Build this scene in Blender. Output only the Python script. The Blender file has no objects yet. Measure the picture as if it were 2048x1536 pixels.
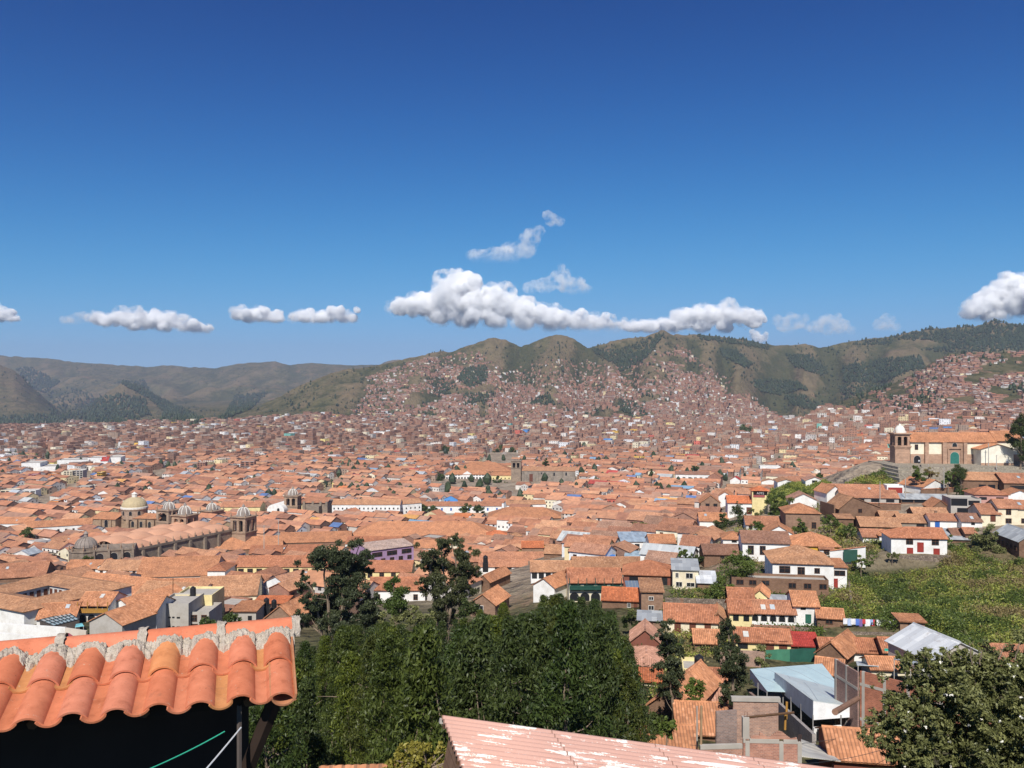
import bpy, math, random
import numpy as np
from mathutils import Vector, Matrix

R = math.radians
random.seed(7)
rng = np.random.default_rng(11)
scn = bpy.context.scene
col = scn.collection

# ------------------------------------------------------------------ camera, world, sun, exposure
F, CX, CY, H = 1715.0, 1024.0, 768.0, 100.0      # focal length and centre in photo pixels, eye height above the plaza
SUN_EL, SUN_AZ = 47.0, -8.0                       # azimuth: degrees to the right of straight behind the camera
cam_d = bpy.data.cameras.new("camera")
cam_d.sensor_width = 36.0
cam_d.lens = 36.0 * F / 2048.0
cam_d.clip_start = 0.1
cam_d.clip_end = 90000.0
cam = bpy.data.objects.new("camera", cam_d)
cam.location = (0, 0, H)
cam.rotation_euler = (R(90), 0, 0)
col.objects.link(cam)
scn.camera = cam

world = bpy.data.worlds.new("World")
scn.world = world
world.use_nodes = True
wn = world.node_tree
bg = wn.nodes["Background"]
sky = wn.nodes.new("ShaderNodeTexSky")
sky.sky_type = 'NISHITA'
sky.sun_disc = False
sky.sun_elevation = R(SUN_EL)
sky.sun_rotation = R(180 - SUN_AZ)
sky.altitude = 3400
sky.air_density = 1.0
sky.dust_density = 0.0
sky.ozone_density = 6.0
bg.inputs[1].default_value = 0.1
_sp = wn.nodes.new("ShaderNodeSeparateColor"); _cb = wn.nodes.new("ShaderNodeCombineColor")   # film response of the thin mountain air
wn.links.new(sky.outputs[0], _sp.inputs[0])
for _i, (_g, _m, _k) in enumerate(((2.4, .0165, .31), (2.3, .030, .49), (2.0, .0345, .86))):
    _a = wn.nodes.new("ShaderNodeMath"); _a.operation = 'POWER'; _a.inputs[1].default_value = _g
    _b = wn.nodes.new("ShaderNodeMath"); _b.operation = 'MULTIPLY'; _b.inputs[1].default_value = _m
    _c = wn.nodes.new("ShaderNodeMath"); _c.operation = 'ADD'; _c.inputs[1].default_value = _k
    _d = wn.nodes.new("ShaderNodeMath"); _d.operation = 'DIVIDE'
    _e = wn.nodes.new("ShaderNodeMath"); _e.operation = 'MULTIPLY'; _e.inputs[1].default_value = _k * 10
    wn.links.new(_sp.outputs[_i], _a.inputs[0]); wn.links.new(_a.outputs[0], _b.inputs[0]); wn.links.new(_b.outputs[0], _c.inputs[0])
    wn.links.new(_b.outputs[0], _d.inputs[0]); wn.links.new(_c.outputs[0], _d.inputs[1]); wn.links.new(_d.outputs[0], _e.inputs[0]); wn.links.new(_e.outputs[0], _cb.inputs[_i])
wn.links.new(_cb.outputs[0], bg.inputs[0])

sun_d = bpy.data.lights.new("sun", 'SUN')
sun_d.energy = 4.6
sun_d.angle = R(0.53)
sun_d.color = (1.0, 0.955, 0.88)
sun = bpy.data.objects.new("sun", sun_d)
sdir = Vector((math.sin(R(SUN_AZ)) * math.cos(R(SUN_EL)), -math.cos(R(SUN_AZ)) * math.cos(R(SUN_EL)), math.sin(R(SUN_EL))))
sun.rotation_euler = sdir.to_track_quat('Z', 'Y').to_euler()
sun.location = (0, -50, 300)
col.objects.link(sun)

scn.view_settings.view_transform = 'Standard'
scn.view_settings.look = 'None'
scn.view_settings.exposure = 0.3
scn.view_settings.gamma = 1.0
scn.cycles.volume_bounces = 22
scn.cycles.max_bounces = 24
scn.cycles.diffuse_bounces = 3
scn.cycles.transparent_max_bounces = 16

# ------------------------------------------------------------------ small helpers
def tag(o, label=None, cat=None, group=None, kind=None):
    if label: o["label"] = label
    if cat: o["category"] = cat
    if group: o["group"] = group
    if kind: o["kind"] = kind
    return o

def empty(name, loc, rz=0.0):
    o = bpy.data.objects.new(name, None)
    o.empty_display_size = 0.5
    o.location = loc
    o.rotation_euler = (0, 0, rz)
    col.objects.link(o)
    return o

def link_mesh(name, me, parent=None):
    o = bpy.data.objects.new(name, me)
    col.objects.link(o)
    if parent is not None: o.parent = parent
    return o

def np_mesh(name, verts, counts, loops, mats, uv=None, colr=None, midx=None, smooth=False):
    """verts (N,3); counts per face; loops = flat vertex indices; uv per loop; colr per loop RGBA"""
    me = bpy.data.meshes.new(name)
    verts = np.asarray(verts, np.float32)
    counts = np.asarray(counts, np.int32)
    loops = np.asarray(loops, np.int32)
    me.vertices.add(len(verts)); me.vertices.foreach_set("co", verts.ravel())
    me.loops.add(len(loops)); me.loops.foreach_set("vertex_index", loops)
    me.polygons.add(len(counts))
    st = np.zeros(len(counts), np.int32); st[1:] = np.cumsum(counts)[:-1]
    me.polygons.foreach_set("loop_start", st)
    if midx is not None: me.polygons.foreach_set("material_index", np.asarray(midx, np.int32))
    me.polygons.foreach_set("use_smooth", np.full(len(counts), smooth, bool))
    for m in mats: me.materials.append(m)
    if uv is not None:
        l = me.uv_layers.new(name="UVMap"); l.data.foreach_set("uv", np.asarray(uv, np.float32).ravel())
    if colr is not None:
        a = me.color_attributes.new("Col", 'FLOAT_COLOR', 'CORNER'); a.data.foreach_set("color", np.asarray(colr, np.float32).ravel())
    me.update(calc_edges=True)
    me.validate()
    return me

# numpy value noise / fbm
_perm = rng.random((512, 512))
def vnoise(x, y):
    xi = np.floor(x).astype(np.int64); yi = np.floor(y).astype(np.int64)
    fx = x - xi; fy = y - yi
    fx = fx * fx * (3 - 2 * fx); fy = fy * fy * (3 - 2 * fy)
    g = lambda a, b: _perm[a % 512, b % 512]
    return (g(xi, yi) * (1 - fx) + g(xi + 1, yi) * fx) * (1 - fy) + (g(xi, yi + 1) * (1 - fx) + g(xi + 1, yi + 1) * fx) * fy
def fbm(x, y, o=5, gain=.5):
    s = 0; a = 1; t = 0
    for i in range(o):
        s = s + a * vnoise(x + 17.3 * i, y + 5.1 * i); t += a
        x = x * 2.03; y = y * 2.03; a *= gain
    return s / t
def ridged(x, y, o=4):
    s = 0; a = 1; t = 0
    for i in range(o):
        s = s + a * (1 - np.abs(2 * vnoise(x + 9.7 * i, y + 3.3 * i) - 1)); t += a
        x = x * 2.1; y = y * 2.1; a *= .5
    return s / t
def sstep(a, b, x):
    t = np.clip((x - a) / (b - a), 0, 1)
    return t * t * (3 - 2 * t)

# ------------------------------------------------------------------ terrain height
NEAR = [  # photo column u : (distance, height) pairs
 (-900, [(0, 96), (5, 95), (15, 89), (40, 77), (80, 66), (120, 58), (180, 48), (230, 41), (300, 31), (350, 22), (400, 12), (450, 7), (560, 3), (740, 0), (3000, 0)]),
 (600, [(0, 96), (5, 95), (15, 89), (40, 77), (80, 66), (120, 58), (180, 48), (230, 41), (300, 31), (350, 22), (400, 12), (450, 7), (560, 3), (740, 0), (3000, 0)]),
 (900, [(0, 96), (5, 95), (15, 89), (40, 77), (80, 66), (120, 59), (180, 50), (230, 43), (300, 33), (350, 25), (400, 16), (470, 8), (560, 3), (740, 0), (3000, 0)]),
 (1200, [(0, 96), (5, 95), (15, 89), (40, 77), (70, 68), (100, 62), (150, 56), (190, 52), (220, 50), (270, 45), (330, 38), (420, 26), (520, 14), (650, 4), (800, 0), (3000, 0)]),
 (1350, [(0, 96), (5, 95), (15, 89), (40, 77), (60, 70), (100, 61), (150, 56), (220, 51), (280, 48), (330, 45), (420, 34), (520, 20), (650, 6), (800, 0), (3000, 0)]),
 (1500, [(0, 96), (5, 95), (15, 89), (40, 77), (60, 70), (100, 60), (155, 56), (195, 55), (260, 54.5), (310, 54), (380, 50), (450, 38), (550, 22), (700, 6), (850, 0), (3000, 0)]),
 (1600, [(0, 96), (5, 95), (15, 89), (40, 77), (70, 67), (100, 60), (130, 57), (155, 56), (195, 55.5), (260, 56.3), (330, 57.5), (380, 57), (450, 45), (550, 28), (700, 8), (900, 0), (3000, 0)]),
 (1750, [(0, 96), (5, 95), (15, 90), (40, 78), (60, 71), (95, 63), (120, 59.5), (141, 55.9), (146.5, 55.7), (148.5, 57.5), (160, 57), (178, 54.2), (206, 53.2), (213, 57.6), (225, 57.2), (265, 58.5), (300, 62), (326, 66.5), (332, 69), (350, 69), (400, 62), (500, 50), (700, 15), (900, 2), (3000, 0)]),
 (2050, [(0, 96), (5, 95), (15, 91), (30, 83), (60, 73), (95, 64), (150, 58), (180, 57), (205, 57), (222, 60), (265, 62), (300, 66), (326, 68.5), (332, 69), (370, 70), (450, 68), (700, 40), (1000, 5), (3000, 0)]),
 (2900, [(0, 96), (5, 95), (15, 91), (30, 83), (60, 75), (95, 70), (150, 66), (225, 66), (300, 70), (450, 72), (700, 60), (1000, 30), (3000, 30)]),
]
_NU = np.array([c[0] for c in NEAR], float)
def z_near(u, D):
    cols_ = np.stack([np.interp(D, [p[0] for p in c[1]], [p[1] for p in c[1]]) for c in NEAR])
    u = np.clip(u, _NU[0], _NU[-1])
    i = np.clip(np.searchsorted(_NU, u) - 1, 0, len(_NU) - 2)
    f = (u - _NU[i]) / (_NU[i + 1] - _NU[i])
    f = f * f * (3 - 2 * f)
    n = np.arange(u.size)
    c2 = cols_.reshape(len(NEAR), -1); i2 = i.ravel(); f2 = f.ravel()
    return (c2[i2, n] * (1 - f2) + c2[i2 + 1, n] * f2).reshape(u.shape)

SKY_A = [(-900, 690), (-200, 702), (0, 711), (50, 713), (100, 716), (150, 724), (200, 727), (260, 730), (300, 733), (340, 729), (380, 734), (430, 736), (460, 729), (500, 725), (545, 722), (580, 729), (620, 725), (660, 728), (700, 730), (760, 728), (785, 718), (815, 720), (860, 735), (3200, 760)]
SKY_A2 = [(-900, 690), (-100, 712), (0, 728), (30, 741), (80, 788), (130, 832), (160, 848), (3200, 870)]
SKY_A3 = [(-900, 900), (130, 860), (160, 838), (200, 792), (250, 763), (290, 775), (340, 806), (400, 848), (450, 870), (3200, 900)]
SKY_B = [(-900, 900), (380, 856), (450, 836), (520, 811), (600, 771), (660, 746), (700, 738), (740, 733), (800, 720), (850, 708), (880, 702), (900, 704), (940, 690), (985, 675), (1010, 679), (1042, 694), (1080, 677), (1115, 668), (1140, 673), (1175, 695), (1200, 688), (1250, 676), (1290, 673), (1325, 659), (1345, 669), (1400, 669), (1440, 672), (1490, 680), (1540, 690), (1580, 690), (1610, 688), (1640, 695), (1670, 688), (1700, 682), (1740, 678), (1790, 672), (1830, 660), (1900, 655), (1950, 652), (1985, 641), (2048, 650), (2200, 640), (3200, 640)]
SKY_C = [(-900, 930), (1480, 905), (1560, 868), (1620, 834), (1660, 812), (1700, 796), (1760, 776), (1800, 761), (1840, 741), (1860, 726), (1900, 707), (2000, 703), (2048, 704), (2200, 700), (3200, 690)]
GULLY = [(1042, 1000, .42, 34), (1180, 1150, .45, 34), (1260, 1235, .30, 22), (1575, 1500, .60, 40), (1655, 1640, .45, 36), (1395, 1390, .22, 16),
         (900, 830, .28, 28), (760, 700, .12, 26), (1460, 1420, .28, 18), (1760, 1720, .3, 26), (1900, 1850, .25, 30)]
def layer(u, D, sky_, Df, Dr, zb, p, carve):
    vs = np.interp(u, [q[0] for q in sky_], [q[1] for q in sky_]) + (vnoise(u / 9 + p * 31, u * 0 + .5) - .5) * 3.0
    zr = H - (vs - CY) / F * Dr
    t = (D - Df) / (Dr - Df)
    tc = np.clip(t, 0, 1)
    g = tc ** p
    z = zb + (zr - zb) * g
    z = z - carve * np.clip(zr - zb, 0, None) * (np.sin(np.pi * tc) ** .8)
    z = np.where(t > 1, zr - (D - Dr) * .30, z)
    return np.where(t < 0, -1e3, z)

def zfun(u, D):
    u = np.asarray(u, float); D = np.asarray(D, float)
    u, D = np.broadcast_arrays(u, D)
    x = (u - CX) / F * D
    zn = z_near(u, D)
    drop = -60 * sstep(1500, 3500, D) * sstep(650, 0, u)
    zb = zn + drop
    n1 = ridged(x / 620 + 3.1, D / 900 + 7.7)
    n2 = fbm(x / 160, D / 260, 4)
    n3 = fbm(x / 45 + 9, D / 60, 3)
    # far left mountains
    cA = .50 * (1 - n1) + .30 * (1 - ridged(x / 380 + 2.2, D / 700 + 4.1, 3)) + .12 * n2
    zA = layer(u, D, SKY_A, 4300 + 0 * u, 7600 + 0 * u, zb, 1.15, cA)
    zA2 = layer(u, D, SKY_A2, 3500 + 0 * u, 4700 + 0 * u, zb, 1.0, .10 * (1 - n1))
    zA3 = layer(u, D, SKY_A3, 3600 + 0 * u, 4700 + 0 * u, zb, 1.0, .16 * (1 - n1))
    # central hills
    gl = 0 * u
    Df = np.interp(u, [300, 560, 700, 900, 1100, 1300, 1500, 1700, 2100], [2400, 2150, 2050, 2000, 1950, 1950, 1900, 2000, 2300])
    Dr = np.interp(u, [300, 560, 700, 900, 1100, 1300, 1500, 1700, 2100], [2900, 3000, 3150, 3350, 3450, 3300, 3600, 3700, 3400])
    tt = np.clip((D - Df) / (Dr - Df), 0, 1)
    for ut, ub, dep, wd in GULLY:
        uc = ub + (ut - ub) * tt + 14 * (n2 - .5) * 2
        gl = np.maximum(gl, dep * np.exp(-((u - uc) / (wd * (1.5 - .5 * tt))) ** 2))
    n4 = ridged(x / 230 + 5.5, D / 420 + 1.2, 3)
    cB = .30 * (1 - n1) + gl * .85 + .42 * (1 - n4) ** 1.2 + .16 * (n2 - .3) + .07 * (n3 - .5)
    zB = layer(u, D, SKY_B, Df, Dr, zb, 1.08, np.clip(cB, 0, .8))
    # right hill with the grid of streets
    zC = layer(u, D, SKY_C, np.interp(u, [1450, 1700, 2100], [1350, 1050, 950]), np.interp(u, [1450, 1700, 2100], [1700, 2000, 1950]), zb, 1.1, .10 * (1 - n1) + .06 * n2)
    z = np.maximum.reduce([zb, zA, zA2, zA3, zB, zC])
    far = sstep(1900, 2600, D)
    z = z + far * (n3 - .5) * 9 + sstep(60, 300, D) * (1 - far) * (n3 - .5) * .8
    # small bumps near by
    return z

DG = np.geomspace(1.0, 9400, 620)
def hit(u, v, dz=0.0, dmin=30.0, dmax=9000.0):
    """first distance at which the sight line through photo pixel (u, v) meets the ground raised by dz"""
    u = np.atleast_1d(np.asarray(u, float)); v = np.atleast_1d(np.asarray(v, float))
    dg = DG[(DG > dmin) & (DG < dmax)]
    U, DD = np.meshgrid(u, dg, indexing='ij')
    g = zfun(U, DD) + dz - (H - (v[:, None] - CY) / F * DD)
    ok = g >= 0
    k = np.argmax(ok, axis=1)
    none = ~ok.any(axis=1)
    k = np.clip(k, 1, len(dg) - 1)
    n = np.arange(len(u))
    g0 = g[n, k - 1]; g1 = g[n, k]
    f = np.clip(-g0 / np.where(np.abs(g1 - g0) < 1e-9, 1, g1 - g0), 0, 1)
    D = dg[k - 1] + (dg[k] - dg[k - 1]) * f
    return np.where(none, np.nan, D)
def pt(u, v, D): return np.array([(u - CX) / F * D, D, H - (v - CY) / F * D])
def ground(x, y):
    return float(zfun(np.array([CX + F * x / y]), np.array([float(y)]))[0])
def in_poly(u, v, poly):
    poly = np.asarray(poly, float); c = np.zeros(np.shape(u), bool); j = len(poly) - 1
    for i in range(len(poly)):
        a, b = poly[i], poly[j]
        cond = ((a[1] > v) != (b[1] > v)) & (u < (b[0] - a[0]) * (v - a[1]) / (b[1] - a[1] + 1e-12) + a[0])
        c ^= cond; j = i
    return c
def sample_poly(poly, n):
    poly = np.asarray(poly, float); lo = poly.min(0); hi = poly.max(0); out = np.zeros((0, 2))
    while len(out) < n:
        q = lo + rng.random((n * 2, 2)) * (hi - lo)
        out = np.vstack([out, q[in_poly(q[:, 0], q[:, 1], poly)]])
    return out[:n]

# ------------------------------------------------------------------ materials
class NT:
    def __init__(self, name):
        self.m = bpy.data.materials.new(name); self.m.use_nodes = True
        self.t = self.m.node_tree; self.b = self.t.nodes["Principled BSDF"]; self.o = self.t.nodes["Material Output"]
        self.b.inputs["Roughness"].default_value = .85
        self.b.inputs["Specular IOR Level"].default_value = .2
    def n(self, typ, **kw):
        x = self.t.nodes.new(typ)
        for k, v in kw.items():
            if k.startswith("i_"):
                x.inputs[int(k[2:]) if k[2:].isdigit() else k[2:]].default_value = v
            else: setattr(x, k, v)
        return x
    def l(self, a, b): self.t.links.new(a, b)
    def noise(self, vec, scale, detail=4, rough=.55):
        x = self.n("ShaderNodeTexNoise"); x.inputs["Scale"].default_value = scale; x.inputs["Detail"].default_value = detail; x.inputs["Roughness"].default_value = rough
        if vec is not None: self.l(vec, x.inputs["Vector"])
        return x.outputs["Fac"]
    def ramp(self, fac, stops):
        x = self.n("ShaderNodeValToRGB"); cr = x.color_ramp
        while len(cr.elements) < len(stops): cr.elements.new(.5)
        for e, (p, c) in zip(cr.elements, stops):
            e.position = p; e.color = (*c, 1) if len(c) == 3 else c
        self.l(fac, x.inputs[0]); return x.outputs[0]
    def mix(self, fac, a, b, mode='MIX'):
        x = self.n("ShaderNodeMix", data_type='RGBA', blend_type=mode)
        for s, v in ((x.inputs[0], fac), (x.inputs[6], a), (x.inputs[7], b)):
            if hasattr(v, "is_linked"): self.l(v, s)
            else: s.default_value = v if not isinstance(v, tuple) else (*v, 1) if len(v) == 3 else v
        return x.outputs[2]
    def math(self, op, a, b=None, c=None):
        x = self.n("ShaderNodeMath", operation=op)
        for i, v in enumerate((a, b, c)):
            if v is None: continue
            if hasattr(v, "is_linked"): self.l(v, x.inputs[i])
            else: x.inputs[i].default_value = v
        return x.outputs[0]
    def sep(self, v):
        x = self.n("ShaderNodeSeparateXYZ"); self.l(v, x.inputs[0]); return x.outputs
    def comb(self, a, b, c=0.0):
        x = self.n("ShaderNodeCombineXYZ")
        for i, v in enumerate((a, b, c)):
            if hasattr(v, "is_linked"): self.l(v, x.inputs[i])
            else: x.inputs[i].default_value = v
        return x.outputs[0]
    def pos(self): return self.n("ShaderNodeNewGeometry").outputs["Position"]
    def obj(self): return self.n("ShaderNodeTexCoord").outputs["Object"]
    def uv(self): return self.n("ShaderNodeTexCoord").outputs["UV"]
    def color(self, c): self.l(c, self.b.inputs["Base Color"]) if hasattr(c, "is_linked") else setattr(self.b.inputs["Base Color"], "default_value", (*c, 1))
    def bump(self, h, strength=.5, dist=.05):
        x = self.n("ShaderNodeBump"); x.inputs["Strength"].default_value = strength; x.inputs["Distance"].default_value = dist
        self.l(h, x.inputs["Height"]); self.l(x.outputs[0], self.b.inputs["Normal"])

def mat_plain(name, c, rough=.85, var=.25, scale=1.5, spec=.2):
    m = NT(name); p = m.obj()
    n = m.noise(p, scale, 5)
    m.color(m.mix(n, tuple(x * (1 - var) for x in c), tuple(min(1, x * (1 + var)) for x in c)))
    m.b.inputs["Roughness"].default_value = rough; m.b.inputs["Specular IOR Level"].default_value = spec
    return m.m

# terrain
def mat_terrain():
    m = NT("ground_earth"); p = m.pos()
    x = m.n("ShaderNodeMapping"); m.l(p, x.inputs[0]); x.inputs["Scale"].default_value = (1, .55, 1.0)
    q = x.outputs[0]
    big = m.noise(q, .0028, 6, .6); mid = m.noise(q, .012, 6, .65); fine = m.noise(q, .09, 5, .6)
    hill = m.ramp(big, [(.30, (.080, .084, .037)), (.45, (.150, .115, .066)), (.58, (.120, .112, .050)), (.72, (.21, .135, .09))])
    hill = m.mix(m.ramp(mid, [(.40, (0, 0, 0)), (.62, (1, 1, 1))]), hill, (.058, .064, .029))
    hill = m.mix(m.ramp(mid, [(.62, (0, 0, 0)), (.75, (.7, .7, .7))]), hill, (.22, .135, .095))
    hill = m.mix(m.ramp(fine, [(.35, (0, 0, 0)), (.65, (.65, .65, .65))]), hill, (.155, .135, .070))
    scrub = m.noise(q, .035, 6, .75)
    hill = m.mix(m.ramp(scrub, [(.50, (0, 0, 0)), (.56, (.8, .8, .8))]), hill, (.050, .058, .026))
    scar = m.noise(q, .007, 7, .8)
    hill = m.mix(m.ramp(scar, [(.60, (0, 0, 0)), (.66, (.75, .75, .75))]), hill, (.26, .155, .105))
    hill = m.mix(m.ramp(scar, [(.30, (.6, .6, .6)), (.36, (0, 0, 0))]), hill, (.19, .18, .08))
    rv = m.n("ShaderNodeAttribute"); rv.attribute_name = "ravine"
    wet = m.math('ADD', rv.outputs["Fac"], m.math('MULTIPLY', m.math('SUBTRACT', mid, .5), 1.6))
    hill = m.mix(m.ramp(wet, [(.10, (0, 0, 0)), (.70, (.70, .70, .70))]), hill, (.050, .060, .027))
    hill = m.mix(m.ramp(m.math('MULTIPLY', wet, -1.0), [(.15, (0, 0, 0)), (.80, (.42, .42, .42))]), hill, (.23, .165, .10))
    a = m.n("ShaderNodeAttribute"); a.attribute_name = "urban"
    town = m.ramp(fine, [(.3, (.22, .165, .12)), (.7, (.40, .33, .25))])
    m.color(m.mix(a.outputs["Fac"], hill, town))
    m.b.inputs["Specular IOR Level"].default_value = .05; m.b.inputs["Roughness"].default_value = 1
    m.bump(m.math('ADD', mid, m.math('MULTIPLY', fine, .3)), .9, 26)
    return m.m

# ------------------------------------------------------------------ terrain mesh
GREEN = [[(1540, 1000), (1545, 968), (1600, 962), (1655, 958), (1655, 1000), (1600, 1010)],
         [(1640, 1262), (1640, 1160), (1700, 1140), (1900, 1130), (1905, 1080), (2100, 1080), (2100, 1330), (1850, 1330), (1700, 1265)]]
def build_terrain():
    us = np.linspace(-900, 2950, 760); ds = np.concatenate([np.geomspace(1.0, 118, 100), np.linspace(119.3, 300, 140), np.geomspace(302.5, 900, 110), np.linspace(905, 1800, 90), np.linspace(1810, 4200, 260), np.geomspace(4220, 9400, 130)])
    U, D = np.meshgrid(us, ds, indexing='ij')
    Z = zfun(U, D)
    X = (U - CX) / F * D
    V = np.stack([X, D, Z], -1).reshape(-1, 3)
    nu, nd = len(us), len(ds)
    i = np.arange(nu - 1)[:, None] * nd + np.arange(nd - 1)[None, :]
    q = np.stack([i, i + nd, i + nd + 1, i + 1], -1).reshape(-1, 4)
    # the terrace behind the viewer closes the sheet
    b = len(V)
    V = np.vstack([V, [[-90, 1, 95.9], [90, 1, 95.9], [90, -90, 95.9], [-90, -90, 95.9]]])
    q = np.vstack([q, [[b, b + 3, b + 2, b + 1]]])
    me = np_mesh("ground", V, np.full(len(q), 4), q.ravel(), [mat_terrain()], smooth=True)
    vis = CY + F * (H - Z) / D
    urb = sstep(170, 260, D) * (1 - sstep(1900, 2300, D)) * (Z < np.where(D > 700, 42, 75))
    for g in GREEN: urb[in_poly(U, vis, g) & (D < 480)] = 0
    a = me.attributes.new("urban", 'FLOAT', 'POINT')
    a.data.foreach_set("value", np.concatenate([urb.ravel(), [0, 0, 0, 0]]).astype(np.float32))
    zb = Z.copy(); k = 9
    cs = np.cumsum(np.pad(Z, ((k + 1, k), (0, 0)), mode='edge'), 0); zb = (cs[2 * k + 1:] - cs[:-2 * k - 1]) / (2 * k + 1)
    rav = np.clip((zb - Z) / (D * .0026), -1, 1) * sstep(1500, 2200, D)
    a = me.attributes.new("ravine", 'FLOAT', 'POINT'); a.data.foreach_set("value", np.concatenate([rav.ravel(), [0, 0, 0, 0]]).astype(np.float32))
    o = link_mesh("ground", me); tag(o, kind="structure")
build_terrain()

# ------------------------------------------------------------------ masses of houses
M_cache = {}
def mat_far_roof():
    m = NT("weathered_roof_far"); a = m.n("ShaderNodeVertexColor", layer_name="Col")
    p = m.pos(); n = m.noise(p, .35, 4, .65)
    m.color(m.mix(1.0, a.outputs[0], m.ramp(n, [(.3, (.72, .72, .74)), (.7, (1.22, 1.16, 1.1))]), 'MULTIPLY'))
    m.b.inputs["Specular IOR Level"].default_value = .1
    return m.m
def mat_far_wall():
    m = NT("house_wall_far"); a = m.n("ShaderNodeVertexColor", layer_name="Col")
    s = m.sep(m.uv())
    fx = m.math('FRACT', s[0]); fy = m.math('FRACT', s[1])
    wx = m.math('MULTIPLY', m.math('GREATER_THAN', fx, .33), m.math('LESS_THAN', fx, .68))
    wy = m.math('MULTIPLY', m.math('GREATER_THAN', fy, .38), m.math('LESS_THAN', fy, .82))
    w = m.n("ShaderNodeTexWhiteNoise", noise_dimensions='2D')
    m.l(m.comb(m.math('FLOOR', s[0]), m.math('FLOOR', s[1])), w.inputs["Vector"])
    k = m.math('MULTIPLY', m.math('MULTIPLY', wx, wy), m.math('LESS_THAN', w.outputs["Value"], .72))
    n = m.noise(m.pos(), .5, 3)
    base = m.mix(1.0, a.outputs[0], m.ramp(n, [(.3, (.85, .84, .82)), (.7, (1.08, 1.07, 1.06))]), 'MULTIPLY')
    m.color(m.mix(k, base, (.05, .045, .045)))
    m.b.inputs["Specular IOR Level"].default_value = .1
    return m.m

def mass_mesh(name, hs, ov=.45):
    """hs: dict of arrays x y z yaw w d h p flat rc wc -> one mesh of simple houses with walls and roofs"""
    n = len(hs['x'])
    c, s = np.cos(hs['yaw']), np.sin(hs['yaw'])
    def W(lx, ly, lz):
        return np.stack([hs['x'] + lx * c - ly * s, hs['y'] + lx * s + ly * c, hs['z'] + lz], -1)
    w2, d2, h = hs['w'] / 2, hs['d'] / 2, hs['h']
    rise = np.where(hs['flat'], -.35, d2 * hs['p'])
    ze = -6 + 0 * h
    o = np.where(hs['flat'], 0, ov)
    vs = [W(-w2, -d2, ze), W(w2, -d2, ze), W(w2, d2, ze), W(-w2, d2, ze),
          W(-w2, -d2, h), W(w2, -d2, h), W(w2, d2, h), W(-w2, d2, h)]
    rx = np.where(hs['flat'], w2, w2 + .25)
    dz = np.where(hs['flat'], -.35, -o * hs['p'] + .14)
    k = np.where(hs['flat'], 0, 1)
    vs += [W(-w2, 0 * h, h + np.where(hs['flat'], 0, rise)), W(w2, 0 * h, h + np.where(hs['flat'], 0, rise))]
    vs += [W(-rx, -d2 - o, h + dz), W(rx, -d2 - o, h + dz), W(rx, d2 + o, h + dz), W(-rx, d2 + o, h + dz),
           W(-rx, 0 * h, h + rise + .14 * k), W(rx, 0 * h, h + rise + .14 * k)]
    V = np.stack(vs, 1).reshape(-1, 3)
    b = (np.arange(n) * 16)[:, None]
    quads = [(0, 1, 5, 4), (2, 3, 7, 6), (1, 2, 6, 5), (3, 0, 4, 7)]
    roofq = [(10, 11, 15, 14), (12, 13, 14, 15)]
    tris = [(5, 6, 9), (7, 4, 8)]
    L, C, UV, CO, MI = [], [], [], [], []
    ph = rng.integers(0, 400, n).astype(float)
    sx = 2.6 + rng.random(n) * 1.0
    for qi, q in enumerate(quads):
        L.append((b + np.array(q)))
        ln = np.where(qi < 2, hs['w'], hs['d'])
        nw = np.maximum(1, np.round(ln / sx)); hh = h / 2.8
        # rows counted from the eaves down so a window never straddles the wall top
        z0 = -6 / 2.8
        UV.append(np.stack([np.stack([ph, 0 * h + z0], -1), np.stack([ph + nw, 0 * h + z0], -1), np.stack([ph + nw, hh], -1), np.stack([ph, hh], -1)], 1))
        CO.append(np.repeat(hs['wc'][:, None, :], 4, 1)); MI.append(np.zeros(n, int))
    for q in roofq:
        L.append(b + np.array(q)); sl = (d2 + o) * 1.08
        UV.append(np.stack([np.stack([0 * h, 0 * h], -1), np.stack([hs['w'], 0 * h], -1), np.stack([hs['w'], sl], -1), np.stack([0 * h, sl], -1)], 1))
        CO.append(np.repeat(hs['rc'][:, None, :], 4, 1)); MI.append(np.ones(n, int))
    l4 = np.stack(L, 1).reshape(-1, 4); u4 = np.stack(UV, 1).reshape(-1, 2); c4 = np.stack(CO, 1).reshape(-1, 3); m4 = np.stack(MI, 1).ravel()
    g = ~hs['flat']
    bt = b[g]; l3 = np.stack([bt + np.array(t) for t in tris], 1).reshape(-1, 3)
    c3 = np.repeat(hs['wc'][g], 6, 0)
    loops = np.concatenate([l4.ravel(), l3.ravel()])
    counts = np.concatenate([np.full(len(l4), 4), np.full(len(l3), 3)])
    uv = np.concatenate([u4, np.full((l3.size, 2), .05)])
    cc = np.concatenate([c4, c3]); cc = np.concatenate([cc, np.ones((len(cc), 1))], 1)
    mi = np.concatenate([m4, np.zeros(len(l3), int)])
    if 'fw' not in M_cache: M_cache['fw'] = mat_far_wall(); M_cache['fr'] = mat_far_roof()
    return np_mesh(name, V, counts, loops, [M_cache['fw'], M_cache['fr']], uv, cc, mi)

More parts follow.
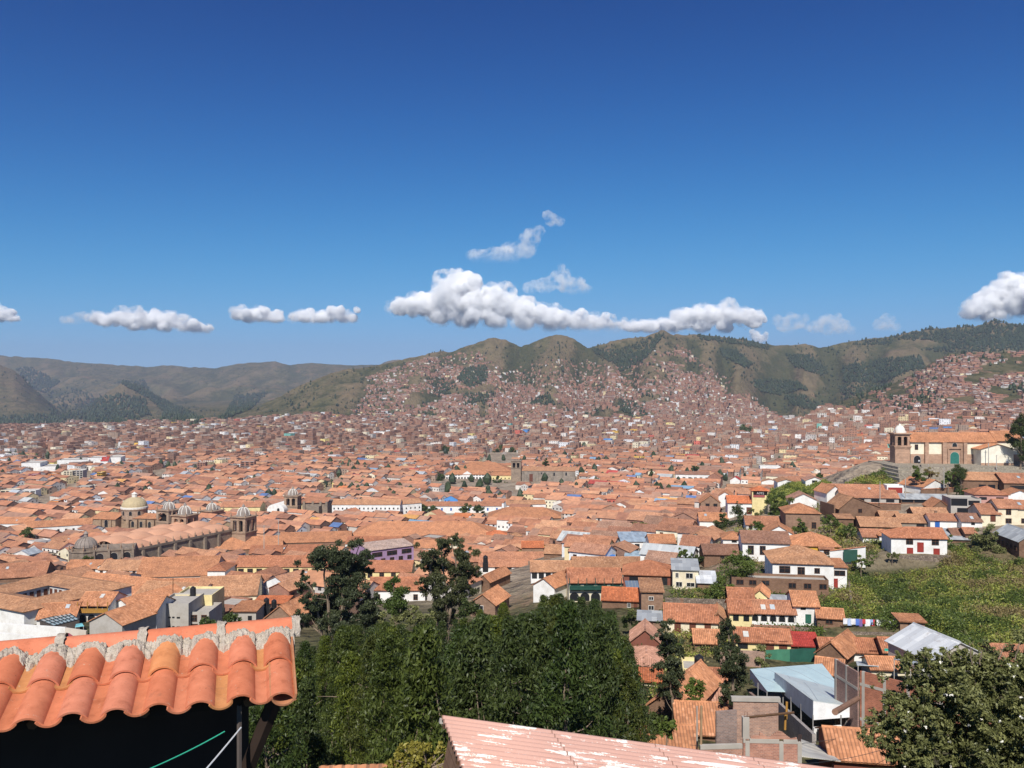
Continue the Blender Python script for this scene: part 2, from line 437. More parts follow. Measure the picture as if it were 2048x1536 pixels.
TERRA = np.array([(.47, .22, .13), (.44, .205, .122), (.52, .265, .155), (.38, .18, .112), (.48, .25, .155), (.31, .155, .105), (.53, .29, .175), (.42, .215, .142), (.36, .215, .155)])
FARROOF = np.array([(.32, .16, .115), (.26, .14, .105), (.36, .19, .14), (.22, .125, .10), (.36, .30, .27), (.28, .17, .135), (.18, .11, .09), (.42, .36, .33), (.36, .17, .11), (.24, .16, .14)])
BRICKS = np.array([(.34, .19, .135), (.30, .165, .115), (.39, .24, .17), (.27, .165, .125), (.37, .205, .14), (.38, .28, .215)])
PALE = np.array([(.78, .76, .72), (.74, .68, .52), (.62, .58, .54), (.70, .66, .60), (.72, .60, .36), (.5, .47, .44), (.72, .74, .76)])
def pick(pal, n, jit=.12):
    c = pal[rng.integers(0, len(pal), n)]
    return np.clip(c * (1 + (rng.random((n, 1)) - .5) * 2 * jit), .02, .9)

HILLTOWN = [
 ([(860, 712), (960, 703), (1010, 740), (1100, 720), (1160, 716), (1240, 735), (1300, 700), (1360, 688), (1420, 735), (1520, 800), (720, 800), (742, 748)], 1700, (4, 8), (2.6, 4.5)),  # outline in the photo, count, width range, height range
 ([(420, 858), (560, 856), (690, 838), (735, 790), (735, 752), (860, 715), (930, 735), (960, 700), (975, 740), (1000, 760), (1060, 775), (1120, 770), (1180, 752), (1235, 745), (1280, 790), (1330, 720), (1365, 700), (1420, 760), (1560, 830), (1640, 862), (1640, 885), (420, 885)], 6400, (5, 11), (2.8, 5.5)),
 ([(760, 835), (900, 790), (1080, 770), (1240, 790), (1480, 800), (1560, 835), (1600, 880), (700, 880)], 3000, (6, 13), (4, 9)),
 ([(1325, 708), (1365, 700), (1440, 770), (1540, 830), (1400, 835), (1320, 800)], 700, (5, 11), (2.8, 6)),
 ([(1700, 800), (1780, 775), (1850, 740), (1900, 712), (1990, 706), (2070, 706), (2070, 790), (1700, 815)], 1500, (6, 11), (2.6, 4.5)),
 ([(1640, 850), (1720, 800), (2070, 770), (2070, 868), (1800, 876), (1560, 896), (1540, 886)], 2200, (6, 13), (2.8, 6.5)),
 ([(-20, 853), (140, 842), (330, 846), (430, 850), (460, 870), (-20, 905)], 1500, (7, 14), (3.5, 8)),
]
def hill_houses():
    acc = []
    for poly, n, wr, hr in HILLTOWN:
        q = sample_poly(poly, n)
        # thin the town where the slopes stay green: patchy density
        keep = fbm(q[:, 0] / 46 + 4, q[:, 1] / 20 + 2, 3) > ((.40 if poly[0][0] in (1640, 1700) else .30) + .10 * rng.random(n))
        q = q[keep]
        D = hit(q[:, 0], q[:, 1], dmin=900)
        ok = ~np.isnan(D) & (D < 4200); q = q[ok]; D = D[ok]
        # terraces: snap to rows that follow the contour lines
        m = len(D)
        x = (q[:, 0] - CX) / F * D
        z = zfun(q[:, 0], D)
        w = wr[0] + (wr[1] - wr[0]) * rng.random(m) ** 1.5; h = hr[0] + (hr[1] - hr[0]) * rng.random(m) ** 2
        lon = rng.random(m) < .10; w = np.where(lon, w * 2.6, w)
        flat = rng.random(m) < .38
        wc = pick(BRICKS, m); pa = rng.random(m) < .12; wc[pa] = pick(PALE, int(pa.sum()))
        rc = pick(FARROOF, m)
        acc.append(dict(x=x, y=D, z=z, yaw=rng.normal(0, .30, m), w=w, d=5 + 4 * rng.random(m), h=h, p=np.full(m, .35), flat=flat, rc=rc, wc=wc))
    hs = {k: np.concatenate([a[k] for a in acc]) for k in acc[0]}
    o = link_mesh("hillside_houses", mass_mesh("hillside_houses", hs))
    tag(o, "small brick and adobe houses packed on the far hillsides", "houses", kind="stuff")
hill_houses()

# ------------------------------------------------------------------ woods on the hills
def mat_leaf(name, c1, c2, trans=.25):
    m = NT(name); a = m.n("ShaderNodeVertexColor", layer_name="Col")
    s = m.n("ShaderNodeSeparateColor"); m.l(a.outputs[0], s.inputs[0])
    c = m.mix(s.outputs[0], c1, c2)
    m.color(c); m.b.inputs["Roughness"].default_value = .55; m.b.inputs["Specular IOR Level"].default_value = .25
    tr = m.n("ShaderNodeBsdfTranslucent"); m.l(c, tr.inputs[0])
    mx = m.n("ShaderNodeMixShader"); mx.inputs[0].default_value = trans
    m.l(m.b.outputs[0], mx.inputs[1]); m.l(tr.outputs[0], mx.inputs[2]); m.l(mx.outputs[0], m.o.inputs[0])
    return m.m
def blob_trees(name, xyz, hgt, wid, mat):
    """far trees, each an uneven spindle of leafy facets"""
    n = len(xyz); rings = [(0.0, .30), (.25, .95), (.55, .8), (.82, .42)]; k = 6
    ang = np.arange(k) / k * 2 * np.pi
    vs = []
    for t, r in rings:
        rr = r * (.65 + .7 * rng.random((n, k)))
        tt = t + .10 * (rng.random((n, k)) - .5)
        vs.append(np.stack([xyz[:, 0:1] + rr * wid[:, None] * np.cos(ang), xyz[:, 1:2] + rr * wid[:, None] * np.sin(ang), xyz[:, 2:3] + tt * hgt[:, None]], -1))
    V = np.concatenate(vs + [np.stack([xyz[:, 0], xyz[:, 1], xyz[:, 2] + hgt], -1)[:, None, :]], 1)
    nv = V.shape[1]; b = (np.arange(n) * nv)[:, None]
    q = [(r * k + i, r * k + (i + 1) % k, (r + 1) * k + (i + 1) % k, (r + 1) * k + i) for r in range(len(rings) - 1) for i in range(k)]
    t = [((len(rings) - 1) * k + i, (len(rings) - 1) * k + (i + 1) % k, nv - 1) for i in range(k)]
    l4 = (b[:, None, :] + np.array(q)[None]).reshape(-1); l3 = (b[:, None, :] + np.array(t)[None]).reshape(-1)
    cnt = np.concatenate([np.full(n * len(q), 4), np.full(n * len(t), 3)])
    cv = np.concatenate([np.repeat(rng.random(n), len(q) * 4), np.repeat(rng.random(n), len(t) * 3)])
    return np_mesh(name, V.reshape(-1, 3), cnt, np.concatenate([l4, l3]), [mat], None, np.stack([cv, cv, cv, np.ones_like(cv)], -1))
WOODS = [  # outline in the photo, count, height range
 ([(30, 738), (60, 735), (120, 765), (90, 790), (60, 775)], 260, (14, 22)),
 ([(95, 785), (150, 775), (200, 800), (160, 840), (100, 845)], 160, (12, 20)),
 ([(0, 838), (100, 832), (130, 850), (0, 856)], 160, (12, 22)),
 ([(160, 830), (180, 800), (240, 790), (290, 800), (300, 830), (240, 852), (170, 852)], 420, (12, 22)),
 ([(235, 765), (290, 760), (300, 785), (360, 820), (340, 835), (300, 800)], 300, (12, 20)),
 ([(330, 800), (420, 850), (380, 860), (320, 850)], 200, (12, 20)),
 ([(450, 835), (470, 790), (540, 785), (500, 820), (420, 852)], 300, (12, 20)),
 ([(915, 760), (930, 738), (975, 732), (975, 762), (940, 778)], 260, (9, 14)),
 ([(865, 770), (910, 765), (900, 790), (870, 790)], 70, (8, 12)),
 ([(1180, 700), (1220, 725), (1300, 690), (1320, 668), (1240, 700)], 170, (8, 13)),
 ([(1225, 722), (1290, 700), (1315, 672), (1330, 668), (1290, 720), (1240, 745)], 300, (8, 14)),
 ([(1440, 700), (1470, 702), (1505, 730), (1495, 738), (1445, 715)], 260, (9, 15)),
 ([(1395, 672), (1500, 680), (1540, 692), (1535, 700), (1480, 690), (1400, 680)], 230, (9, 14)),
 ([(1500, 765), (1540, 760), (1600, 765), (1615, 780), (1560, 790), (1520, 785)], 260, (9, 15)),
 ([(1565, 795), (1600, 790), (1640, 810), (1635, 822), (1590, 815)], 150, (9, 14)),
 ([(1570, 710), (1620, 712), (1660, 745), (1640, 752), (1590, 735)], 230, (9, 15)),
 ([(1680, 735), (1760, 722), (1840, 712), (1850, 735), (1760, 765), (1690, 765)], 620, (9, 15)),
 ([(1780, 680), (1830, 664), (1900, 658), (1985, 644), (2060, 652), (2060, 690), (1900, 690), (1850, 680)], 800, (8, 14)),
 ([(1840, 700), (2060, 668), (2060, 700), (1880, 706)], 350, (8, 14)),
 ([(1700, 690), (1740, 680), (1790, 676), (1780, 690)], 90, (8, 12)),
 ([(1670, 770), (1790, 755), (1780, 775), (1690, 800)], 130, (8, 12)),
 ([(1060, 800), (1100, 790), (1110, 812), (1065, 815)], 60, (8, 12)),
 ([(925, 790), (990, 785), (1000, 800), (930, 812)], 90, (8, 12)),
 ([(1235, 808), (1260, 800), (1300, 835), (1260, 842)], 110, (9, 13)),
 ([(860, 690), (908, 698), (908, 706), (855, 712)], 30, (6, 10)),
]
def woods():
    M_cache['wood'] = mat_leaf("far_tree_leaves", (.018, .034, .016), (.045, .066, .026), .1)
    P_, Hh = [], []
    for poly, n, hr in WOODS:
        q = sample_poly(poly, int(n * 1.5)); D = hit(q[:, 0], q[:, 1], dmin=800); ok = ~np.isnan(D)
        q, D = q[ok], D[ok]
        P_.append(np.stack([(q[:, 0] - CX) / F * D, D, zfun(q[:, 0], D) - .5], -1)); Hh.append(hr[0] + (hr[1] - hr[0]) * rng.random(len(D)))
    # loose trees over all hills
    q = sample_poly([(0, 720), (500, 735), (820, 725), (1000, 690), (1330, 672), (1800, 680), (2060, 650), (2060, 880), (0, 880)], 13000)
    q = q[fbm(q[:, 0] / 60, q[:, 1] / 30, 4) > .49]
    D = hit(q[:, 0], q[:, 1], dmin=1000); ok = ~np.isnan(D) & (D > 1500); q, D = q[ok], D[ok]
    P_.append(np.stack([(q[:, 0] - CX) / F * D, D, zfun(q[:, 0], D) - .5], -1)); Hh.append(2.5 + 10 * rng.random(len(D)) ** 3)
    P_ = np.concatenate(P_); Hh = np.concatenate(Hh)
    o = link_mesh("hill_woods", blob_trees("hill_woods", P_, Hh, Hh * (.22 + .22 * rng.random(len(Hh))), M_cache['wood']))
    tag(o, "dark eucalyptus and pine woods scattered over the hills", "woods", kind="stuff")
woods()
def town_greenery():
    q = sample_poly([(0, 862), (400, 868), (1000, 862), (1700, 890), (1650, 950), (1400, 990), (1000, 1010), (0, 1010)], 900); q = q[fbm(q[:, 0] / 30 + 9, q[:, 1] / 9, 3) > .56]
    D = hit(q[:, 0], q[:, 1], dmin=500); ok = ~np.isnan(D); q, D = q[ok], D[ok]; P_ = np.stack([(q[:, 0] - CX) / F * D, D, zfun(q[:, 0], D) - .3], -1); Hh = 6 + 7 * rng.random(len(D))
    o = link_mesh("town_greenery", blob_trees("town_greenery", P_, Hh, Hh * .34, M_cache['wood'])); tag(o, "small dark trees dotted between the roofs of the far town", "trees", kind="stuff")
town_greenery()

# ------------------------------------------------------------------ clouds, far beyond the hills
def mat_cloud():
    m = NT("cloud_vapour")
    m.t.nodes.remove(m.b)
    v = m.n("ShaderNodeVolumePrincipled"); v.inputs["Color"].default_value = (1, 1, 1, 1); v.inputs["Density"].default_value = .011
    v.inputs["Anisotropy"].default_value = -0.35
    n = m.noise(m.pos(), .0060, 8, .66)
    gz = m.sep(m.n("ShaderNodeTexCoord").outputs["Generated"])[2]
    fade = m.n("ShaderNodeMapRange"); fade.interpolation_type = 'SMOOTHSTEP'; fade.inputs[1].default_value = .02; fade.inputs[2].default_value = .34; m.l(gz, fade.inputs[0])
    m.l(m.math('MULTIPLY', m.math('MULTIPLY', m.math('MAXIMUM', m.math('SUBTRACT', n, .44), 0.0), .42), fade.outputs[0]), v.inputs["Density"])
    m.l(v.outputs[0], m.o.inputs["Volume"])
    m.m.cycles.volume_step_rate = .16
    return m.m
CLOUDS = [  # label, blobs (u, v, radius in photo pixels), distance
 ("big white cloud with a tall rounded tower above the middle hills", [(800, 615, 22), (825, 612, 24), (850, 612, 26), (880, 605, 30), (905, 575, 28), (918, 562, 24), (935, 565, 22), (905, 600, 40), (945, 605, 36), (980, 605, 30), (975, 590, 16), (1010, 612, 30), (1045, 620, 30), (1085, 630, 26), (1120, 640, 26), (1155, 645, 24), (1100, 655, 20), (1190, 650, 20), (1215, 652, 17), (1238, 655, 15), (880, 628, 26), (930, 640, 24), (990, 640, 24), (1050, 645, 22)], 14500),
 ("long white cloud with a bumpy top over the left hills", [(195, 636, 15), (212, 642, 15), (235, 636, 18), (255, 640, 20), (285, 642, 20), (312, 640, 22), (340, 640, 20), (365, 648, 18), (392, 655, 18), (412, 660, 12), (270, 652, 14), (330, 656, 14)], 15000),
 ("left half of the pair of small flat clouds over the left hills", [(475, 628, 14), (495, 632, 18), (520, 630, 19), (545, 636, 16), (562, 638, 8)], 15000),
 ("right half of the pair of small flat clouds, longer and lower", [(590, 636, 13), (608, 634, 17), (635, 637, 15), (648, 636, 15), (662, 634, 16), (685, 635, 16), (705, 636, 12)], 15200),
 ("wide bright cloud sitting on the right hills", [(1258, 656, 13), (1270, 654, 16), (1300, 655, 18), (1330, 652, 20), (1365, 640, 26), (1395, 632, 24), (1425, 632, 24), (1455, 632, 24), (1485, 632, 22), (1508, 642, 20), (1400, 652, 20), (1450, 654, 18), (1345, 660, 16)], 14000),
 ("tiny white cloud peeping over the ridge under the wide cloud", [(1512, 672, 10), (1526, 676, 10), (1520, 684, 9)], 13000),
 ("tall white cloud rising behind the right hand ridge", [(1940, 625, 20), (1965, 610, 26), (1985, 590, 22), (2010, 575, 22), (2035, 565, 20), (2020, 605, 34), (1990, 630, 26), (2060, 600, 40), (2100, 590, 50)], 14000),
 ("small white cloud cut by the left edge of the photo", [(-30, 630, 26), (0, 628, 18), (18, 634, 13), (34, 638, 7)], 15000),
]
WISPS = [
 ("grey ragged cloud floating above the big tower cloud", [(960, 515, 18), (990, 512, 20), (1020, 510, 22), (1045, 500, 22), (1062, 478, 18), (1078, 464, 12), (1105, 440, 14), (1120, 443, 10)], 14500),
 ("small pointed cloud right of the tower cloud", [(1060, 576, 14), (1090, 572, 18), (1118, 560, 20), (1122, 546, 10), (1140, 574, 20), (1165, 578, 14)], 14500),
 ("faint grey puff left of the long bumpy cloud", [(135, 640, 12), (155, 638, 14), (172, 638, 10)], 15000),
 ("soft rounded puff right of the wide bright cloud", [(1570, 650, 16), (1588, 645, 18), (1600, 642, 12), (1578, 660, 12)], 14500),
 ("low grey cloud between two small puffs over the right hills", [(1630, 655, 14), (1655, 645, 18), (1680, 655, 18), (1700, 660, 12), (1660, 662, 14)], 14500),
 ("small grey puff left of the tall cloud at the ridge", [(1765, 650, 16), (1775, 640, 14), (1785, 654, 14)], 14500),
]
def cloud_hull(name, blobs, D, mat, seed, grow, nsat, vox, disp, parent=None, loc=None):
    import bmesh
    rr = random.Random(seed); k = D / F; bm = bmesh.new()
    for (u, v, r) in blobs:
        for j in range(nsat):
            rad = r * (1.0 if not j else rr.uniform(.45, .8)) * grow
            du = rr.uniform(-.8, .8) * r if j else 0; dv = -abs(rr.gauss(0, .42)) * r + .12 * r if j else 0; dd = rr.uniform(-1, 1) * r if j else 0
            p = pt(u + du, v + dv, D)
            bmesh.ops.create_icosphere(bm, subdivisions=2, radius=rad * k, matrix=Matrix.Translation((p[0], p[1] + dd * k, p[2])) @ Matrix.Diagonal((1, 1, .84, 1)))
    me = bpy.data.meshes.new(name); bm.to_mesh(me); bm.free()
    c = np.array([pt(b[0], b[1], D) for b in blobs]).mean(0)
    me.transform(Matrix.Translation(-Vector(c))); me.materials.append(mat)
    o = link_mesh(name, me, parent)
    if parent is None: o.location = c
    md = o.modifiers.new("blend", 'REMESH'); md.mode = 'VOXEL'; md.voxel_size = vox * k
    for sc_, st_ in disp:
        tx = bpy.data.textures.new("billow", 'CLOUDS'); tx.noise_scale = sc_ * k; tx.noise_depth = 3
        d_ = o.modifiers.new("billow", 'DISPLACE'); d_.texture = tx; d_.strength = st_ * k; d_.mid_level = .5; d_.texture_coords = 'LOCAL'
    return o
def cloud_mat(base, name, thr, mul, scale):
    m = base.copy(); m.name = name
    for n_ in m.node_tree.nodes:
        if n_.type == 'MATH' and n_.operation == 'MULTIPLY' and not n_.inputs[1].is_linked: n_.inputs[1].default_value = mul
        if n_.type == 'MATH' and n_.operation == 'SUBTRACT': n_.inputs[1].default_value = thr
        if n_.type == 'TEX_NOISE': n_.inputs["Scale"].default_value = scale
    m.cycles.volume_step_rate = .16
    return m
_cb_ = mat_cloud()
CORE, VEIL, THIN = cloud_mat(_cb_, "cloud_core_vapour", .40, .20, .0055), cloud_mat(_cb_, "cloud_veil_vapour", .47, .075, .0060), cloud_mat(_cb_, "thin_cloud_vapour", .45, .030, .0062)
def cloud(label, blobs, D, seed, thin=False):
    if thin:
        o = cloud_hull("cloud", blobs, D, THIN, seed, 1.2, 5, 2.0, ((14, 9), (5, 5)))
    else:
        o = cloud_hull("cloud", blobs, D, CORE, seed, .93, 4, 1.5, ((13, 7), (5, 5), (2.2, 2.2)))
        cloud_hull("veil", blobs, D, VEIL, seed + 7, 1.22, 5, 2.2, ((13, 9), (5, 7)), parent=o)
    tag(o, label, "cloud", "clouds over the hills")
for i, (lb, bl, D_) in enumerate(CLOUDS): cloud(lb, bl, D_, i)
for i, (lb, bl, D_) in enumerate(WISPS): cloud(lb, bl, D_, 50 + i, True)

# ------------------------------------------------------------------ air
def haze():
    m = NT("pale_air"); m.t.nodes.remove(m.b)
    v = m.n("ShaderNodeVolumePrincipled"); v.inputs["Color"].default_value = (.67, .77, 1, 1); v.inputs["Density"].default_value = 6.6e-5
    v.inputs["Anisotropy"].default_value = .25
    m.l(v.outputs[0], m.o.inputs["Volume"])
    x, y0, y1, z0, z1 = 10800, -120, 9500, -110, 520
    V = [(a, b, c) for c in (z0, z1) for b in (y0, y1) for a in (-x, x)]
    me = bpy.data.meshes.new("haze"); me.from_pydata(V, [], [(0, 2, 3, 1), (4, 5, 7, 6), (0, 1, 5, 4), (2, 6, 7, 3), (0, 4, 6, 2), (1, 3, 7, 5)])
    me.materials.append(m.m)
    o = link_mesh("haze", me); tag(o, kind="stuff")
haze()

# ------------------------------------------------------------------ building materials (colour comes from each object)
def mat_tile():
    m = NT("clay_roof_tiles"); oi = m.n("ShaderNodeObjectInfo"); s = m.sep(m.uv())
    cu = m.math('FLOOR', m.math('DIVIDE', s[0], .30)); cv = m.math('FLOOR', m.math('DIVIDE', s[1], .42))
    w = m.n("ShaderNodeTexWhiteNoise", noise_dimensions='3D'); m.l(m.comb(cu, cv, oi.outputs["Random"]), w.inputs["Vector"])
    c = m.mix(1.0, oi.outputs["Color"], m.ramp(w.outputs["Value"], [(.0, (.74, .70, .69)), (.3, (.92, .91, .89)), (.7, (1.04, 1.03, 1.0)), (.95, (1.14, 1.17, 1.2)), (1.0, (1.3, 1.45, 1.6))]), 'MULTIPLY')
    p = m.pos(); n = m.noise(p, .30, 5, .62)
    c = m.mix(1.0, c, m.ramp(n, [(.28, (.66, .66, .68)), (.5, (.98, .97, .95)), (.72, (1.2, 1.17, 1.12))]), 'MULTIPLY')
    # hollow under-tile rows painted darker for their shade as well as dirt
    f = m.math('ABSOLUTE', m.math('SUBTRACT', m.math('FRACT', m.math('DIVIDE', s[0], .30)), .5))
    c = m.mix(m.math('MULTIPLY', m.math('GREATER_THAN', f, .36), .55), c, (.12, .075, .055))
    m.color(c); m.b.inputs["Roughness"].default_value = .9; m.b.inputs["Specular IOR Level"].default_value = .12
    row = m.math('FRACT', m.math('DIVIDE', s[1], .42))
    m.bump(m.math('ADD', m.math('MULTIPLY', row, .6), m.math('MULTIPLY', m.noise(p, 6, 3), .6)), .5, .06)
    return m.m
def mat_sheet():
    m = NT("corrugated_sheet"); oi = m.n("ShaderNodeObjectInfo"); s = m.sep(m.uv())
    cu = m.math('FLOOR', m.math('DIVIDE', s[0], .9)); cv = m.math('FLOOR', m.math('DIVIDE', s[1], 2.4))
    w = m.n("ShaderNodeTexWhiteNoise", noise_dimensions='3D'); m.l(m.comb(cu, cv, oi.outputs["Random"]), w.inputs["Vector"])
    c = m.mix(1.0, oi.outputs["Color"], m.ramp(w.outputs["Value"], [(0, (.75, .75, .76)), (.6, (1, 1, 1)), (1, (1.22, 1.2, 1.16))]), 'MULTIPLY')
    n = m.noise(m.pos(), .8, 5, .7)
    c = m.mix(m.ramp(n, [(.56, (0, 0, 0)), (.74, (.55, .55, .55))]), c, (.22, .14, .09))
    m.color(c); m.b.inputs["Roughness"].default_value = .55; m.b.inputs["Specular IOR Level"].default_value = .35
    wv = m.math('SINE', m.math('MULTIPLY', s[0], 2 * math.pi / .2)); m.bump(wv, .5, .03)
    return m.m
def mat_wall():
    m = NT("painted_plaster"); oi = m.n("ShaderNodeObjectInfo"); p = m.pos()
    n = m.noise(p, .45, 6, .7)
    st = m.n("ShaderNodeMapping"); m.l(p, st.inputs[0]); st.inputs["Scale"].default_value = (2.2, 2.2, .35)
    n2 = m.noise(st.outputs[0], 1.0, 5, .7)
    c = m.mix(1.0, oi.outputs["Color"], m.ramp(n, [(.30, (.80, .77, .73)), (.55, (1, 1, 1)), (.75, (1.07, 1.06, 1.05))]), 'MULTIPLY')
    c = m.mix(m.ramp(n2, [(.58, (0, 0, 0)), (.80, (.40, .40, .40))]), c, m.mix(1.0, oi.outputs["Color"], (.55, .47, .40), 'MULTIPLY'))
    m.color(c); m.b.inputs["Roughness"].default_value = .92; m.b.inputs["Specular IOR Level"].default_value = .1
    m.bump(m.noise(p, 5, 4), .25, .05)
    return m.m
def mat_adobe():
    m = NT("adobe_blocks"); oi = m.n("ShaderNodeObjectInfo")
    br = m.n("ShaderNodeTexBrick"); m.l(m.uv(), br.inputs[0]); br.inputs["Scale"].default_value = 1.0; br.inputs["Brick Width"].default_value = .45; br.inputs["Row Height"].default_value = .17; br.inputs["Mortar Size"].default_value = .012
    br.inputs["Color1"].default_value = (1.12, 1.1, 1.08, 1); br.inputs["Color2"].default_value = (.86, .85, .84, 1); br.inputs["Mortar"].default_value = (.72, .70, .68, 1)
    n = m.noise(m.pos(), .5, 6, .7)
    c = m.mix(1.0, oi.outputs["Color"], br.outputs[0], 'MULTIPLY')
    c = m.mix(1.0, c, m.ramp(n, [(.3, (.72, .70, .70)), (.55, (1, 1, 1)), (.75, (1.22, 1.2, 1.16))]), 'MULTIPLY')
    m.color(c); m.b.inputs["Specular IOR Level"].default_value = .05; m.b.inputs["Roughness"].default_value = .95
    m.bump(m.math('ADD', br.outputs["Fac"], m.noise(m.pos(), 4, 4)), .4, .04)
    return m.m
def mat_brick():
    m = NT("bare_brick"); oi = m.n("ShaderNodeObjectInfo")
    br = m.n("ShaderNodeTexBrick"); m.l(m.uv(), br.inputs[0]); br.inputs["Scale"].default_value = 1.0; br.inputs["Brick Width"].default_value = .26; br.inputs["Row Height"].default_value = .11; br.inputs["Mortar Size"].default_value = .012
    br.inputs["Color1"].default_value = (1.15, 1.05, 1.0, 1); br.inputs["Color2"].default_value = (.74, .70, .70, 1); br.inputs["Mortar"].default_value = (1.05, 1.3, 1.5, 1)
    n = m.noise(m.pos(), .7, 5, .7)
    c = m.mix(1.0, oi.outputs["Color"], br.outputs[0], 'MULTIPLY')
    c = m.mix(1.0, c, m.ramp(n, [(.3, (.75, .75, .77)), (.55, (1, 1, 1)), (.75, (1.2, 1.2, 1.2))]), 'MULTIPLY')
    m.color(c); m.b.inputs["Specular IOR Level"].default_value = .08; m.bump(br.outputs["Fac"], -.4, .02)
    return m.m
def mat_stone(name="rubble_stone", sc=2.2, c1=(.30, .24, .19), c2=(.16, .125, .10), gap=(.10, .08, .065)):
    m = NT(name); p = m.pos()
    v = m.n("ShaderNodeTexVoronoi"); v.inputs["Scale"].default_value = sc; m.l(p, v.inputs["Vector"])
    e = m.n("ShaderNodeTexVoronoi", feature='DISTANCE_TO_EDGE'); e.inputs["Scale"].default_value = sc; m.l(p, e.inputs["Vector"])
    s = m.n("ShaderNodeSeparateColor"); m.l(v.outputs["Color"], s.inputs[0])
    c = m.mix(s.outputs[0], c1, c2); c = m.mix(m.ramp(e.outputs["Distance"], [(.02, (1, 1, 1)), (.09, (0, 0, 0))]), c, gap)
    n = m.noise(p, .8, 5, .7)
    m.color(m.mix(1.0, c, m.ramp(n, [(.3, (.8, .8, .8)), (.7, (1.2, 1.18, 1.15))]), 'MULTIPLY'))
    m.b.inputs["Specular IOR Level"].default_value = .08; m.bump(e.outputs["Distance"], .7, .15)
    return m.m
def mat_ashlar():
    m = NT("old_andesite_masonry"); oi = m.n("ShaderNodeObjectInfo"); p = m.pos()
    br = m.n("ShaderNodeTexBrick"); s = m.sep(p); m.l(m.comb(m.math('ADD', s[0], m.math('MULTIPLY', s[1], .7)), s[2]), br.inputs[0])
    br.inputs["Scale"].default_value = 1.0; br.inputs["Brick Width"].default_value = 1.1; br.inputs["Row Height"].default_value = .55; br.inputs["Mortar Size"].default_value = .02
    br.inputs["Color1"].default_value = (1.1, 1.08, 1.05, 1); br.inputs["Color2"].default_value = (.85, .84, .83, 1); br.inputs["Mortar"].default_value = (.7, .68, .66, 1)
    n = m.noise(p, .22, 6, .72)
    c = m.mix(1.0, oi.outputs["Color"], br.outputs[0], 'MULTIPLY')
    m.color(m.mix(1.0, c, m.ramp(n, [(.3, (.62, .61, .60)), (.52, (1, 1, 1)), (.75, (1.25, 1.2, 1.14))]), 'MULTIPLY'))
    m.b.inputs["Specular IOR Level"].default_value = .08; m.bump(n, .3, .3)
    return m.m
def mat_dark_pane():
    m = NT("dark_window_glass"); m.color((.018, .02, .024)); m.b.inputs["Roughness"].default_value = .12; m.b.inputs["Specular IOR Level"].default_value = .5  # window panes; also painted shade filling open arches and unframed openings
    return m.m
def mat_objcol(name, rough=.7, spec=.25):
    m = NT(name); oi = m.n("ShaderNodeObjectInfo"); n = m.noise(m.pos(), 1.2, 4, .6)
    m.color(m.mix(1.0, oi.outputs["Color"], m.ramp(n, [(.3, (.85, .85, .85)), (.7, (1.1, 1.1, 1.1))]), 'MULTIPLY'))
    m.b.inputs["Roughness"].default_value = rough; m.b.inputs["Specular IOR Level"].default_value = spec
    return m.m
TILE, SHEET, WALL, ADOBE, BRICK = mat_tile(), mat_sheet(), mat_wall(), mat_adobe(), mat_brick()
RUBBLE, ASHLAR, DARK_PANE, PAINT = mat_stone(), mat_ashlar(), mat_dark_pane(), mat_objcol("painted_surface")
DARK = mat_plain("interior_shade", (.016, .013, .011), .95, .2, 2)  # near-black colour painted in for the shade inside openings
WOOD = mat_plain("old_brown_wood", (.10, .055, .03), .75, .35, 3)
WOODY = mat_plain("varnished_yellow_wood", (.42, .22, .05), .6, .25, 3)
CONC = mat_plain("grey_concrete", (.40, .37, .33), .92, .3, .9)

RC = dict(t=(.44, .205, .122), o=(.51, .235, .125), b=(.28, .15, .105), p=(.46, .25, .18), d=(.46, .245, .14), r=(.46, .06, .05), g=(.40, .42, .43), B=(.34, .42, .50),
          T=(.43, .18, .10), w=(.62, .64, .66), k=(.10, .10, .11), R=(.56, .18, .08), m=(.20, .07, .07), c=(.6, .5, .3), q=(.56, .42, .36))
WC = dict(w=(.80, .79, .76), c=(.76, .68, .50), y=(.78, .66, .34), a=(.235, .145, .098), k=(.36, .18, .12), e=(.44, .41, .37), x=(.22, .085, .06), p=(.52, .30, .26), u=(.40, .27, .42), n=(.31, .20, .14), s=(.30, .25, .20), Y=(.70, .42, .06))
SHEETY = "gBwk"
PROTECT = []       # photo rectangles of things that nearer town houses must not cover
HAND = []          # footprints of things placed by hand: x, y, radius along, radius across, yaw
NAMES = {}         # landmark phrase -> photo position

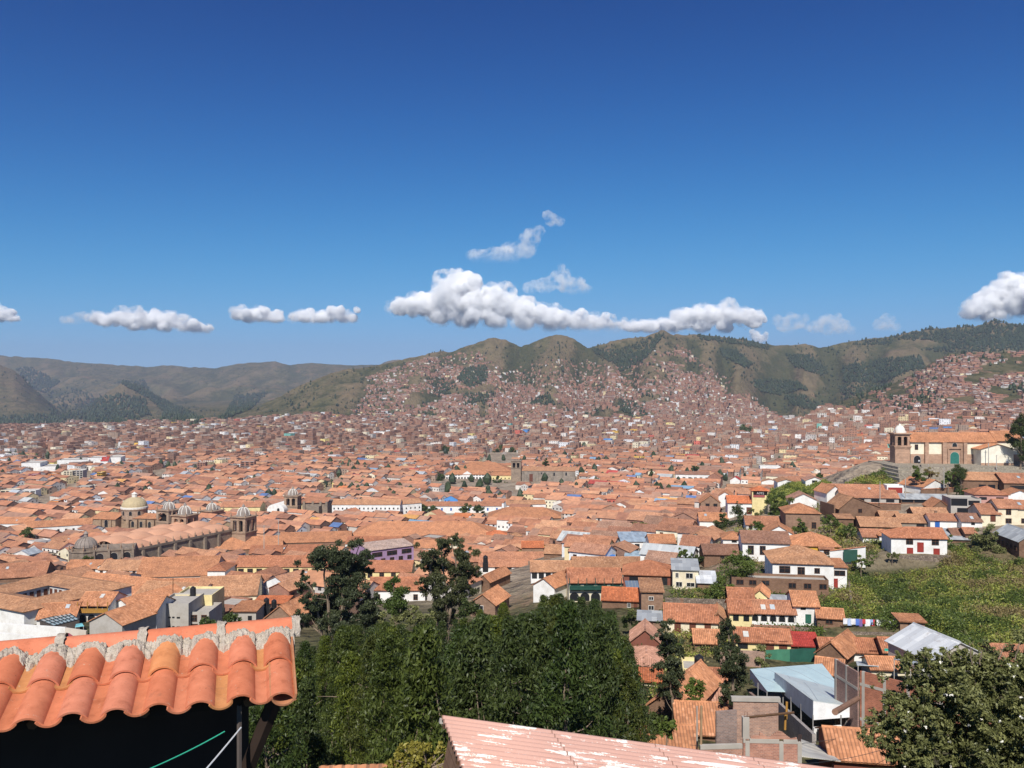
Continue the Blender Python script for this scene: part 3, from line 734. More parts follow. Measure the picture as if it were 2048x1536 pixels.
# ------------------------------------------------------------------ geometry builder
class MB:
    def __init__(self): self.v = []; self.f = []; self.m = []; self.uv = []
    def face(self, pts, mi=0, uv=None):
        b = len(self.v); self.v += [tuple(p) for p in pts]; self.f.append(tuple(range(b, b + len(pts)))); self.m.append(mi)
        if uv is None:
            p0 = Vector(pts[0]); e = (Vector(pts[1]) - p0); e = e.normalized() if e.length > 1e-6 else Vector((1, 0, 0))
            n = (Vector(pts[1]) - p0).cross(Vector(pts[-1]) - p0); n = n.normalized() if n.length > 1e-9 else Vector((0, 0, 1))
            t = n.cross(e); uv = [((Vector(p) - p0).dot(e), (Vector(p) - p0).dot(t)) for p in pts]
            off = p0.z if abs(n.z) < .3 else 0.0
            uv = [(a, b_ + off) for a, b_ in uv]
        self.uv += uv
    def box(self, x0, x1, y0, y1, z0, z1, mi=0, M=None, bottom=True):
        P = [(x0, y0, z0), (x1, y0, z0), (x1, y1, z0), (x0, y1, z0), (x0, y0, z1), (x1, y0, z1), (x1, y1, z1), (x0, y1, z1)]
        if M is not None: P = [tuple(M @ Vector(p)) for p in P]
        for q in ((0, 1, 5, 4), (1, 2, 6, 5), (2, 3, 7, 6), (3, 0, 4, 7), (4, 5, 6, 7)): self.face([P[i] for i in q], mi)
        if bottom: self.face([P[i] for i in (3, 2, 1, 0)], mi)
    def bar(self, a, b, r, n=6, mi=0, r2=None):
        a, b = Vector(a), Vector(b); d = (b - a).normalized(); r2 = r if r2 is None else r2
        t = d.orthogonal().normalized(); s = d.cross(t)
        ca = [a + (t * math.cos(i * 2 * math.pi / n) + s * math.sin(i * 2 * math.pi / n)) * r for i in range(n)]
        cb = [b + (t * math.cos(i * 2 * math.pi / n) + s * math.sin(i * 2 * math.pi / n)) * r2 for i in range(n)]
        for i in range(n): self.face([ca[i], ca[(i + 1) % n], cb[(i + 1) % n], cb[i]], mi)
        self.face(list(reversed(ca)), mi); self.face(cb, mi)
    def tube(self, pts, r, n=6, mi=0):
        for a, b in zip(pts[:-1], pts[1:]): self.bar(a, b, r, n, mi)
    def lathe(self, prof, c=(0, 0, 0), n=16, mi=0, sx=1, sy=1):
        for (r0, z0), (r1, z1) in zip(prof[:-1], prof[1:]):
            for i in range(n):
                a0, a1 = 2 * math.pi * i / n, 2 * math.pi * (i + 1) / n
                q = [(c[0] + r0 * sx * math.cos(a0), c[1] + r0 * sy * math.sin(a0), c[2] + z0), (c[0] + r0 * sx * math.cos(a1), c[1] + r0 * sy * math.sin(a1), c[2] + z0),
                     (c[0] + r1 * sx * math.cos(a1), c[1] + r1 * sy * math.sin(a1), c[2] + z1), (c[0] + r1 * sx * math.cos(a0), c[1] + r1 * sy * math.sin(a0), c[2] + z1)]
                if r1 < 1e-4: q = q[:3]
                if r0 < 1e-4: q = [q[0], q[2], q[3]]
                self.face(q, mi)
    def build(self, name, mats, parent=None, color=None, smooth=False, loc=None):
        me = bpy.data.meshes.new(name)
        me.from_pydata(self.v, [], self.f)
        for m in (mats if isinstance(mats, (list, tuple)) else [mats]): me.materials.append(m)
        me.polygons.foreach_set("material_index", self.m)
        l = me.uv_layers.new(name="UVMap"); l.data.foreach_set("uv", np.array(self.uv, np.float32).ravel())
        if smooth:
            me.polygons.foreach_set("use_smooth", [True] * len(self.f))
        me.update()
        o = link_mesh(name, me, parent)
        if loc is not None: o.location = loc
        if color is not None: o.color = (*color, 1)
        return o

def roof_plane(mb, p0, p1, p2, p3, wave=0.0, per=.30, thick=.10, mi=0):
    """eave p0->p1, top p3->p2; optional real corrugation running up the slope"""
    p0, p1, p2, p3 = map(Vector, (p0, p1, p2, p3))
    e = (p1 - p0); L = e.length; e = e / L
    n = e.cross((p3 + p2) / 2 - (p0 + p1) / 2).normalized()
    if n.z < 0: n = -n
    up = n.cross(e)
    if up.z < 0: up = -up
    s3, s2 = (p3 - p0).dot(e), (p2 - p0).dot(e); T = (p3 - p0).dot(up)
    def tend(s):
        t = 1.0
        if s3 > 1e-3: t = min(t, s / s3)
        if s2 < L - 1e-3: t = min(t, (L - s) / (L - s2))
        return max(t, 0) * T
    if wave <= 0:
        mb.face([p0, p1, p2, p3] if (p2 - p3).length > 1e-3 else [p0, p1, p2], mi, [(0, 0), (L, 0), (s2, T), (s3, T)] if (p2 - p3).length > 1e-3 else [(0, 0), (L, 0), (s2, T)])
    else:
        k = 4; N = max(8, int(L / per) * k); ss = [L * i / N for i in range(N + 1)]
        lo = [p0 + e * s + n * (wave * abs(math.sin(math.pi * s / per)) ** .8) for s in ss]
        hi = [p0 + e * s + up * tend(s) + n * (wave * abs(math.sin(math.pi * s / per)) ** .8) for s in ss]
        for i in range(N):
            mb.face([lo[i], lo[i + 1], hi[i + 1], hi[i]], mi, [(ss[i], 0), (ss[i + 1], 0), (ss[i + 1], tend(ss[i + 1])), (ss[i], tend(ss[i]))])
    d = -n * thick
    q = [p0 + d, p1 + d, p2 + d, p3 + d]
    top = [p0, p1, p2, p3]
    if (p2 - p3).length < 1e-3: q = q[:3]; top = top[:3]
    mb.face(list(reversed(q)), mi)
    for i in range(len(q)):
        j = (i + 1) % len(q); mb.face([q[i], q[j], top[j], top[i]], mi)
def ridge_cap(mb, a, b, r=.14, mi=0):
    a, b = Vector(a), Vector(b); d = (b - a).normalized(); s = d.cross(Vector((0, 0, 1))).normalized(); u = s.cross(d)
    ring = [(-1.1, -.35), (-.7, .45), (0, .8), (.7, .45), (1.1, -.35)]
    L = (b - a).length
    for (x0, z0), (x1, z1) in zip(ring[:-1], ring[1:]):
        mb.face([a + s * x0 * r + u * z0 * r, a + s * x1 * r + u * z1 * r, b + s * x1 * r + u * z1 * r, b + s * x0 * r + u * z0 * r], mi, [(.05, 0), (.2, 0), (.2, L), (.05, L)])

WIN = {}
def window_mesh(w, h, st):
    key = (round(w, 2), round(h, 2), st)
    if key in WIN: return WIN[key]
    mb = MB(); f = .09
    if st == 'a':
        n = 10; r = w / 2; pts = [(-r, -.03, 0), (r, -.03, 0)] + [(r * math.cos(math.pi * i / n), -.03, h - r + r * math.sin(math.pi * i / n)) for i in range(n + 1)]
        mb.face(pts, 1)  # dark face stands for the shade inside an open arch
        o = [(x * (1 + .10 / r), -.05, (z if z < h - r else h - r + (z - h + r) * (1 + .10 / r))) for x, _, z in pts[1:]] + [(-(r + .1), -.05, 0)]
        i_ = pts[1:] + [pts[0]]
        for k in range(len(o) - 1): mb.face([o[k], o[k + 1], (i_[k + 1][0], -.05, i_[k + 1][2]), (i_[k][0], -.05, i_[k][2])], 0)
    else:
        mb.face([(-w / 2, -.03, 0), (w / 2, -.03, 0), (w / 2, -.03, h), (-w / 2, -.03, h)], 1 if st in 'wxk' else 0)  # unframed openings are filled dark for the shade behind them
        if st != 'k':
            mb.box(-w / 2 - f, -w / 2, -.10, 0, -f, h + f, 0); mb.box(w / 2, w / 2 + f, -.10, 0, -f, h + f, 0)
            mb.box(-w / 2, w / 2, -.10, 0, h, h + f, 0); mb.box(-w / 2, w / 2, -.10, 0, -f, 0, 0)
            if st in 'wx':
                mb.box(-.035, .035, -.07, -.031, 0, h, 0)
                if h > 1.1: mb.box(-w / 2, -.036, -.068, -.031, h * .62, h * .62 + .06, 0); mb.box(.036, w / 2, -.068, -.031, h * .62, h * .62 + .06, 0)
            if st in 'dgbrt':
                mb.box(-w / 2 + .1, -.05, -.06, -.031, .15, h * .9, 0); mb.box(.05, w / 2 - .1, -.06, -.031, .15, h * .9, 0)
    me = bpy.data.meshes.new("window"); me.from_pydata(mb.v, [], mb.f); me.materials.append(PAINT); me.materials.append(DARK_PANE)
    me.polygons.foreach_set("material_index", mb.m); me.update(); WIN[key] = me
    return me
FRAME = dict(w=(.13, .06, .035), x=(.6, .58, .54), k=(.05, .04, .035), a=(.5, .46, .4), d=(.14, .05, .03), g=(.03, .13, .09), b=(.03, .12, .40), r=(.30, .04, .03), t=(.05, .45, .36))
def add_window(parent, x, y, z, w, h, st, face='f', col_=None):
    nm = dict(d="door", g="door", b="door", r="door", t="door", a="archway").get(st, "window")
    o = link_mesh(nm, window_mesh(w, h, st), parent); o.location = (x, y, z)
    o.rotation_euler = (0, 0, dict(f=0, r=R(90), l=R(-90), b=R(180))[face]); o.color = (*(col_ or FRAME[st]), 1)
    return o

def add_row(root, spec, w, d, h):
    for (n, zf, ww, wh, st, *xx) in spec:
        face = 'f'; x0, x1 = .0, 1.0
        if xx:
            if isinstance(xx[0], str): face = xx[0]; xx = xx[1:]
            if len(xx) == 2: x0, x1 = xx
        L = w if face in 'fb' else d
        for i in range(n):
            t = x0 + (x1 - x0) * (i + .5) / n
            z = zf * h if st not in 'dgbrt' or zf > .3 else zf * h
            if face == 'f': add_window(root, -w / 2 + t * L, 0, z, ww, wh, st, 'f')
            elif face == 'l': add_window(root, -w / 2, d - t * L, z, ww, wh, st, 'l')
            elif face == 'r': add_window(root, w / 2, t * L, z, ww, wh, st, 'r')

def gable_parts(root, k, w, d, h, p, rc, wc, near, wmat=None, rmat=None, ov=.45, ovg=.3, hl=False, hr=False, found=4.0, asym=0.0, wname="wall", rname="roof"):
    """walls and roof of one house in its own axes: front wall centred on the origin, x right, y away"""
    wmat = wmat or WALL; rmat = rmat or TILE
    wave, per = (.075, .30) if (near and rmat is TILE) else (0, .3)
    mb = MB(); z0 = -found
    rise = 0
    if k in ('gable', 'hip'):
        q = d / 2; rise = q * p
        if k == 'gable':
            P = lambda x: [(x, 0, z0), (x, d, z0), (x, d, h), (x, q, h + (rise if not ((x < 0 and hl) or (x > 0 and hr)) else 0)), (x, 0, h)]
        else: P = lambda x: [(x, 0, z0), (x, d, z0), (x, d, h), (x, 0, h)]
        mb.face([(-w / 2, 0, z0), (w / 2, 0, z0), (w / 2, 0, h), (-w / 2, 0, h)]); mb.face([(w / 2, d, z0), (-w / 2, d, z0), (-w / 2, d, h), (w / 2, d, h)])
        mb.face(P(w / 2)); mb.face(list(reversed(P(-w / 2))))
    elif k == 'gend':
        rise = w / 2 * p; ax = asym * w / 2
        mb.face([(-w / 2, 0, z0), (w / 2, 0, z0), (w / 2, 0, h), (ax, 0, h + rise), (-w / 2, 0, h)]); mb.face([(w / 2, d, z0), (-w / 2, d, z0), (-w / 2, d, h), (ax, d, h + rise), (w / 2, d, h)])
        mb.face([(w / 2, 0, z0), (w / 2, d, z0), (w / 2, d, h), (w / 2, 0, h)]); mb.face([(-w / 2, d, z0), (-w / 2, 0, z0), (-w / 2, 0, h), (-w / 2, d, h)])
    elif k == 'shed':
        rise = d * p
        mb.face([(-w / 2, 0, z0), (w / 2, 0, z0), (w / 2, 0, h), (-w / 2, 0, h)]); mb.face([(w / 2, d, z0), (-w / 2, d, z0), (-w / 2, d, h + rise), (w / 2, d, h + rise)])
        mb.face([(w / 2, 0, z0), (w / 2, d, z0), (w / 2, d, h + rise), (w / 2, 0, h)]); mb.face([(-w / 2, d, z0), (-w / 2, 0, z0), (-w / 2, 0, h), (-w / 2, d, h + rise)])
    elif k == 'flat':
        t = .18; ph = .5
        mb.face([(-w / 2, 0, z0), (w / 2, 0, z0), (w / 2, 0, h), (-w / 2, 0, h)]); mb.face([(w / 2, d, z0), (-w / 2, d, z0), (-w / 2, d, h), (w / 2, d, h)])
        mb.face([(w / 2, 0, z0), (w / 2, d, z0), (w / 2, d, h), (w / 2, 0, h)]); mb.face([(-w / 2, d, z0), (-w / 2, 0, z0), (-w / 2, 0, h), (-w / 2, d, h)])
        A = [(-w / 2, 0), (w / 2, 0), (w / 2, d), (-w / 2, d)]; B = [(-w / 2 + t, t), (w / 2 - t, t), (w / 2 - t, d - t), (-w / 2 + t, d - t)]
        for i in range(4):
            j = (i + 1) % 4
            mb.face([(*A[i], h), (*A[j], h), (*B[j], h), (*B[i], h)]); mb.face([(*B[i], h), (*B[j], h), (*B[j], h - ph), (*B[i], h - ph)])
    wall = mb.build(wname, wmat, root, wc)
    rb = MB(); o = ov; g = ovg; zt = .12
    if k == 'gable':
        q = d / 2; zr = h + rise + zt
        xl, xr = -w / 2 - g, w / 2 + g; rl, rr_ = xl, xr
        if hl: xl = -w / 2 - o; rl = -w / 2 + q
        if hr: xr = w / 2 + o; rr_ = w / 2 - q
        if rl > rr_: rl = rr_ = (rl + rr_) / 2
        ze = h - o * p + zt
        roof_plane(rb, (xl, -o, ze), (xr, -o, ze), (rr_, q, zr), (rl, q, zr), wave, per)
        roof_plane(rb, (xr, d + o, ze), (xl, d + o, ze), (rl, q, zr), (rr_, q, zr), 0)
        if hl: roof_plane(rb, (xl, d + o, ze), (xl, -o, ze), (rl, q, zr), (rl, q, zr), wave, per); ridge_cap(rb, (xl, -o, ze), (rl, q, zr)); ridge_cap(rb, (xl, d + o, ze), (rl, q, zr))
        if hr: roof_plane(rb, (xr, -o, ze), (xr, d + o, ze), (rr_, q, zr), (rr_, q, zr), wave, per); ridge_cap(rb, (xr, -o, ze), (rr_, q, zr)); ridge_cap(rb, (xr, d + o, ze), (rr_, q, zr))
        if rr_ - rl > .2: ridge_cap(rb, (rl, q, zr), (rr_, q, zr))
    elif k == 'hip':
        q = min(d, w) / 2; zr = h + q * p + zt; ze = h - o * p + zt
        if w >= d: R1, R2 = (-w / 2 + q, d / 2, zr), (w / 2 - q, d / 2, zr)
        else: R1, R2 = (0, q, zr), (0, d - q, zr)
        c = [(-w / 2 - o, -o, ze), (w / 2 + o, -o, ze), (w / 2 + o, d + o, ze), (-w / 2 - o, d + o, ze)]
        if w >= d:
            roof_plane(rb, c[0], c[1], R2, R1, wave, per); roof_plane(rb, c[2], c[3], R1, R2, 0)
            roof_plane(rb, c[1], c[2], R2, R2, wave, per); roof_plane(rb, c[3], c[0], R1, R1, wave, per)
            hips = [(c[0], R1), (c[3], R1), (c[1], R2), (c[2], R2)]
        else:
            roof_plane(rb, c[0], c[1], R1, R1, wave, per); roof_plane(rb, c[2], c[3], R2, R2, 0)
            roof_plane(rb, c[1], c[2], R2, R1, wave, per); roof_plane(rb, c[3], c[0], R1, R2, wave, per)
            hips = [(c[0], R1), (c[1], R1), (c[2], R2), (c[3], R2)]
        for a, b in hips: ridge_cap(rb, a, b)
        if (Vector(R1) - Vector(R2)).length > .2: ridge_cap(rb, R1, R2)
    elif k == 'gend':
        ax = asym * w / 2; pl = rise / (w / 2 + ax); pr = rise / (w / 2 - ax); zr = h + rise + zt
        roof_plane(rb, (-w / 2 - o, d + g, h - o * pl + zt), (-w / 2 - o, -g, h - o * pl + zt), (ax, -g, zr), (ax, d + g, zr), wave, per)
        roof_plane(rb, (w / 2 + o, -g, h - o * pr + zt), (w / 2 + o, d + g, h - o * pr + zt), (ax, d + g, zr), (ax, -g, zr), wave, per)
        ridge_cap(rb, (ax, -g, zr), (ax, d + g, zr))
    elif k == 'shed':
        roof_plane(rb, (-w / 2 - g, -o, h - o * p + zt), (w / 2 + g, -o, h - o * p + zt), (w / 2 + g, d + .15, h + rise + .15 * p + zt), (-w / 2 - g, d + .15, h + rise + .15 * p + zt), wave, per)
    elif k == 'flat':
        rb.face([(-w / 2 + .18, .18, h - .48), (w / 2 - .18, .18, h - .48), (w / 2 - .18, d - .18, h - .48), (-w / 2 + .18, d - .18, h - .48)])
        rmat = rmat if rmat is not TILE else CONC
    rf = rb.build(rname, rmat, root, rc)
    return wall, rf

def house(label, k, u0, u1, vb, ve, vr, rc='t', wc='w', wins=(), yaw=0, dep=None, D=None, cat="house", name="house", group=None, wm=None, hl=False, hr=False, p=None, asym=0., ov=.45, near=None, key=None, found=4.0):
    uc = (u0 + u1) / 2
    if D is None:
        D = float(hit(uc, vb, dmin=60)[0])
    cy = math.cos(R(yaw))
    w = (u1 - u0) / F * D / max(cy, .3); base = pt(uc, vb, D); h = (vb - ve) / F * D
    t = (vr - CY) / F; pp = p if p is not None else .42
    if k in ('gable', 'hip') and dep is None:
        q = (H - (base[2] + h) - t * D) / (t + pp); q = min(max(q, 1.6), 9.0); dep = 2 * q
        if p is None and yaw == 0:   # keep the depth sensible and let the pitch follow the photo
            pp = min(max((H - t * (D + q) - base[2] - h) / q, .22), .75)
    elif k == 'gend':
        dep = dep or 10.0
        if p is None: pp = min(max((ve - vr) / F * D / (w / 2), .18), .85)
    elif k == 'shed':
        dep = dep or 5.0
        if p is None: pp = min(max((H - t * (D + dep) - base[2] - h) / dep, .02), .6)
    else: dep = dep or max(4.0, w * .7)
    root = empty(name, base, R(yaw)); tag(root, label, cat, group)
    near = (D < 235) if near is None else near
    rm = SHEET if rc in SHEETY else TILE
    if k == 'flat': rm = CONC
    wmat = wm or (ADOBE if wc in 'an' else BRICK if wc == 'k' else WALL)
    rr = random.Random(label); j = 1 + rr.uniform(-.10, .10)
    gable_parts(root, k, w, dep, h, pp, tuple(min(.9, c * j) for c in RC[rc]), WC[wc], near, wmat, rm, hl=hl, hr=hr, asym=asym, ov=ov, found=found)
    add_row(root, wins, w, dep, h)
    if k == 'gable' and rm is TILE and w > 5 and dep > 5 and rr.random() < .42:      # glass tiles let into the slope
        for q in range(rr.choice((1, 1, 2))):
            xx = rr.uniform(-.36, .36) * w; t0 = rr.uniform(.35, .7) * dep / 2; sk = MB(); a_ = math.atan(pp); M_ = Matrix.Translation((xx, t0, h + t0 * pp + .235)) @ Matrix.Rotation(a_, 4, 'X'); sk.box(-.42, .42, -.7, .7, -.06, 0, 0, M_)
            sk.build("skylight", PAINT, root, rr.choice(((.46, .50, .52), (.55, .54, .50), (.36, .42, .46))))
    if k in ('gable', 'hip') and w > 8 and rr.random() < .2:
        ch = MB(); xx = rr.uniform(-.3, .3) * w; zz = h + dep / 2 * pp; ch.box(xx - .3, xx + .3, dep * .56, dep * .56 + .55, zz - 1.0, zz + .7); ch.box(xx - .4, xx + .4, dep * .56 - .1, dep * .56 + .65, zz + .703, zz + .82); ch.build("chimney", ADOBE, root, WC['n'])
    c, s = math.cos(R(yaw)), math.sin(R(yaw))
    HAND.append((base[0] - s * dep / 2, base[1] + c * dep / 2, w / 2, dep / 2, R(yaw)))
    if key: NAMES[key] = (uc, ve)
    (D > (165 if uc < 1250 else 240)) and PROTECT.append((u0 + 2, u1 - 2, min(vr, ve), ve + .4 * (vb - ve), D))
    root["_D"] = D
    return root, w, dep, h, D

# ------------------------------------------------------------------ houses on the right hand slope, placed one by one
G1 = "houses on the right hand slope"; G2 = "houses below the wood"; G3 = "houses of the old town"
def HS(*a, **k):
    k.setdefault("group", G1); k.setdefault("yaw", -9); return house(*a, **k)
w2 = [(2, .30, .9, 1.1, 'w')]
# around the small plaza church
HS("long tile roofed house with three dark windows under its eave, below the plaza", 'gable', 1686, 1794, 1007, 995, 980, 't', 'e', [(3, .25, 2.6, 1.0, 'k', .2, .98)])
HS("white gabled house end with orange tiles, left of the long three window house", 'gend', 1653, 1687, 1008, 985, 972, 'o', 'w', [], dep=9, yaw=8)
HS("longer tile roof standing just behind the three window house", 'gable', 1655, 1768, 992, 983, 968, 't', 'w', [], dep=9)
HS("tall bare adobe barn with a lopsided gable and one tiny window", 'gend', 1677, 1763, 1040, 1016, 994, 'd', 'a', [(1, .62, 1.1, 1.1, 'w', .38, .62)], dep=9, asym=-.35, yaw=6)
HS("low adobe lean-to against the left foot of the adobe barn", 'shed', 1675, 1706, 1058, 1037, 1028, 'd', 'a', [], dep=5)
HS("adobe house with a big shaded left gable, below the adobe barn", 'gable', 1724, 1800, 1064, 1053, 1036, 'd', 'a', [], dep=9)
HS("weathered tile roof with a small tile chimney behind the shaded gable house", 'gable', 1764, 1800, 1046, 1036, 1018, 'd', 'a', [], dep=7)
HS("weathered tile house with a grey sheet awning above its dark doorway", 'gable', 1802, 1866, 1057, 1045, 1029, 'd', 's', [(1, .0, 2.2, 1.4, 'k', .4, .8)])
HS("low white house with a bright blue door and blue step", 'gable', 1863, 1925, 1056, 1041, 1028, 't', 'w', [(1, 0, 1.1, 2.0, 'b', .12, .3)])
HS("white and pinkish house with sagging tiles, right of the blue door house", 'gable', 1925, 1963, 1056, 1043, 1027, 'b', 'w', [(1, .45, 1.0, .8, 'k', .4, .7)])
HS("two storey white house with dark red windows above the rubble retaining wall", 'gable', 1786, 1890, 1109, 1076, 1055, 'T', 'w', [(2, .62, 1.5, 1.25, 'w', .10, 1.02), (1, .18, 1.35, 2.2, 'r', .45, .60), (2, .02, 1.3, 1.45, 'r', .10, 1.05)], hl=True, key="two storey white house with dark red windows")
HS("small hipped orange wing on the left of the red windowed white house", 'hip', 1760, 1788, 1086, 1071, 1058, 'o', 'w', [], dep=7)
HS("narrow pale yellow house with a brown door under a low tile roof", 'gable', 1964, 2000, 1052, 1028, 1008, 't', 'c', [(1, .40, 1.2, 2.0, 'd', .45, .75)])
HS("cream house with two brown windows, one above the other", 'gable', 1998, 2034, 1050, 1016, 999, 't', 'c', [(1, .62, 1.2, 1.6, 'w', .35, .7), (1, .12, 1.4, 1.2, 'w', .35, .7)])
HS("cream house cut by the right edge, next to the two window cream house", 'gable', 2035, 2075, 1050, 1018, 1001, 't', 'c', [(1, .12, 1.4, 1.2, 'w', .2, .5)])
HS("hip roofed house with pinkish upper wall and white lower wall", 'hip', 1952, 2014, 1011, 989, 971, 'T', 'p', [(2, .5, 2.2, .9, 'k')], dep=9)
HS("orange gabled roof at the right edge above the cream houses", 'gend', 2016, 2064, 1004, 991, 981, 'o', 'w', [], dep=8, yaw=-12)
HS("long adobe house with a pillared porch below the plaza church", 'gable', 1924, 2008, 980, 960, 945, 'd', 'a', [(3, .1, 2.2, 1.5, 'k', .38, 1.0)])
HS("adobe house at the right edge under the plaza church", 'gable', 2011, 2076, 984, 966, 947, 't', 'a', [(1, .3, 6, 1.2, 'k', .1, .8)])
HS("new orange roofed house with a white gable facing the valley", 'gend', 1842, 1897, 985, 973, 960, 'o', 'w', [], dep=11, yaw=20)
HS("old shed with patched grey metal roof and a dark open front", 'shed', 1806, 1900, 1006, 999, 988, 'g', 'a', [(4, .05, 3.6, 1.1, 'k')], dep=6)
HS("two storey bare concrete house with open dark balconies", 'flat', 1904, 1960, 1030, 997, 990, 'g', 'e', [(1, .55, 4.6, 2.2, 'k', .05, .5), (1, .60, 3.2, 1.4, 'k', .55, .98), (1, .06, 4.0, 1.8, 'k', .18, .7)], dep=8)
HS("little adobe hut with a neat two pitched tile roof facing the viewer", 'gend', 1864, 1898, 1030, 1015, 1001, 'o', 'a', [(1, .6, 1.6, .5, 'k', .5, .9)], dep=8)
HS("patched tile roof in front of the little adobe hut", 'gable', 1832, 1896, 1044, 1031, 1018, 'd', 'a', [], dep=8)
HS("white kiosk like hut with a red front, behind the three window house", 'flat', 1775, 1806, 989, 971, 968, 'w', 'w', [(1, .1, 4.5, 2.0, 'r')], dep=5)
HS("small tile roof above the dark green gate", 'gable', 1727, 1764, 1084, 1074, 1059, 't', 'w', [], dep=7)
HS("lean-to of rusty grey sheets beside the red windowed white house", 'shed', 1888, 1938, 1086, 1079, 1057, 'g', 'a', [], dep=10)
HS("small weathered tile roof behind the rusty grey lean-to", 'gable', 1907, 1938, 1080, 1071, 1057, 'b', 'a', [], dep=6)
HS("tiny hut with a new tile roof beside the big leafy bush tree", 'gable', 1932, 1952, 1082, 1067, 1056, 't', 'a', [], dep=5)
HS("long grey metal roofed house with a brown gable at the right edge", 'gend', 2040, 2092, 1120, 1083, 1066, 'g', 'a', [(5, .45, .8, 1.0, 'w', 'l', .1, .95)], dep=13, yaw=-6)
# the hollow in the middle right
HS("white house with orange tile roof and brown doors below its lettered loggia", 'gable', 1457, 1531, 1030, 1006, 990, 'R', 'w', [(3, .08, 1.5, 2.3, 'd', .12, .98)], key="white house with the lettered loggia", dep=9)
HS("grey gabled house just behind the lettered loggia", 'gend', 1474, 1498, 992, 982, 973, 'd', 'e', [], dep=9, yaw=-10)
HS("white gabled house on the left of the lettered loggia house", 'gend', 1438, 1462, 1012, 992, 984, 'o', 'w', [], dep=10, yaw=-18)
HS("brick house with pale yellow pillars and four dark openings", 'gend', 1402, 1440, 1030, 1005, 991, 'o', 'n', [(2, .62, 1.6, 1.5, 'k', .15, .95), (2, .15, 1.6, 1.2, 'k', .15, .95)], dep=9, yaw=-8)
HS("broad orange roof above a low white wall, left of the two slim garden trees", 'gable', 1400, 1456, 1050, 1042, 1022, 'o', 'w', [], yaw=-8, dep=10)
HS("long weathered roof along the near end of the straight street", 'gable', 1456, 1546, 980, 974, 964, 'd', 'a', [], dep=9)
HS("white gable end with a red metal roof beside the straight street", 'gend', 1461, 1479, 968, 960, 954, 'r', 'w', [], dep=14, yaw=-20)
HS("first white gable of the row behind the green lawn", 'gend', 1522, 1557, 970, 964, 959, 'd', 'w', [], dep=11)
HS("middle white gable of the row behind the green lawn, with dark gap", 'gend', 1556, 1589, 971, 964, 959, 'd', 'w', [(1, .3, 3, 1, 'k', .6, .98)], dep=11)
HS("rightmost white gabled house behind the green lawn, with red upper roof", 'gend', 1612, 1647, 970, 961, 954, 'p', 'w', [(1, .5, 2.2, 1.0, 'k', .3, .7)], dep=10)
HS("long white two storey building with two rows of dark windows by the street", 'gable', 1352, 1418, 968, 949, 941, 'b', 'w', [(6, .58, 2.6, 1.2, 'k'), (6, .12, 2.4, 1.2, 'k', .1, 1)], dep=12)
HS("brick house with a blue mural along its foot at the street corner", 'gend', 1417, 1440, 973, 954, 946, 't', 'k', [(1, .45, 1.6, 1.3, 'k', .08, .3)], dep=14, yaw=-22, key="brick house with the blue mural")
HS("white building with a red sign on its roof above the white gable row", 'flat', 1521, 1560, 944, 932, 928, 'w', 'w', [(4, .2, 2.2, 1.6, 'w')], dep=12)
HS("unplastered brick house with a tiled top floor and two dormer windows", 'hip', 1573, 1638, 1059, 1026, 1003, 'o', 'n', [(2, .08, 1.2, 1.8, 'w', .3, 1.0)], dep=11)
HS("house with white gable and pale roof behind the unplastered brick house", 'gend', 1582, 1632, 1018, 1000, 988, 'p', 'w', [], dep=9, ov=.8)
HS("long low tile roof over a white wall between two garden trees", 'gable', 1494, 1562, 1060, 1050, 1033, 't', 'w', [(4, .1, 1.0, 1.4, 'w')])
HS("large white house with a dark wavy tile roof and two tall brown windows", 'gable', 1487, 1578, 1122, 1086, 1063, 'b', 'w', [(2, .36, 1.3, 2.1, 'w', .05, .55)], key="large white house with two tall brown windows", dep=10)
HS("white hipped house with one dark window, left of the two tall windows house", 'hip', 1447, 1488, 1094, 1078, 1061, 'o', 'w', [(1, .55, 1.4, .7, 'k', .35, .7)], dep=8)
HS("orange cross gabled roof behind the two tall windows house", 'gend', 1532, 1584, 1078, 1067, 1052, 'o', 'w', [], dep=9, yaw=-14)
HS("low adobe house under a faded brown roof, left of the two tall windows house", 'gable', 1409, 1490, 1124, 1109, 1089, 'b', 'a', [(1, .3, 1.2, .8, 'k', .3, .6)], yaw=-4)
HS("ochre walled house under a wide hipped orange roof", 'hip', 1586, 1676, 1112, 1092, 1061, 'o', 'Y', [], dep=12)
HS("thin strip of tiles over a white wall behind the big hipped white house", 'gable', 1640, 1666, 1112, 1098, 1090, 't', 'w', [(1, .2, 1.2, 1.2, 'w')], dep=4)
HS("big white house under a wide pyramid of tiles, its wall facing the viewer", 'hip', 1548, 1664, 1170, 1127, 1095, 'd', 'w', [(1, .55, 2.2, 1.4, 'w', .12, .28), (1, .50, 1.4, 1.5, 'w', .40, .54), (1, .58, 1.0, 1.0, 'w', .66, .8), (1, .05, 1.1, .7, 'k', .40, .54)], dep=13, key="big white house under the tile pyramid")
HS("low white wing with a brown door, right of the tile pyramid house", 'shed', 1664, 1693, 1176, 1135, 1117, 'o', 'w', [(1, .62, 2.2, 1.0, 'w', .15, .9), (1, .02, 1.0, 1.9, 'r', .05, .4)], dep=7, yaw=-8)
HS("long roofless adobe house with six small barred windows", 'flat', 1467, 1652, 1188, 1157, 1150, 't', 'a', [(3, .55, 1.4, .9, 'w', .02, .42), (3, .42, 1.4, 1.0, 'w', .55, 1.02)], dep=4.5, key="long adobe house with six small windows")
HS("pale yellow house with two square dark windows and a tile roof", 'gable', 1460, 1503, 1262, 1226, 1203, 'T', 'y', [(2, .55, 1.0, 1.1, 'k', .05, .98)], dep=7)
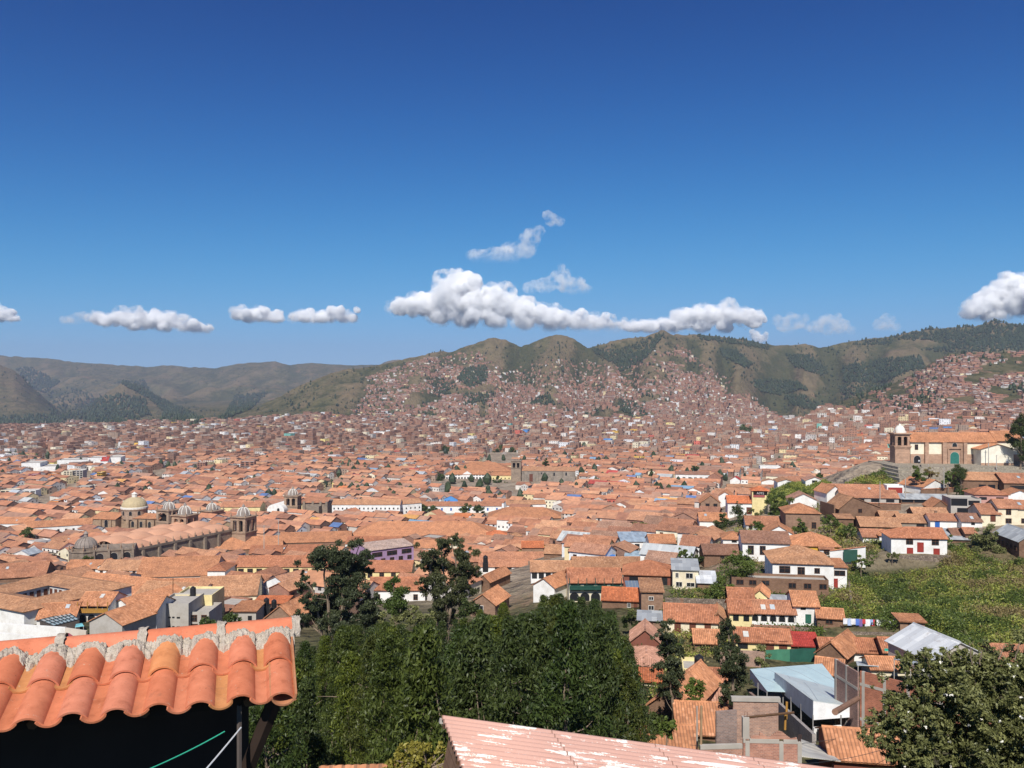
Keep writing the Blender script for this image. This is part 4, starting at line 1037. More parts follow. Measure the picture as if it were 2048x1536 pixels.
HS("white house with a row of five arched openings", 'gable', 1503, 1589, 1253, 1227, 1203, 't', 'w', [(5, .38, 1.05, 1.2, 'a')], dep=7, key="white house with five arched openings")
HS("narrow white tower house with a faded green door", 'gable', 1589, 1636, 1252, 1212, 1178, 'o', 'w', [(1, .18, .85, 1.4, 'g', .48, .68), (1, .80, .9, .6, 'k', .25, .5)], dep=8, key="narrow white tower house")
HS("adobe lean-to with one small window, right of the white tower house", 'gable', 1637, 1685, 1255, 1236, 1214, 'o', 'a', [(1, .4, 1.1, .55, 'w', .3, .6)], dep=5, yaw=-14)
HS("tiled upper house with a dark open porch, above the pale yellow house", 'gable', 1459, 1507, 1209, 1199, 1171, 'T', 'x', [(1, .0, 3.6, .8, 'k', .1, .9)], dep=7)
HS("small pale yellow gable beside the dark porch", 'gend', 1506, 1533, 1206, 1192, 1180, 'o', 'y', [(1, .4, .5, .5, 'k', .1, .3)], dep=6, yaw=-20)
HS("flat shed with a pale grey sheet roof behind the five arches", 'shed', 1535, 1586, 1212, 1206, 1193, 'g', 'a', [], dep=6)
HS("yellow ground floor house with dark doors under a long narrow tile roof", 'gable', 1474, 1579, 1306, 1284, 1259, 'T', 'y', [(1, .3, 1.6, 1.1, 'k', .05, .2), (2, .02, 1.1, 1.9, 'd', .5, .98)], dep=6, key="yellow house with the long narrow roof")
HS("shed roofed with a bright red tarpaulin with a pale patch", 'shed', 1580, 1637, 1302, 1292, 1265, 'r', 'a', [], dep=5)
HS("cream house with three brown doors and a broad tile roof", 'gable', 1331, 1434, 1266, 1243, 1209, 'T', 'c', [(3, .02, .95, 1.9, 'd', .1, .95)], key="cream house with three brown doors")
HS("brown house with two stepped tile roofs, right of the three doors house", 'gend', 1414, 1458, 1262, 1246, 1216, 'd', 'a', [], dep=7, yaw=-12)
HS("tall tan adobe house with two small white windows", 'shed', 1283, 1326, 1226, 1184, 1157, 'd', 'n', [(1, .62, .8, .6, 'x', .3, .6), (1, .15, .95, .8, 'x', .3, .6)], dep=9, yaw=-6)
HS("house with a bright orange sheet roof and a solar panel", 'gable', 1205, 1283, 1216, 1201, 1173, 'R', 'a', [(1, .15, .6, .8, 'x', .6, .75), (1, 0, .6, 1.1, 'd', .78, .9)], dep=8)
HS("broad hipped tile roof over a dark red porch", 'hip', 1248, 1345, 1172, 1150, 1119, 'T', 'x', [(1, .05, 9, 2.0, 'k')], dep=11, key="broad hipped roof over the dark red porch")
HS("two storey pale house, cream above and bare grey block below", 'shed', 1346, 1396, 1178, 1140, 1124, 'g', 'c', [(1, .60, .6, 1.0, 'x', .08, .26), (1, .58, 1.5, 1.1, 'x', .5, .8), (1, .14, 1.3, .95, 'x', .1, .4), (1, .14, 1.7, .85, 'x', .5, .9)], dep=8, p=.12, key="two storey cream and grey house")
HS("low shed with pale grey sheets beside the cream and grey house", 'shed', 1396, 1432, 1178, 1166, 1142, 'w', 'a', [], dep=7)
HS("small brick house with a blue grey sheet roof among the bushes", 'shed', 1277, 1327, 1263, 1241, 1223, 'g', 'n', [(1, .3, 1.2, .95, 'w', .3, .55)], dep=6)
HS("hut with a faded pink tarpaulin roof on the edge of the wood", 'gend', 1262, 1318, 1300, 1283, 1260, 'p', 'x', [], dep=6, ov=.3)
HS("steep tile roof half hidden by the slim left eucalyptus", 'hip', 1263, 1322, 1344, 1331, 1292, 'p', 'a', [], dep=8)
HS("flat bright orange sheet roof beside the wood", 'shed', 1281, 1322, 1372, 1363, 1338, 'R', 'c', [], dep=4)
HS("long tile roof running downhill under the slim left eucalyptus", 'gend', 1300, 1372, 1440, 1416, 1368, 'o', 'a', [], dep=12, yaw=-30)
HS("tile roofed house between the two slim eucalyptus trees", 'gable', 1390, 1438, 1302, 1286, 1259, 'o', 'a', [(1, .1, 1.2, 1.2, 'k', .2, .5)], dep=6, yaw=-8)
HS("yellow house with blue bags spread on its flat roof", 'flat', 1366, 1407, 1376, 1338, 1330, 'b', 'y', [(1, .45, .7, .65, 'w', .5, .85)], dep=5)
HS("red brown tile roof behind the slim right eucalyptus", 'gable', 1403, 1452, 1386, 1371, 1340, 'T', 'a', [(1, .0, 1.2, 1.0, 'k', .3, .7)], dep=6)
HS("faded rosy tile roof below the slim right eucalyptus", 'gable', 1414, 1452, 1424, 1410, 1379, 'p', 'a', [], dep=5)
HS("broad new tile roof beside the unfinished brick building", 'gable', 1358, 1508, 1484, 1468, 1418, 'o', 'a', [], dep=8, yaw=-6)
HS("low tile roof between the pink sheet roof and the wood", 'gable', 1240, 1388, 1512, 1495, 1473, 'o', 'a', [], dep=5, yaw=-4)
HS("adobe hut with a sloping tile roof alone on the green slope", 'shed', 1802, 1848, 1266, 1244, 1228, 'o', 'n', [(1, .5, 1.1, .6, 'w', .3, .65)], dep=4.5, key="adobe hut on the green slope")
HS("tile roof with an orange plastic patch, left of the white door house", 'gable', 1645, 1697, 1316, 1304, 1276, 'T', 'a', [], dep=6)
HS("tile roofed house with a white front around a dark door", 'gable', 1698, 1766, 1322, 1305, 1275, 'T', 'w', [(1, .02, 1.0, 1.6, 'd', .55, .85)], dep=6)
HS("tile roofed house with a turquoise door", 'gable', 1771, 1862, 1324, 1306, 1276, 'T', 'a', [(1, .02, 1.2, 1.75, 't', .02, .2), (1, .02, 1.4, 1.6, 'k', .2, .35)], dep=6)
HS("sagging tile roof with plastic patches, right of the green shade net", 'gend', 1640, 1684, 1332, 1308, 1278, 'o', 'a', [], dep=8, yaw=-38)
HS("lower tile roof between the shade net and the bare brick wall", 'gable', 1634, 1680, 1360, 1348, 1318, 'o', 'a', [], dep=6, yaw=-24)
HS("tile roof with a cream wall behind the bare brick wall", 'gable', 1745, 1842, 1352, 1339, 1322, 'o', 'c', [], dep=4.5, yaw=-6)
HS("house with a pale blue metal roof at the foot of the green slope", 'gend', 1856, 1982, 1348, 1316, 1285, 'w', 'e', [(2, .1, 2.4, 2.0, 'k', .05, .6)], dep=9, yaw=12)
HS("half tiled half grey roof beyond the big leafy tree", 'gable', 1668, 1800, 1536, 1520, 1490, 'o', 'x', [], dep=6, yaw=-10)
HS("small grey and orange roof at the far right behind the leafy tree", 'gable', 2003, 2070, 1335, 1322, 1302, 't', 'a', [], dep=6)

# ------------------------------------------------------------------ houses of the old town, middle and left
def HT(*a, **k):
    k.setdefault("group", G3); return house(*a, **k)
HT("tile roofed house with a dark green balcony above arches", 'gable', 1138, 1244, 1202, 1165, 1137, 'T', 'c', [(5, .0, 2.0, 1.9, 'a'), (4, .56, 2.2, 1.5, 'k')], key="house with the dark green balcony")
HT("white gable wing of the green balcony house with a grey sheet edge", 'gend', 1067, 1108, 1204, 1172, 1157, 'o', 'w', [], dep=14, yaw=-32)
HT("long pale yellow house behind the green balcony house", 'gable', 1147, 1285, 1146, 1135, 1117, 'd', 'y', [(5, .3, 1.0, .9, 'w')], dep=9)
HT("tile roofed house with white pillars, left of the pale yellow house", 'gable', 1062, 1145, 1158, 1143, 1120, 'd', 'w', [(6, .05, 1.4, 1.6, 'k')], dep=9)
HT("long low roof with pale skylights in two rows", 'gable', 940, 1112, 1130, 1123, 1103, 't', 'a', [], dep=11)
HT("tile roof with a dark water tank, in front of the skylight roof", 'gable', 958, 1055, 1142, 1133, 1122, 't', 'w', [(4, .05, 1.6, 1.2, 'k')], dep=7)
HT("brown gabled house with a red sheet roof beside it", 'gend', 955, 979, 1184, 1162, 1150, 'o', 'a', [], dep=13, yaw=-26)
HT("red painted sheet roof right of the brown gabled house", 'shed', 988, 1030, 1170, 1156, 1141, 'm', 'c', [], dep=8)
HT("house with a white framed window under a tile roof at the edge of the wood", 'gend', 941, 990, 1232, 1207, 1189, 'o', 'n', [(1, .4, 1.6, 1.1, 'x', .15, .6)], dep=9, yaw=-20)
HT("little white tower room with a peaked roof and one doorway", 'hip', 1021, 1043, 1094, 1072, 1062, 'd', 'w', [(1, .05, 1.1, 2.0, 'k')], dep=6)
HT("brick and wood workshop under a bright orange roof", 'gable', 1044, 1087, 1110, 1095, 1082, 'R', 'n', [], dep=8)
HT("ragged tile roof right of the orange roofed workshop", 'gable', 1088, 1122, 1116, 1107, 1085, 'd', 'a', [], dep=10, yaw=-12)
HT("white house with a blue grey sheet roof and a dark doorway", 'shed', 1243, 1300, 1099, 1083, 1064, 'B', 'w', [(1, .1, 1.6, 1.6, 'k', .4, .7)], dep=10, key="white house with the blue grey roof")
HT("tile roofed white house with dark openings, right of the blue grey roof", 'gable', 1300, 1352, 1097, 1086, 1070, 'o', 'w', [(4, .05, 1.6, 1.2, 'k', .4, 1.0)], dep=9)
HT("small white house with red windows under an orange hipped roof", 'hip', 973, 1014, 1080, 1070, 1058, 'R', 'w', [(2, .3, 1.6, 1.2, 'w', .05, .6)], dep=9)
HT("very long hall with a low hipped roof left of the straight street", 'hip', 976, 1126, 1044, 1036, 1014, 'o', 'a', [], dep=26)
HT("white building with a row of blue doors behind the small park", 'gable', 838, 1003, 1026, 1012, 1001, 't', 'w', [(9, .35, 1.1, 1.9, 'b')], dep=12, key="white building with the row of blue doors")
HT("building with a long bright blue balcony", 'gable', 1014, 1092, 1020, 1009, 999, 'd', 'w', [(1, .3, 9, 1.6, 'b', .05, .6)], dep=12, yaw=12)
HT("huge white plaza building with two rows of windows and blue balconies", 'gable', 664, 800, 1035, 1009, 996, 'd', 'w', [(16, .62, 1.0, 1.3, 'k'), (14, .34, 1.0, 1.5, 'k'), (2, .18, 9, 1.1, 'b', .22, .85), (8, .0, 1.3, 1.5, 'a', .2, .95)], dep=14, key="huge white plaza building")
HT("side wing of the huge white plaza building, seen at a slant", 'gable', 801, 842, 1031, 1007, 996, 'd', 'w', [(5, .55, 1.0, 1.3, 'k'), (5, .25, 1.0, 1.3, 'k')], dep=12, yaw=30)
HT("pale yellow plaza building with two rows of small windows", 'gable', 441, 520, 1036, 1014, 998, 't', 'y', [(7, .55, 1.0, .8, 'k'), (7, .1, 1.0, .9, 'k')], dep=14, key="pale yellow plaza building")
HT("enormous low hall roof with a hipped end in the middle of the old town", 'hip', 700, 990, 1082, 1072, 1046, 'o', 'a', [], dep=30, key="enormous low hall roof")
HT("long yellow building with a row of tall dark windows under the eave", 'gable', 469, 656, 1163, 1133, 1108, 'T', 'y', [(10, .48, 1.8, 1.9, 'w', .02, 1.0), (1, .02, 1.8, 2.0, 'w', .0, .1)], dep=12, key="long yellow building")
HT("lower right half of the long yellow building, behind the eucalyptus", 'gable', 658, 822, 1160, 1143, 1120, 'T', 'y', [(7, .3, 1.5, 1.7, 'w')], dep=12)
HT("purple building with white trimmed windows and a bleached roof", 'gable', 744, 824, 1124, 1096, 1080, 'q', 'u', [(3, .52, 4.0, 1.5, 'w'), (5, .08, 1.6, 1.3, 'w')], dep=16, yaw=36, D=318, p=.16, key="purple building")
HT("white dormer house with a tall window beside the tall right eucalyptus", 'gend', 822, 847, 1136, 1123, 1112, 'o', 'w', [(1, .35, 1.8, 1.3, 'x', .25, .75)], dep=10, yaw=-18)
HT("white house with tile dormers between the two big eucalyptus trees", 'gable', 737, 850, 1204, 1180, 1155, 'T', 'w', [(3, .2, 1.0, 1.3, 'w')], dep=10, key="white house between the eucalyptus trees")
HT("cream house with a dark slate coloured roof beside the left eucalyptus", 'gend', 570, 612, 1226, 1208, 1197, 'k', 'c', [(1, .4, .9, .9, 'w', .1, .4), (1, .4, .9, .9, 'w', .6, .9)], dep=9, yaw=-28)
HT("row of bright orange awning roofs left of the cream house", 'shed', 505, 571, 1215, 1207, 1192, 'R', 'k', [(3, .1, 1.0, 1.0, 'k')], dep=7)
HT("tile roof with two glass skylights above a grey block wall", 'shed', 463, 512, 1248, 1223, 1202, 'o', 'e', [(1, .3, .9, 1.0, 'k', .6, .9)], dep=8)
HT("lean-to with a pale blue sheet roof right of the skylight tile roof", 'shed', 508, 536, 1236, 1222, 1212, 'B', 'e', [(1, .2, 1.5, 1.2, 'k')], dep=6)
HT("twin gabled tile roof peeping over the near roof ridge", 'gend', 528, 592, 1258, 1238, 1212, 'o', 'n', [], dep=9, yaw=-16)
HT("flat topped brick house with a red metal awning", 'flat', 422, 472, 1236, 1208, 1200, 'k', 'k', [(3, .45, .9, 1.0, 'k')], dep=7, yaw=-18)
HT("unpainted concrete apartment block with small balconies", 'flat', 379, 418, 1264, 1224, 1215, 'g', 'e', [(2, .55, 1.0, 1.2, 'w'), (2, .1, 1.2, 1.2, 'w')], dep=8)
HT("tall grey block house with two rows of slit windows", 'flat', 314, 377, 1266, 1207, 1200, 'g', 'e', [(1, .52, .7, .35, 'k', .05, .2), (2, .50, .5, .35, 'k', .34, .58), (1, .49, .7, .35, 'k', .58, .78), (1, .19, .7, .35, 'k', .05, .2), (2, .18, .5, .35, 'k', .34, .58), (1, .17, .7, .35, 'k', .58, .78)], dep=9, key="tall grey block house")
HT("yellow rooftop storey with a terrace behind the tall grey block house", 'flat', 350, 424, 1240, 1190, 1186, 'c', 'y', [(2, .55, 1.6, 1.5, 'w', .25, .7)], dep=8, D=186)
HT("white house with a steep tile roof, left of the tall grey block house", 'gable', 269, 313, 1272, 1222, 1194, 'o', 'w', [(2, .72, .9, .45, 'k', .1, .95), (1, .02, 2.6, 2.2, 'k', .3, .9)], dep=9)
HT("grey plastered gable end under new tiles, just above the near roof", 'gend', 173, 250, 1282, 1246, 1226, 'o', 'e', [], dep=9, yaw=-18, key="grey plastered gable end")
HT("white gabled house rising behind the grey plastered gable end", 'gend', 217, 268, 1240, 1213, 1199, 'o', 'w', [], dep=16, yaw=-24)
HT("colonial house with a yellow wooden balcony over two white arches", 'gable', 154, 217, 1244, 1211, 1194, 'o', 'w', [(2, .0, 1.7, 1.7, 'a', .05, .6), (5, .56, 1.3, 1.5, 'k', .02, 1.0)], dep=9, key="colonial house with the yellow balcony")
HT("long tile roof sloping down to the glass roof", 'gable', 78, 146, 1250, 1236, 1208, 'o', 'w', [], dep=10, yaw=14)
HT("small brick red box house beside the glass roof", 'flat', 51, 76, 1250, 1231, 1226, 'p', 'p', [], dep=5)
HT("row of white walled houses with dark doors in front of the cathedral", 'gable', 195, 276, 1150, 1140, 1110, 'd', 'w', [(6, .05, 1.1, 1.7, 'w')], dep=13, yaw=-4, key="white row in front of the cathedral")
HT("white house with four dark doors, left end of the row before the cathedral", 'gable', 128, 196, 1147, 1137, 1117, 'o', 'w', [(4, .05, 1.1, 1.7, 'w')], dep=12)
HT("very wide smooth orange roof right of the white row", 'gable', 275, 425, 1162, 1152, 1106, 'o', 'e', [], dep=22, yaw=8)
HT("white block with a hipped roof left of the long yellow building", 'hip', 415, 450, 1168, 1141, 1122, 'T', 'w', [], dep=11)
HT("large weathered roof spreading in front of the long yellow building", 'gable', 395, 510, 1204, 1192, 1152, 'd', 'c', [], dep=17, yaw=10)
HT("pale stone coloured roof ridge running left from the large weathered roof", 'gable', 284, 395, 1200, 1190, 1164, 'o', 'a', [], dep=14, yaw=6)
HT("broad roof with a sunken patio left of the enormous hall roof", 'gable', 560, 700, 1094, 1084, 1064, 'o', 'a', [], dep=20, yaw=8)
HT("long red brown roof sloping down below the cathedral right tower", 'gable', 420, 560, 1108, 1098, 1072, 'o', 'a', [], dep=22, yaw=16)
HT("long tile roof between the red brown roof and the long yellow building", 'gable', 500, 640, 1116, 1106, 1090, 'T', 'a', [], dep=14, yaw=6)
HT("roof with four little eyebrow dormers left of the purple building", 'gable', 690, 800, 1100, 1088, 1068, 'T', 'w', [], dep=14, yaw=-4)
HT("roof with round dormers right of the purple building", 'gable', 826, 900, 1108, 1096, 1078, 'o', 'w', [], dep=14)
HT("white houses with brown tiles left of the cathedral, row seen at a slant", 'gable', 62, 172, 1072, 1052, 1034, 'o', 'w', [(9, .45, 1.0, 1.4, 'w')], dep=14, yaw=24)
HT("white corner house with a long row of windows at the left edge", 'gable', -20, 62, 1066, 1047, 1031, 'o', 'w', [(10, .5, .9, 1.0, 'k')], dep=14, yaw=4)
HT("broad plain tile roof at the left edge beyond the courtyard roof", 'gable', -30, 80, 1165, 1155, 1138, 't', 'a', [], dep=16, yaw=18)

def courtyard_house():
    D = 205; c0 = Vector(((86 - CX) / F * 207, 207, 0)); z = 42.0; yaw = R(-27)
    root = empty("courtyard_house", (c0.x, c0.y, z), yaw); tag(root, "great square roof of mottled tiles around a small dark courtyard, lower left", "house", G3)
    E, p, a, b = 8.0, .25, 14.5, 4.4; q = (a + b) / 2; zr = E + (q - b) * p
    mb = MB()
    for s_ in (a - .6, ):
        mb.box(-s_, s_, -s_, -s_ + .3, -8, E - .1); mb.box(-s_, s_, s_ - .3, s_, -8, E - .1); mb.box(-s_, -s_ + .3, -s_ + .302, s_ - .302, -8, E - .1); mb.box(s_ - .3, s_, -s_ + .302, s_ - .302, -8, E - .1)
    mb.build("outer_wall", WALL, root, WC['w'])
    mb = MB(); t = b + .5
    mb.box(-t, t, t, t + .3, -1, E); mb.box(-t, t, -t - .3, -t, -1, E); mb.box(-t - .3, -t, -t, t, -1, E); mb.box(t, t + .3, -t, t, -1, E)
    w_ = mb.build("courtyard_wall", WALL, root, (.55, .54, .52))
    for i in range(4): add_window(w_, -t + .9 + i * 1.8, t, E - 2.6, .8, 1.7, 'd'); add_window(w_, -t, t - .9 - i * 1.8, E - 2.6, .8, 1.7, 'd', 'r')
    rb = MB(); C = lambda r, h: [(-r, -r, h), (r, -r, h), (r, r, h), (-r, r, h)]
    O_, R1, I_ = C(a, zr - (a - q) * p), C(q, zr), C(b, E)
    for i in range(4):
        j = (i + 1) % 4; roof_plane(rb, O_[i], O_[j], R1[j], R1[i], .075, .3)
        roof_plane(rb, I_[j], I_[i], R1[i], R1[j], 0) if False else rb.face([I_[j], I_[i], R1[i], R1[j]])
        ridge_cap(rb, R1[i], R1[j]); ridge_cap(rb, O_[i], R1[i])
    rb.build("roof", TILE, root, RC['d']); HAND.append((c0.x, c0.y, a, a, yaw))
courtyard_house()
HT("long smooth tile roof running behind the great courtyard roof", 'gable', 118, 300, 1192, 1184, 1152, 'o', 'w', [], dep=15, yaw=-20)
HT("broad tile roof between the courtyard house and the yellow balcony house", 'gable', 140, 236, 1206, 1196, 1172, 'o', 'w', [], dep=12, yaw=-24)
HT("wide tile roof above the tall grey block house", 'gable', 262, 398, 1206, 1196, 1168, 'd', 'w', [], dep=13, yaw=-10)

# ------------------------------------------------------------------ churches and other landmarks
STONE = (.37, .265, .19); STONE2 = (.27, .22, .175)
PINK_VAULT = mat_plain("smooth_pink_vault_plaster", (.56, .305, .195), .95, .16, .25)
DOMEM = mat_plain("pale_yellow_dome_tiles", (.46, .37, .22), .85, .25, .6)
DOMEG = mat_plain("weathered_grey_dome", (.27, .23, .20), .9, .35, .6)
DOMEW = mat_plain("whitewashed_dome", (.72, .69, .62), .85, .15, 1.0)
def pinnacle(parent, x, y, z, s=1.0, name="pinnacle"):
    mb = MB(); mb.box(-.32 * s, .32 * s, -.32 * s, .32 * s, 0, 1.0 * s)
    mb.lathe([(.42 * s, 1.0 * s), (.42 * s, 1.15 * s), (.2 * s, 1.3 * s), (.38 * s, 1.75 * s), (.16 * s, 2.2 * s), (0, 3.0 * s)], n=6)
    o = mb.build(name, ASHLAR, parent, STONE); o.location = (x, y, z); return o
PIN = {}
def pin(parent, x, y, z, s=1.0):
    k = round(s, 2)
    if k not in PIN: PIN[k] = pinnacle(parent, x, y, z, s); return PIN[k]
    o = PIN[k].copy(); col.objects.link(o); o.parent = parent; o.location = (x, y, z); return o
def bell_tower(root, x, y, z0, w, zs, zb, rd, hd, col_=STONE, dome=None, ribs=True, two=True, pins=True, rz=0.0):
    """shaft to zs, open belfry to zb, cupola on top; all heights above the root"""
    mb = MB(); a = w / 2
    mb.box(-a, a, -a, a, z0, zs); mb.box(-a - .45, a + .45, -a - .45, a + .45, zs, zs + .5); mb.box(-a - .25, a + .25, -a - .25, a + .25, zs - .6, zs - .02)
    t = mb.build("bell_tower", ASHLAR, root, col_); t.location = (x, y, 0); t.rotation_euler = (0, 0, rz)
    b = MB(); z1 = zs + .5; pw = w * .17; H_ = zb - z1
    for sx in (-1, 1):
        for sy in (-1, 1): b.box(sx * a - (pw if sx > 0 else 0), sx * a + (pw if sx < 0 else 0), sy * a - (pw if sy > 0 else 0), sy * a + (pw if sy < 0 else 0), z1, zb)
    if two:
        for c in ((0, -a + pw * .4), (0, a - pw * .4)): b.box(-pw * .45, pw * .45, c[1] - pw * .4, c[1] + pw * .4, z1, zb)
        for c in (-a + pw * .4, a - pw * .4): b.box(c - pw * .4, c + pw * .4, -pw * .45, pw * .45, z1, zb)
    # arched heads of the openings, as stepped segments
    n = 2 if two else 1
    span = [(-a + pw, -pw * .45), (pw * .45, a - pw)] if two else [(-a + pw, a - pw)]
    zt = zb - H_ * .16
    for (s0, s1) in span:
        r = (s1 - s0) / 2; c0 = (s0 + s1) / 2; m = 6
        for i in range(m):
            q0 = c0 - r + 2 * r * i / m; q1 = q0 + 2 * r / m
            hh = zt - r + math.sqrt(max(r * r - min(abs(q0 - c0), abs(q1 - c0)) ** 2, 0))
            for sg in (-1, 1):
                yy = sorted((sg * a * .985, sg * (a - pw * .7)))
                b.box(q0, q1, yy[0], yy[1], hh, zb); b.box(yy[0], yy[1], q0, q1, hh, zb)
    b.box(-a * .52, a * .52, -a * .52, a * .52, z1, zb - .05, 1)  # added black core gives the open belfry its inner shade
    for (zz, e, th) in ((zb, .35, .35), (zb + .35, .7, .35)): b.box(-a - e, a + e, -a - e, a + e, zz, zz + th)
    b.build("belfry", [ASHLAR, DARK], t, col_)
    d = MB(); zz = zb + .7
    d.lathe([(rd * 1.18, zz), (rd * 1.18, zz + .6), (rd, zz + .6)] + [(rd * math.cos(i * math.pi / 12), zz + .6 + hd * math.sin(i * math.pi / 12)) for i in range(7)], n=16)
    if ribs:
        for i in range(8):
            an = i * math.pi / 4 + .2; pts = [(rd * 1.03 * math.cos(k * math.pi / 12) * math.cos(an), rd * 1.03 * math.cos(k * math.pi / 12) * math.sin(an), zz + .6 + 1.03 * hd * math.sin(k * math.pi / 12)) for k in range(7)]
            d.tube(pts, rd * .07, 4, 1)
    d.lathe([(rd * .22, zz + .6 + hd * .96), (rd * .22, zz + hd * 1.25), (rd * .3, zz + hd * 1.25), (0, zz + hd * 1.62)], n=8)
    d.build("dome", [dome or DOMEG, DOMEW], t, col_, smooth=False)
    if pins:
        for sx in (-1, 1):
            for sy in (-1, 1): pin(t, sx * a * .95, sy * a * .95, zb + .7, w / 11)
    return t
def local(root):
    return Matrix.Translation(root.location) @ Matrix.Rotation(root.rotation_euler[2], 4, 'Z')
def to_local(root, u, v, D):
    return local(root).inverted() @ Vector(pt(u, v, D))
def reserve(x, y, hw, hd, rz): HAND.append((x, y, hw, hd, rz))

def cathedral():
    ang = R(63)                       # long axis, running away to the right
    P1 = Vector(pt(262, 1100, 423)); base = 2.0
    root = empty("cathedral", (P1.x, P1.y, base), ang)
    tag(root, "large old cathedral with smooth pink vaulted roofs edged by stone pinnacles", "church")
    E = P1.z - base; L, Wd = 66, 38
    mb = MB(); mb.box(0, L, 0, Wd, -3, E); mb.box(-.5, L + .5, -.5, 0.0, E - .9, E + .25); mb.box(-.5, -.003, 0, Wd, E - .9, E + .25)
    for i in range(6): mb.box(6 + i * 10, 7.4 + i * 10, -1.2, -.003, -3, E - 1.2)
    mb.build("nave_wall", ASHLAR, root, STONE2)
    v = MB(); n, m = 5, 3; nx, ny = 60, 36
    def hz(x, y):
        fx = (x / L * n) % 1; fy = (y / Wd * m) % 1
        row = min(int(y / Wd * m), m - 1)
        rise = (3.2, 4.2, 3.2)[row]
        return E + .3 + rise * (math.sin(math.pi * fx) ** .8 * .42 + .58) * math.sin(math.pi * fy) ** .6
    for i in range(nx):
        for j in range(ny):
            xs = (i / nx * L, (i + 1) / nx * L); ys = (j / ny * Wd, (j + 1) / ny * Wd)
            v.face([(xs[0], ys[0], hz(xs[0], ys[0])), (xs[1], ys[0], hz(min(xs[1], L - 1e-4), ys[0])), (xs[1], ys[1], hz(min(xs[1], L - 1e-4), min(ys[1], Wd - 1e-4))), (xs[0], ys[1], hz(xs[0], min(ys[1], Wd - 1e-4)))])
    v.build("vaulted_roof", PINK_VAULT, root, smooth=True)
    for i in range(14): pin(root, 1.5 + i * 4.85, -.1, E + .25, .95)
    for i in range(7): pin(root, -.1, 3 + i * 5.5, E + .25, .95)
    # the two towers of the front, far side
    k = 483 / F
    for (u, D) in ((487, 486), (370, 492)):
        p = to_local(root, u, 1100, D); z = lambda vv: H - (vv - CY) / F * D - base
        if u == 370: z = lambda vv: H - (vv - 3 - CY) / F * D - base
        bell_tower(root, p.x, p.y, -3, 10.2, z(1063), z(1034), 3.5, 4.3, STONE, DOMEG, True, True, True, R(-20) - ang)
    # chapel dome between
    p = to_local(root, 437, 1062, 492); zz = H - (1062 - CY) / F * 492 - base
    d = MB(); d.lathe([(3.6, zz - 4), (3.6, zz)] + [(3.6 * math.cos(i * math.pi / 12), zz + 4.6 * math.sin(i * math.pi / 12)) for i in range(7)], (p.x, p.y, 0), 16); d.build("side_dome", DOMEG, root)
    # left chapel: ribbed dome over an octagon, and the arched side wall facing the viewer
    D2 = 415; q = Vector(pt(172, 1098, D2))
    cl = local(root).inverted() @ Vector((q.x, q.y, 0)); zc = q.z - base
    ch = MB()
    ch.lathe([(7.6, -3), (7.6, zc - .6), (8.0, zc - .6), (8.0, zc), (6.4, zc), (6.4, zc + 1.2)], (cl.x, cl.y, 0), 8); ch.build("chapel_drum", ASHLAR, root, STONE2)
    dm = MB(); dm.lathe([(5.0 * math.cos(i * math.pi / 12), zc + 1.2 + 4.6 * math.sin(i * math.pi / 12)) for i in range(7)], (cl.x, cl.y, 0), 20)
    for i in range(16):
        an = i * math.pi / 8; dm.tube([(cl.x + 5.1 * math.cos(j * math.pi / 12) * math.cos(an), cl.y + 5.1 * math.cos(j * math.pi / 12) * math.sin(an), zc + 1.2 + 4.7 * math.sin(j * math.pi / 12)) for j in range(7)], .16, 4)
    dm.lathe([(.9, zc + 5.6), (.9, zc + 7.4), (1.2, zc + 7.5), (0, zc + 9.0)], (cl.x, cl.y, 0), 8); dm.build("chapel_dome", DOMEG, root)
    for i in range(8):
        an = i * math.pi / 4; pin(root, cl.x + 7.3 * math.cos(an), cl.y + 7.3 * math.sin(an), zc, .95)
    A = local(root).inverted() @ Vector(pt(186, 1130, 408)); B = local(root).inverted() @ Vector(pt(268, 1130, 414)); zt = H - (1099 - CY) / F * 411 - base
    w = (B - A).length; an = math.atan2(B.y - A.y, B.x - A.x); M = Matrix.Translation((A.x, A.y, 0)) @ Matrix.Rotation(an, 4, 'Z')
    sw = MB(); sw.box(0, w, 0, 16, -6, zt, 0, M); sw.box(-.3, w + .3, -.4, -.003, zt - .5, zt + .3, 0, M)
    for xx in (0, w * .36, w * .68, w - 1.0): sw.box(xx, xx + 1.0, -.9, -.403, -6, zt + .1, 0, M)
    so = sw.build("chapel_wall", ASHLAR, root, STONE2)
    for t in (.16, .50, .82):
        a_ = add_window(so, *(M @ Vector((w * t, 0, zt - 5.4))), 3.4, 3.9, 'a'); a_.rotation_euler = (0, 0, an)
    for t in (0.02, .36, .68, .98):
        pp = M @ Vector((w * t, .2, zt + .3)); pin(root, pp.x, pp.y, pp.z, 1.0)
    c = local(root) @ Vector((L / 2 - 4, Wd / 2, 0)); reserve(c.x, c.y, L / 2 + 10, Wd / 2 + 5, ang)
    c = local(root) @ (M @ Vector((w / 2, 8, 0))); reserve(c.x, c.y, w / 2 + 12, 10, ang + an)
    NAMES["cathedral with the pink vaults"] = (330, 1075)
cathedral()

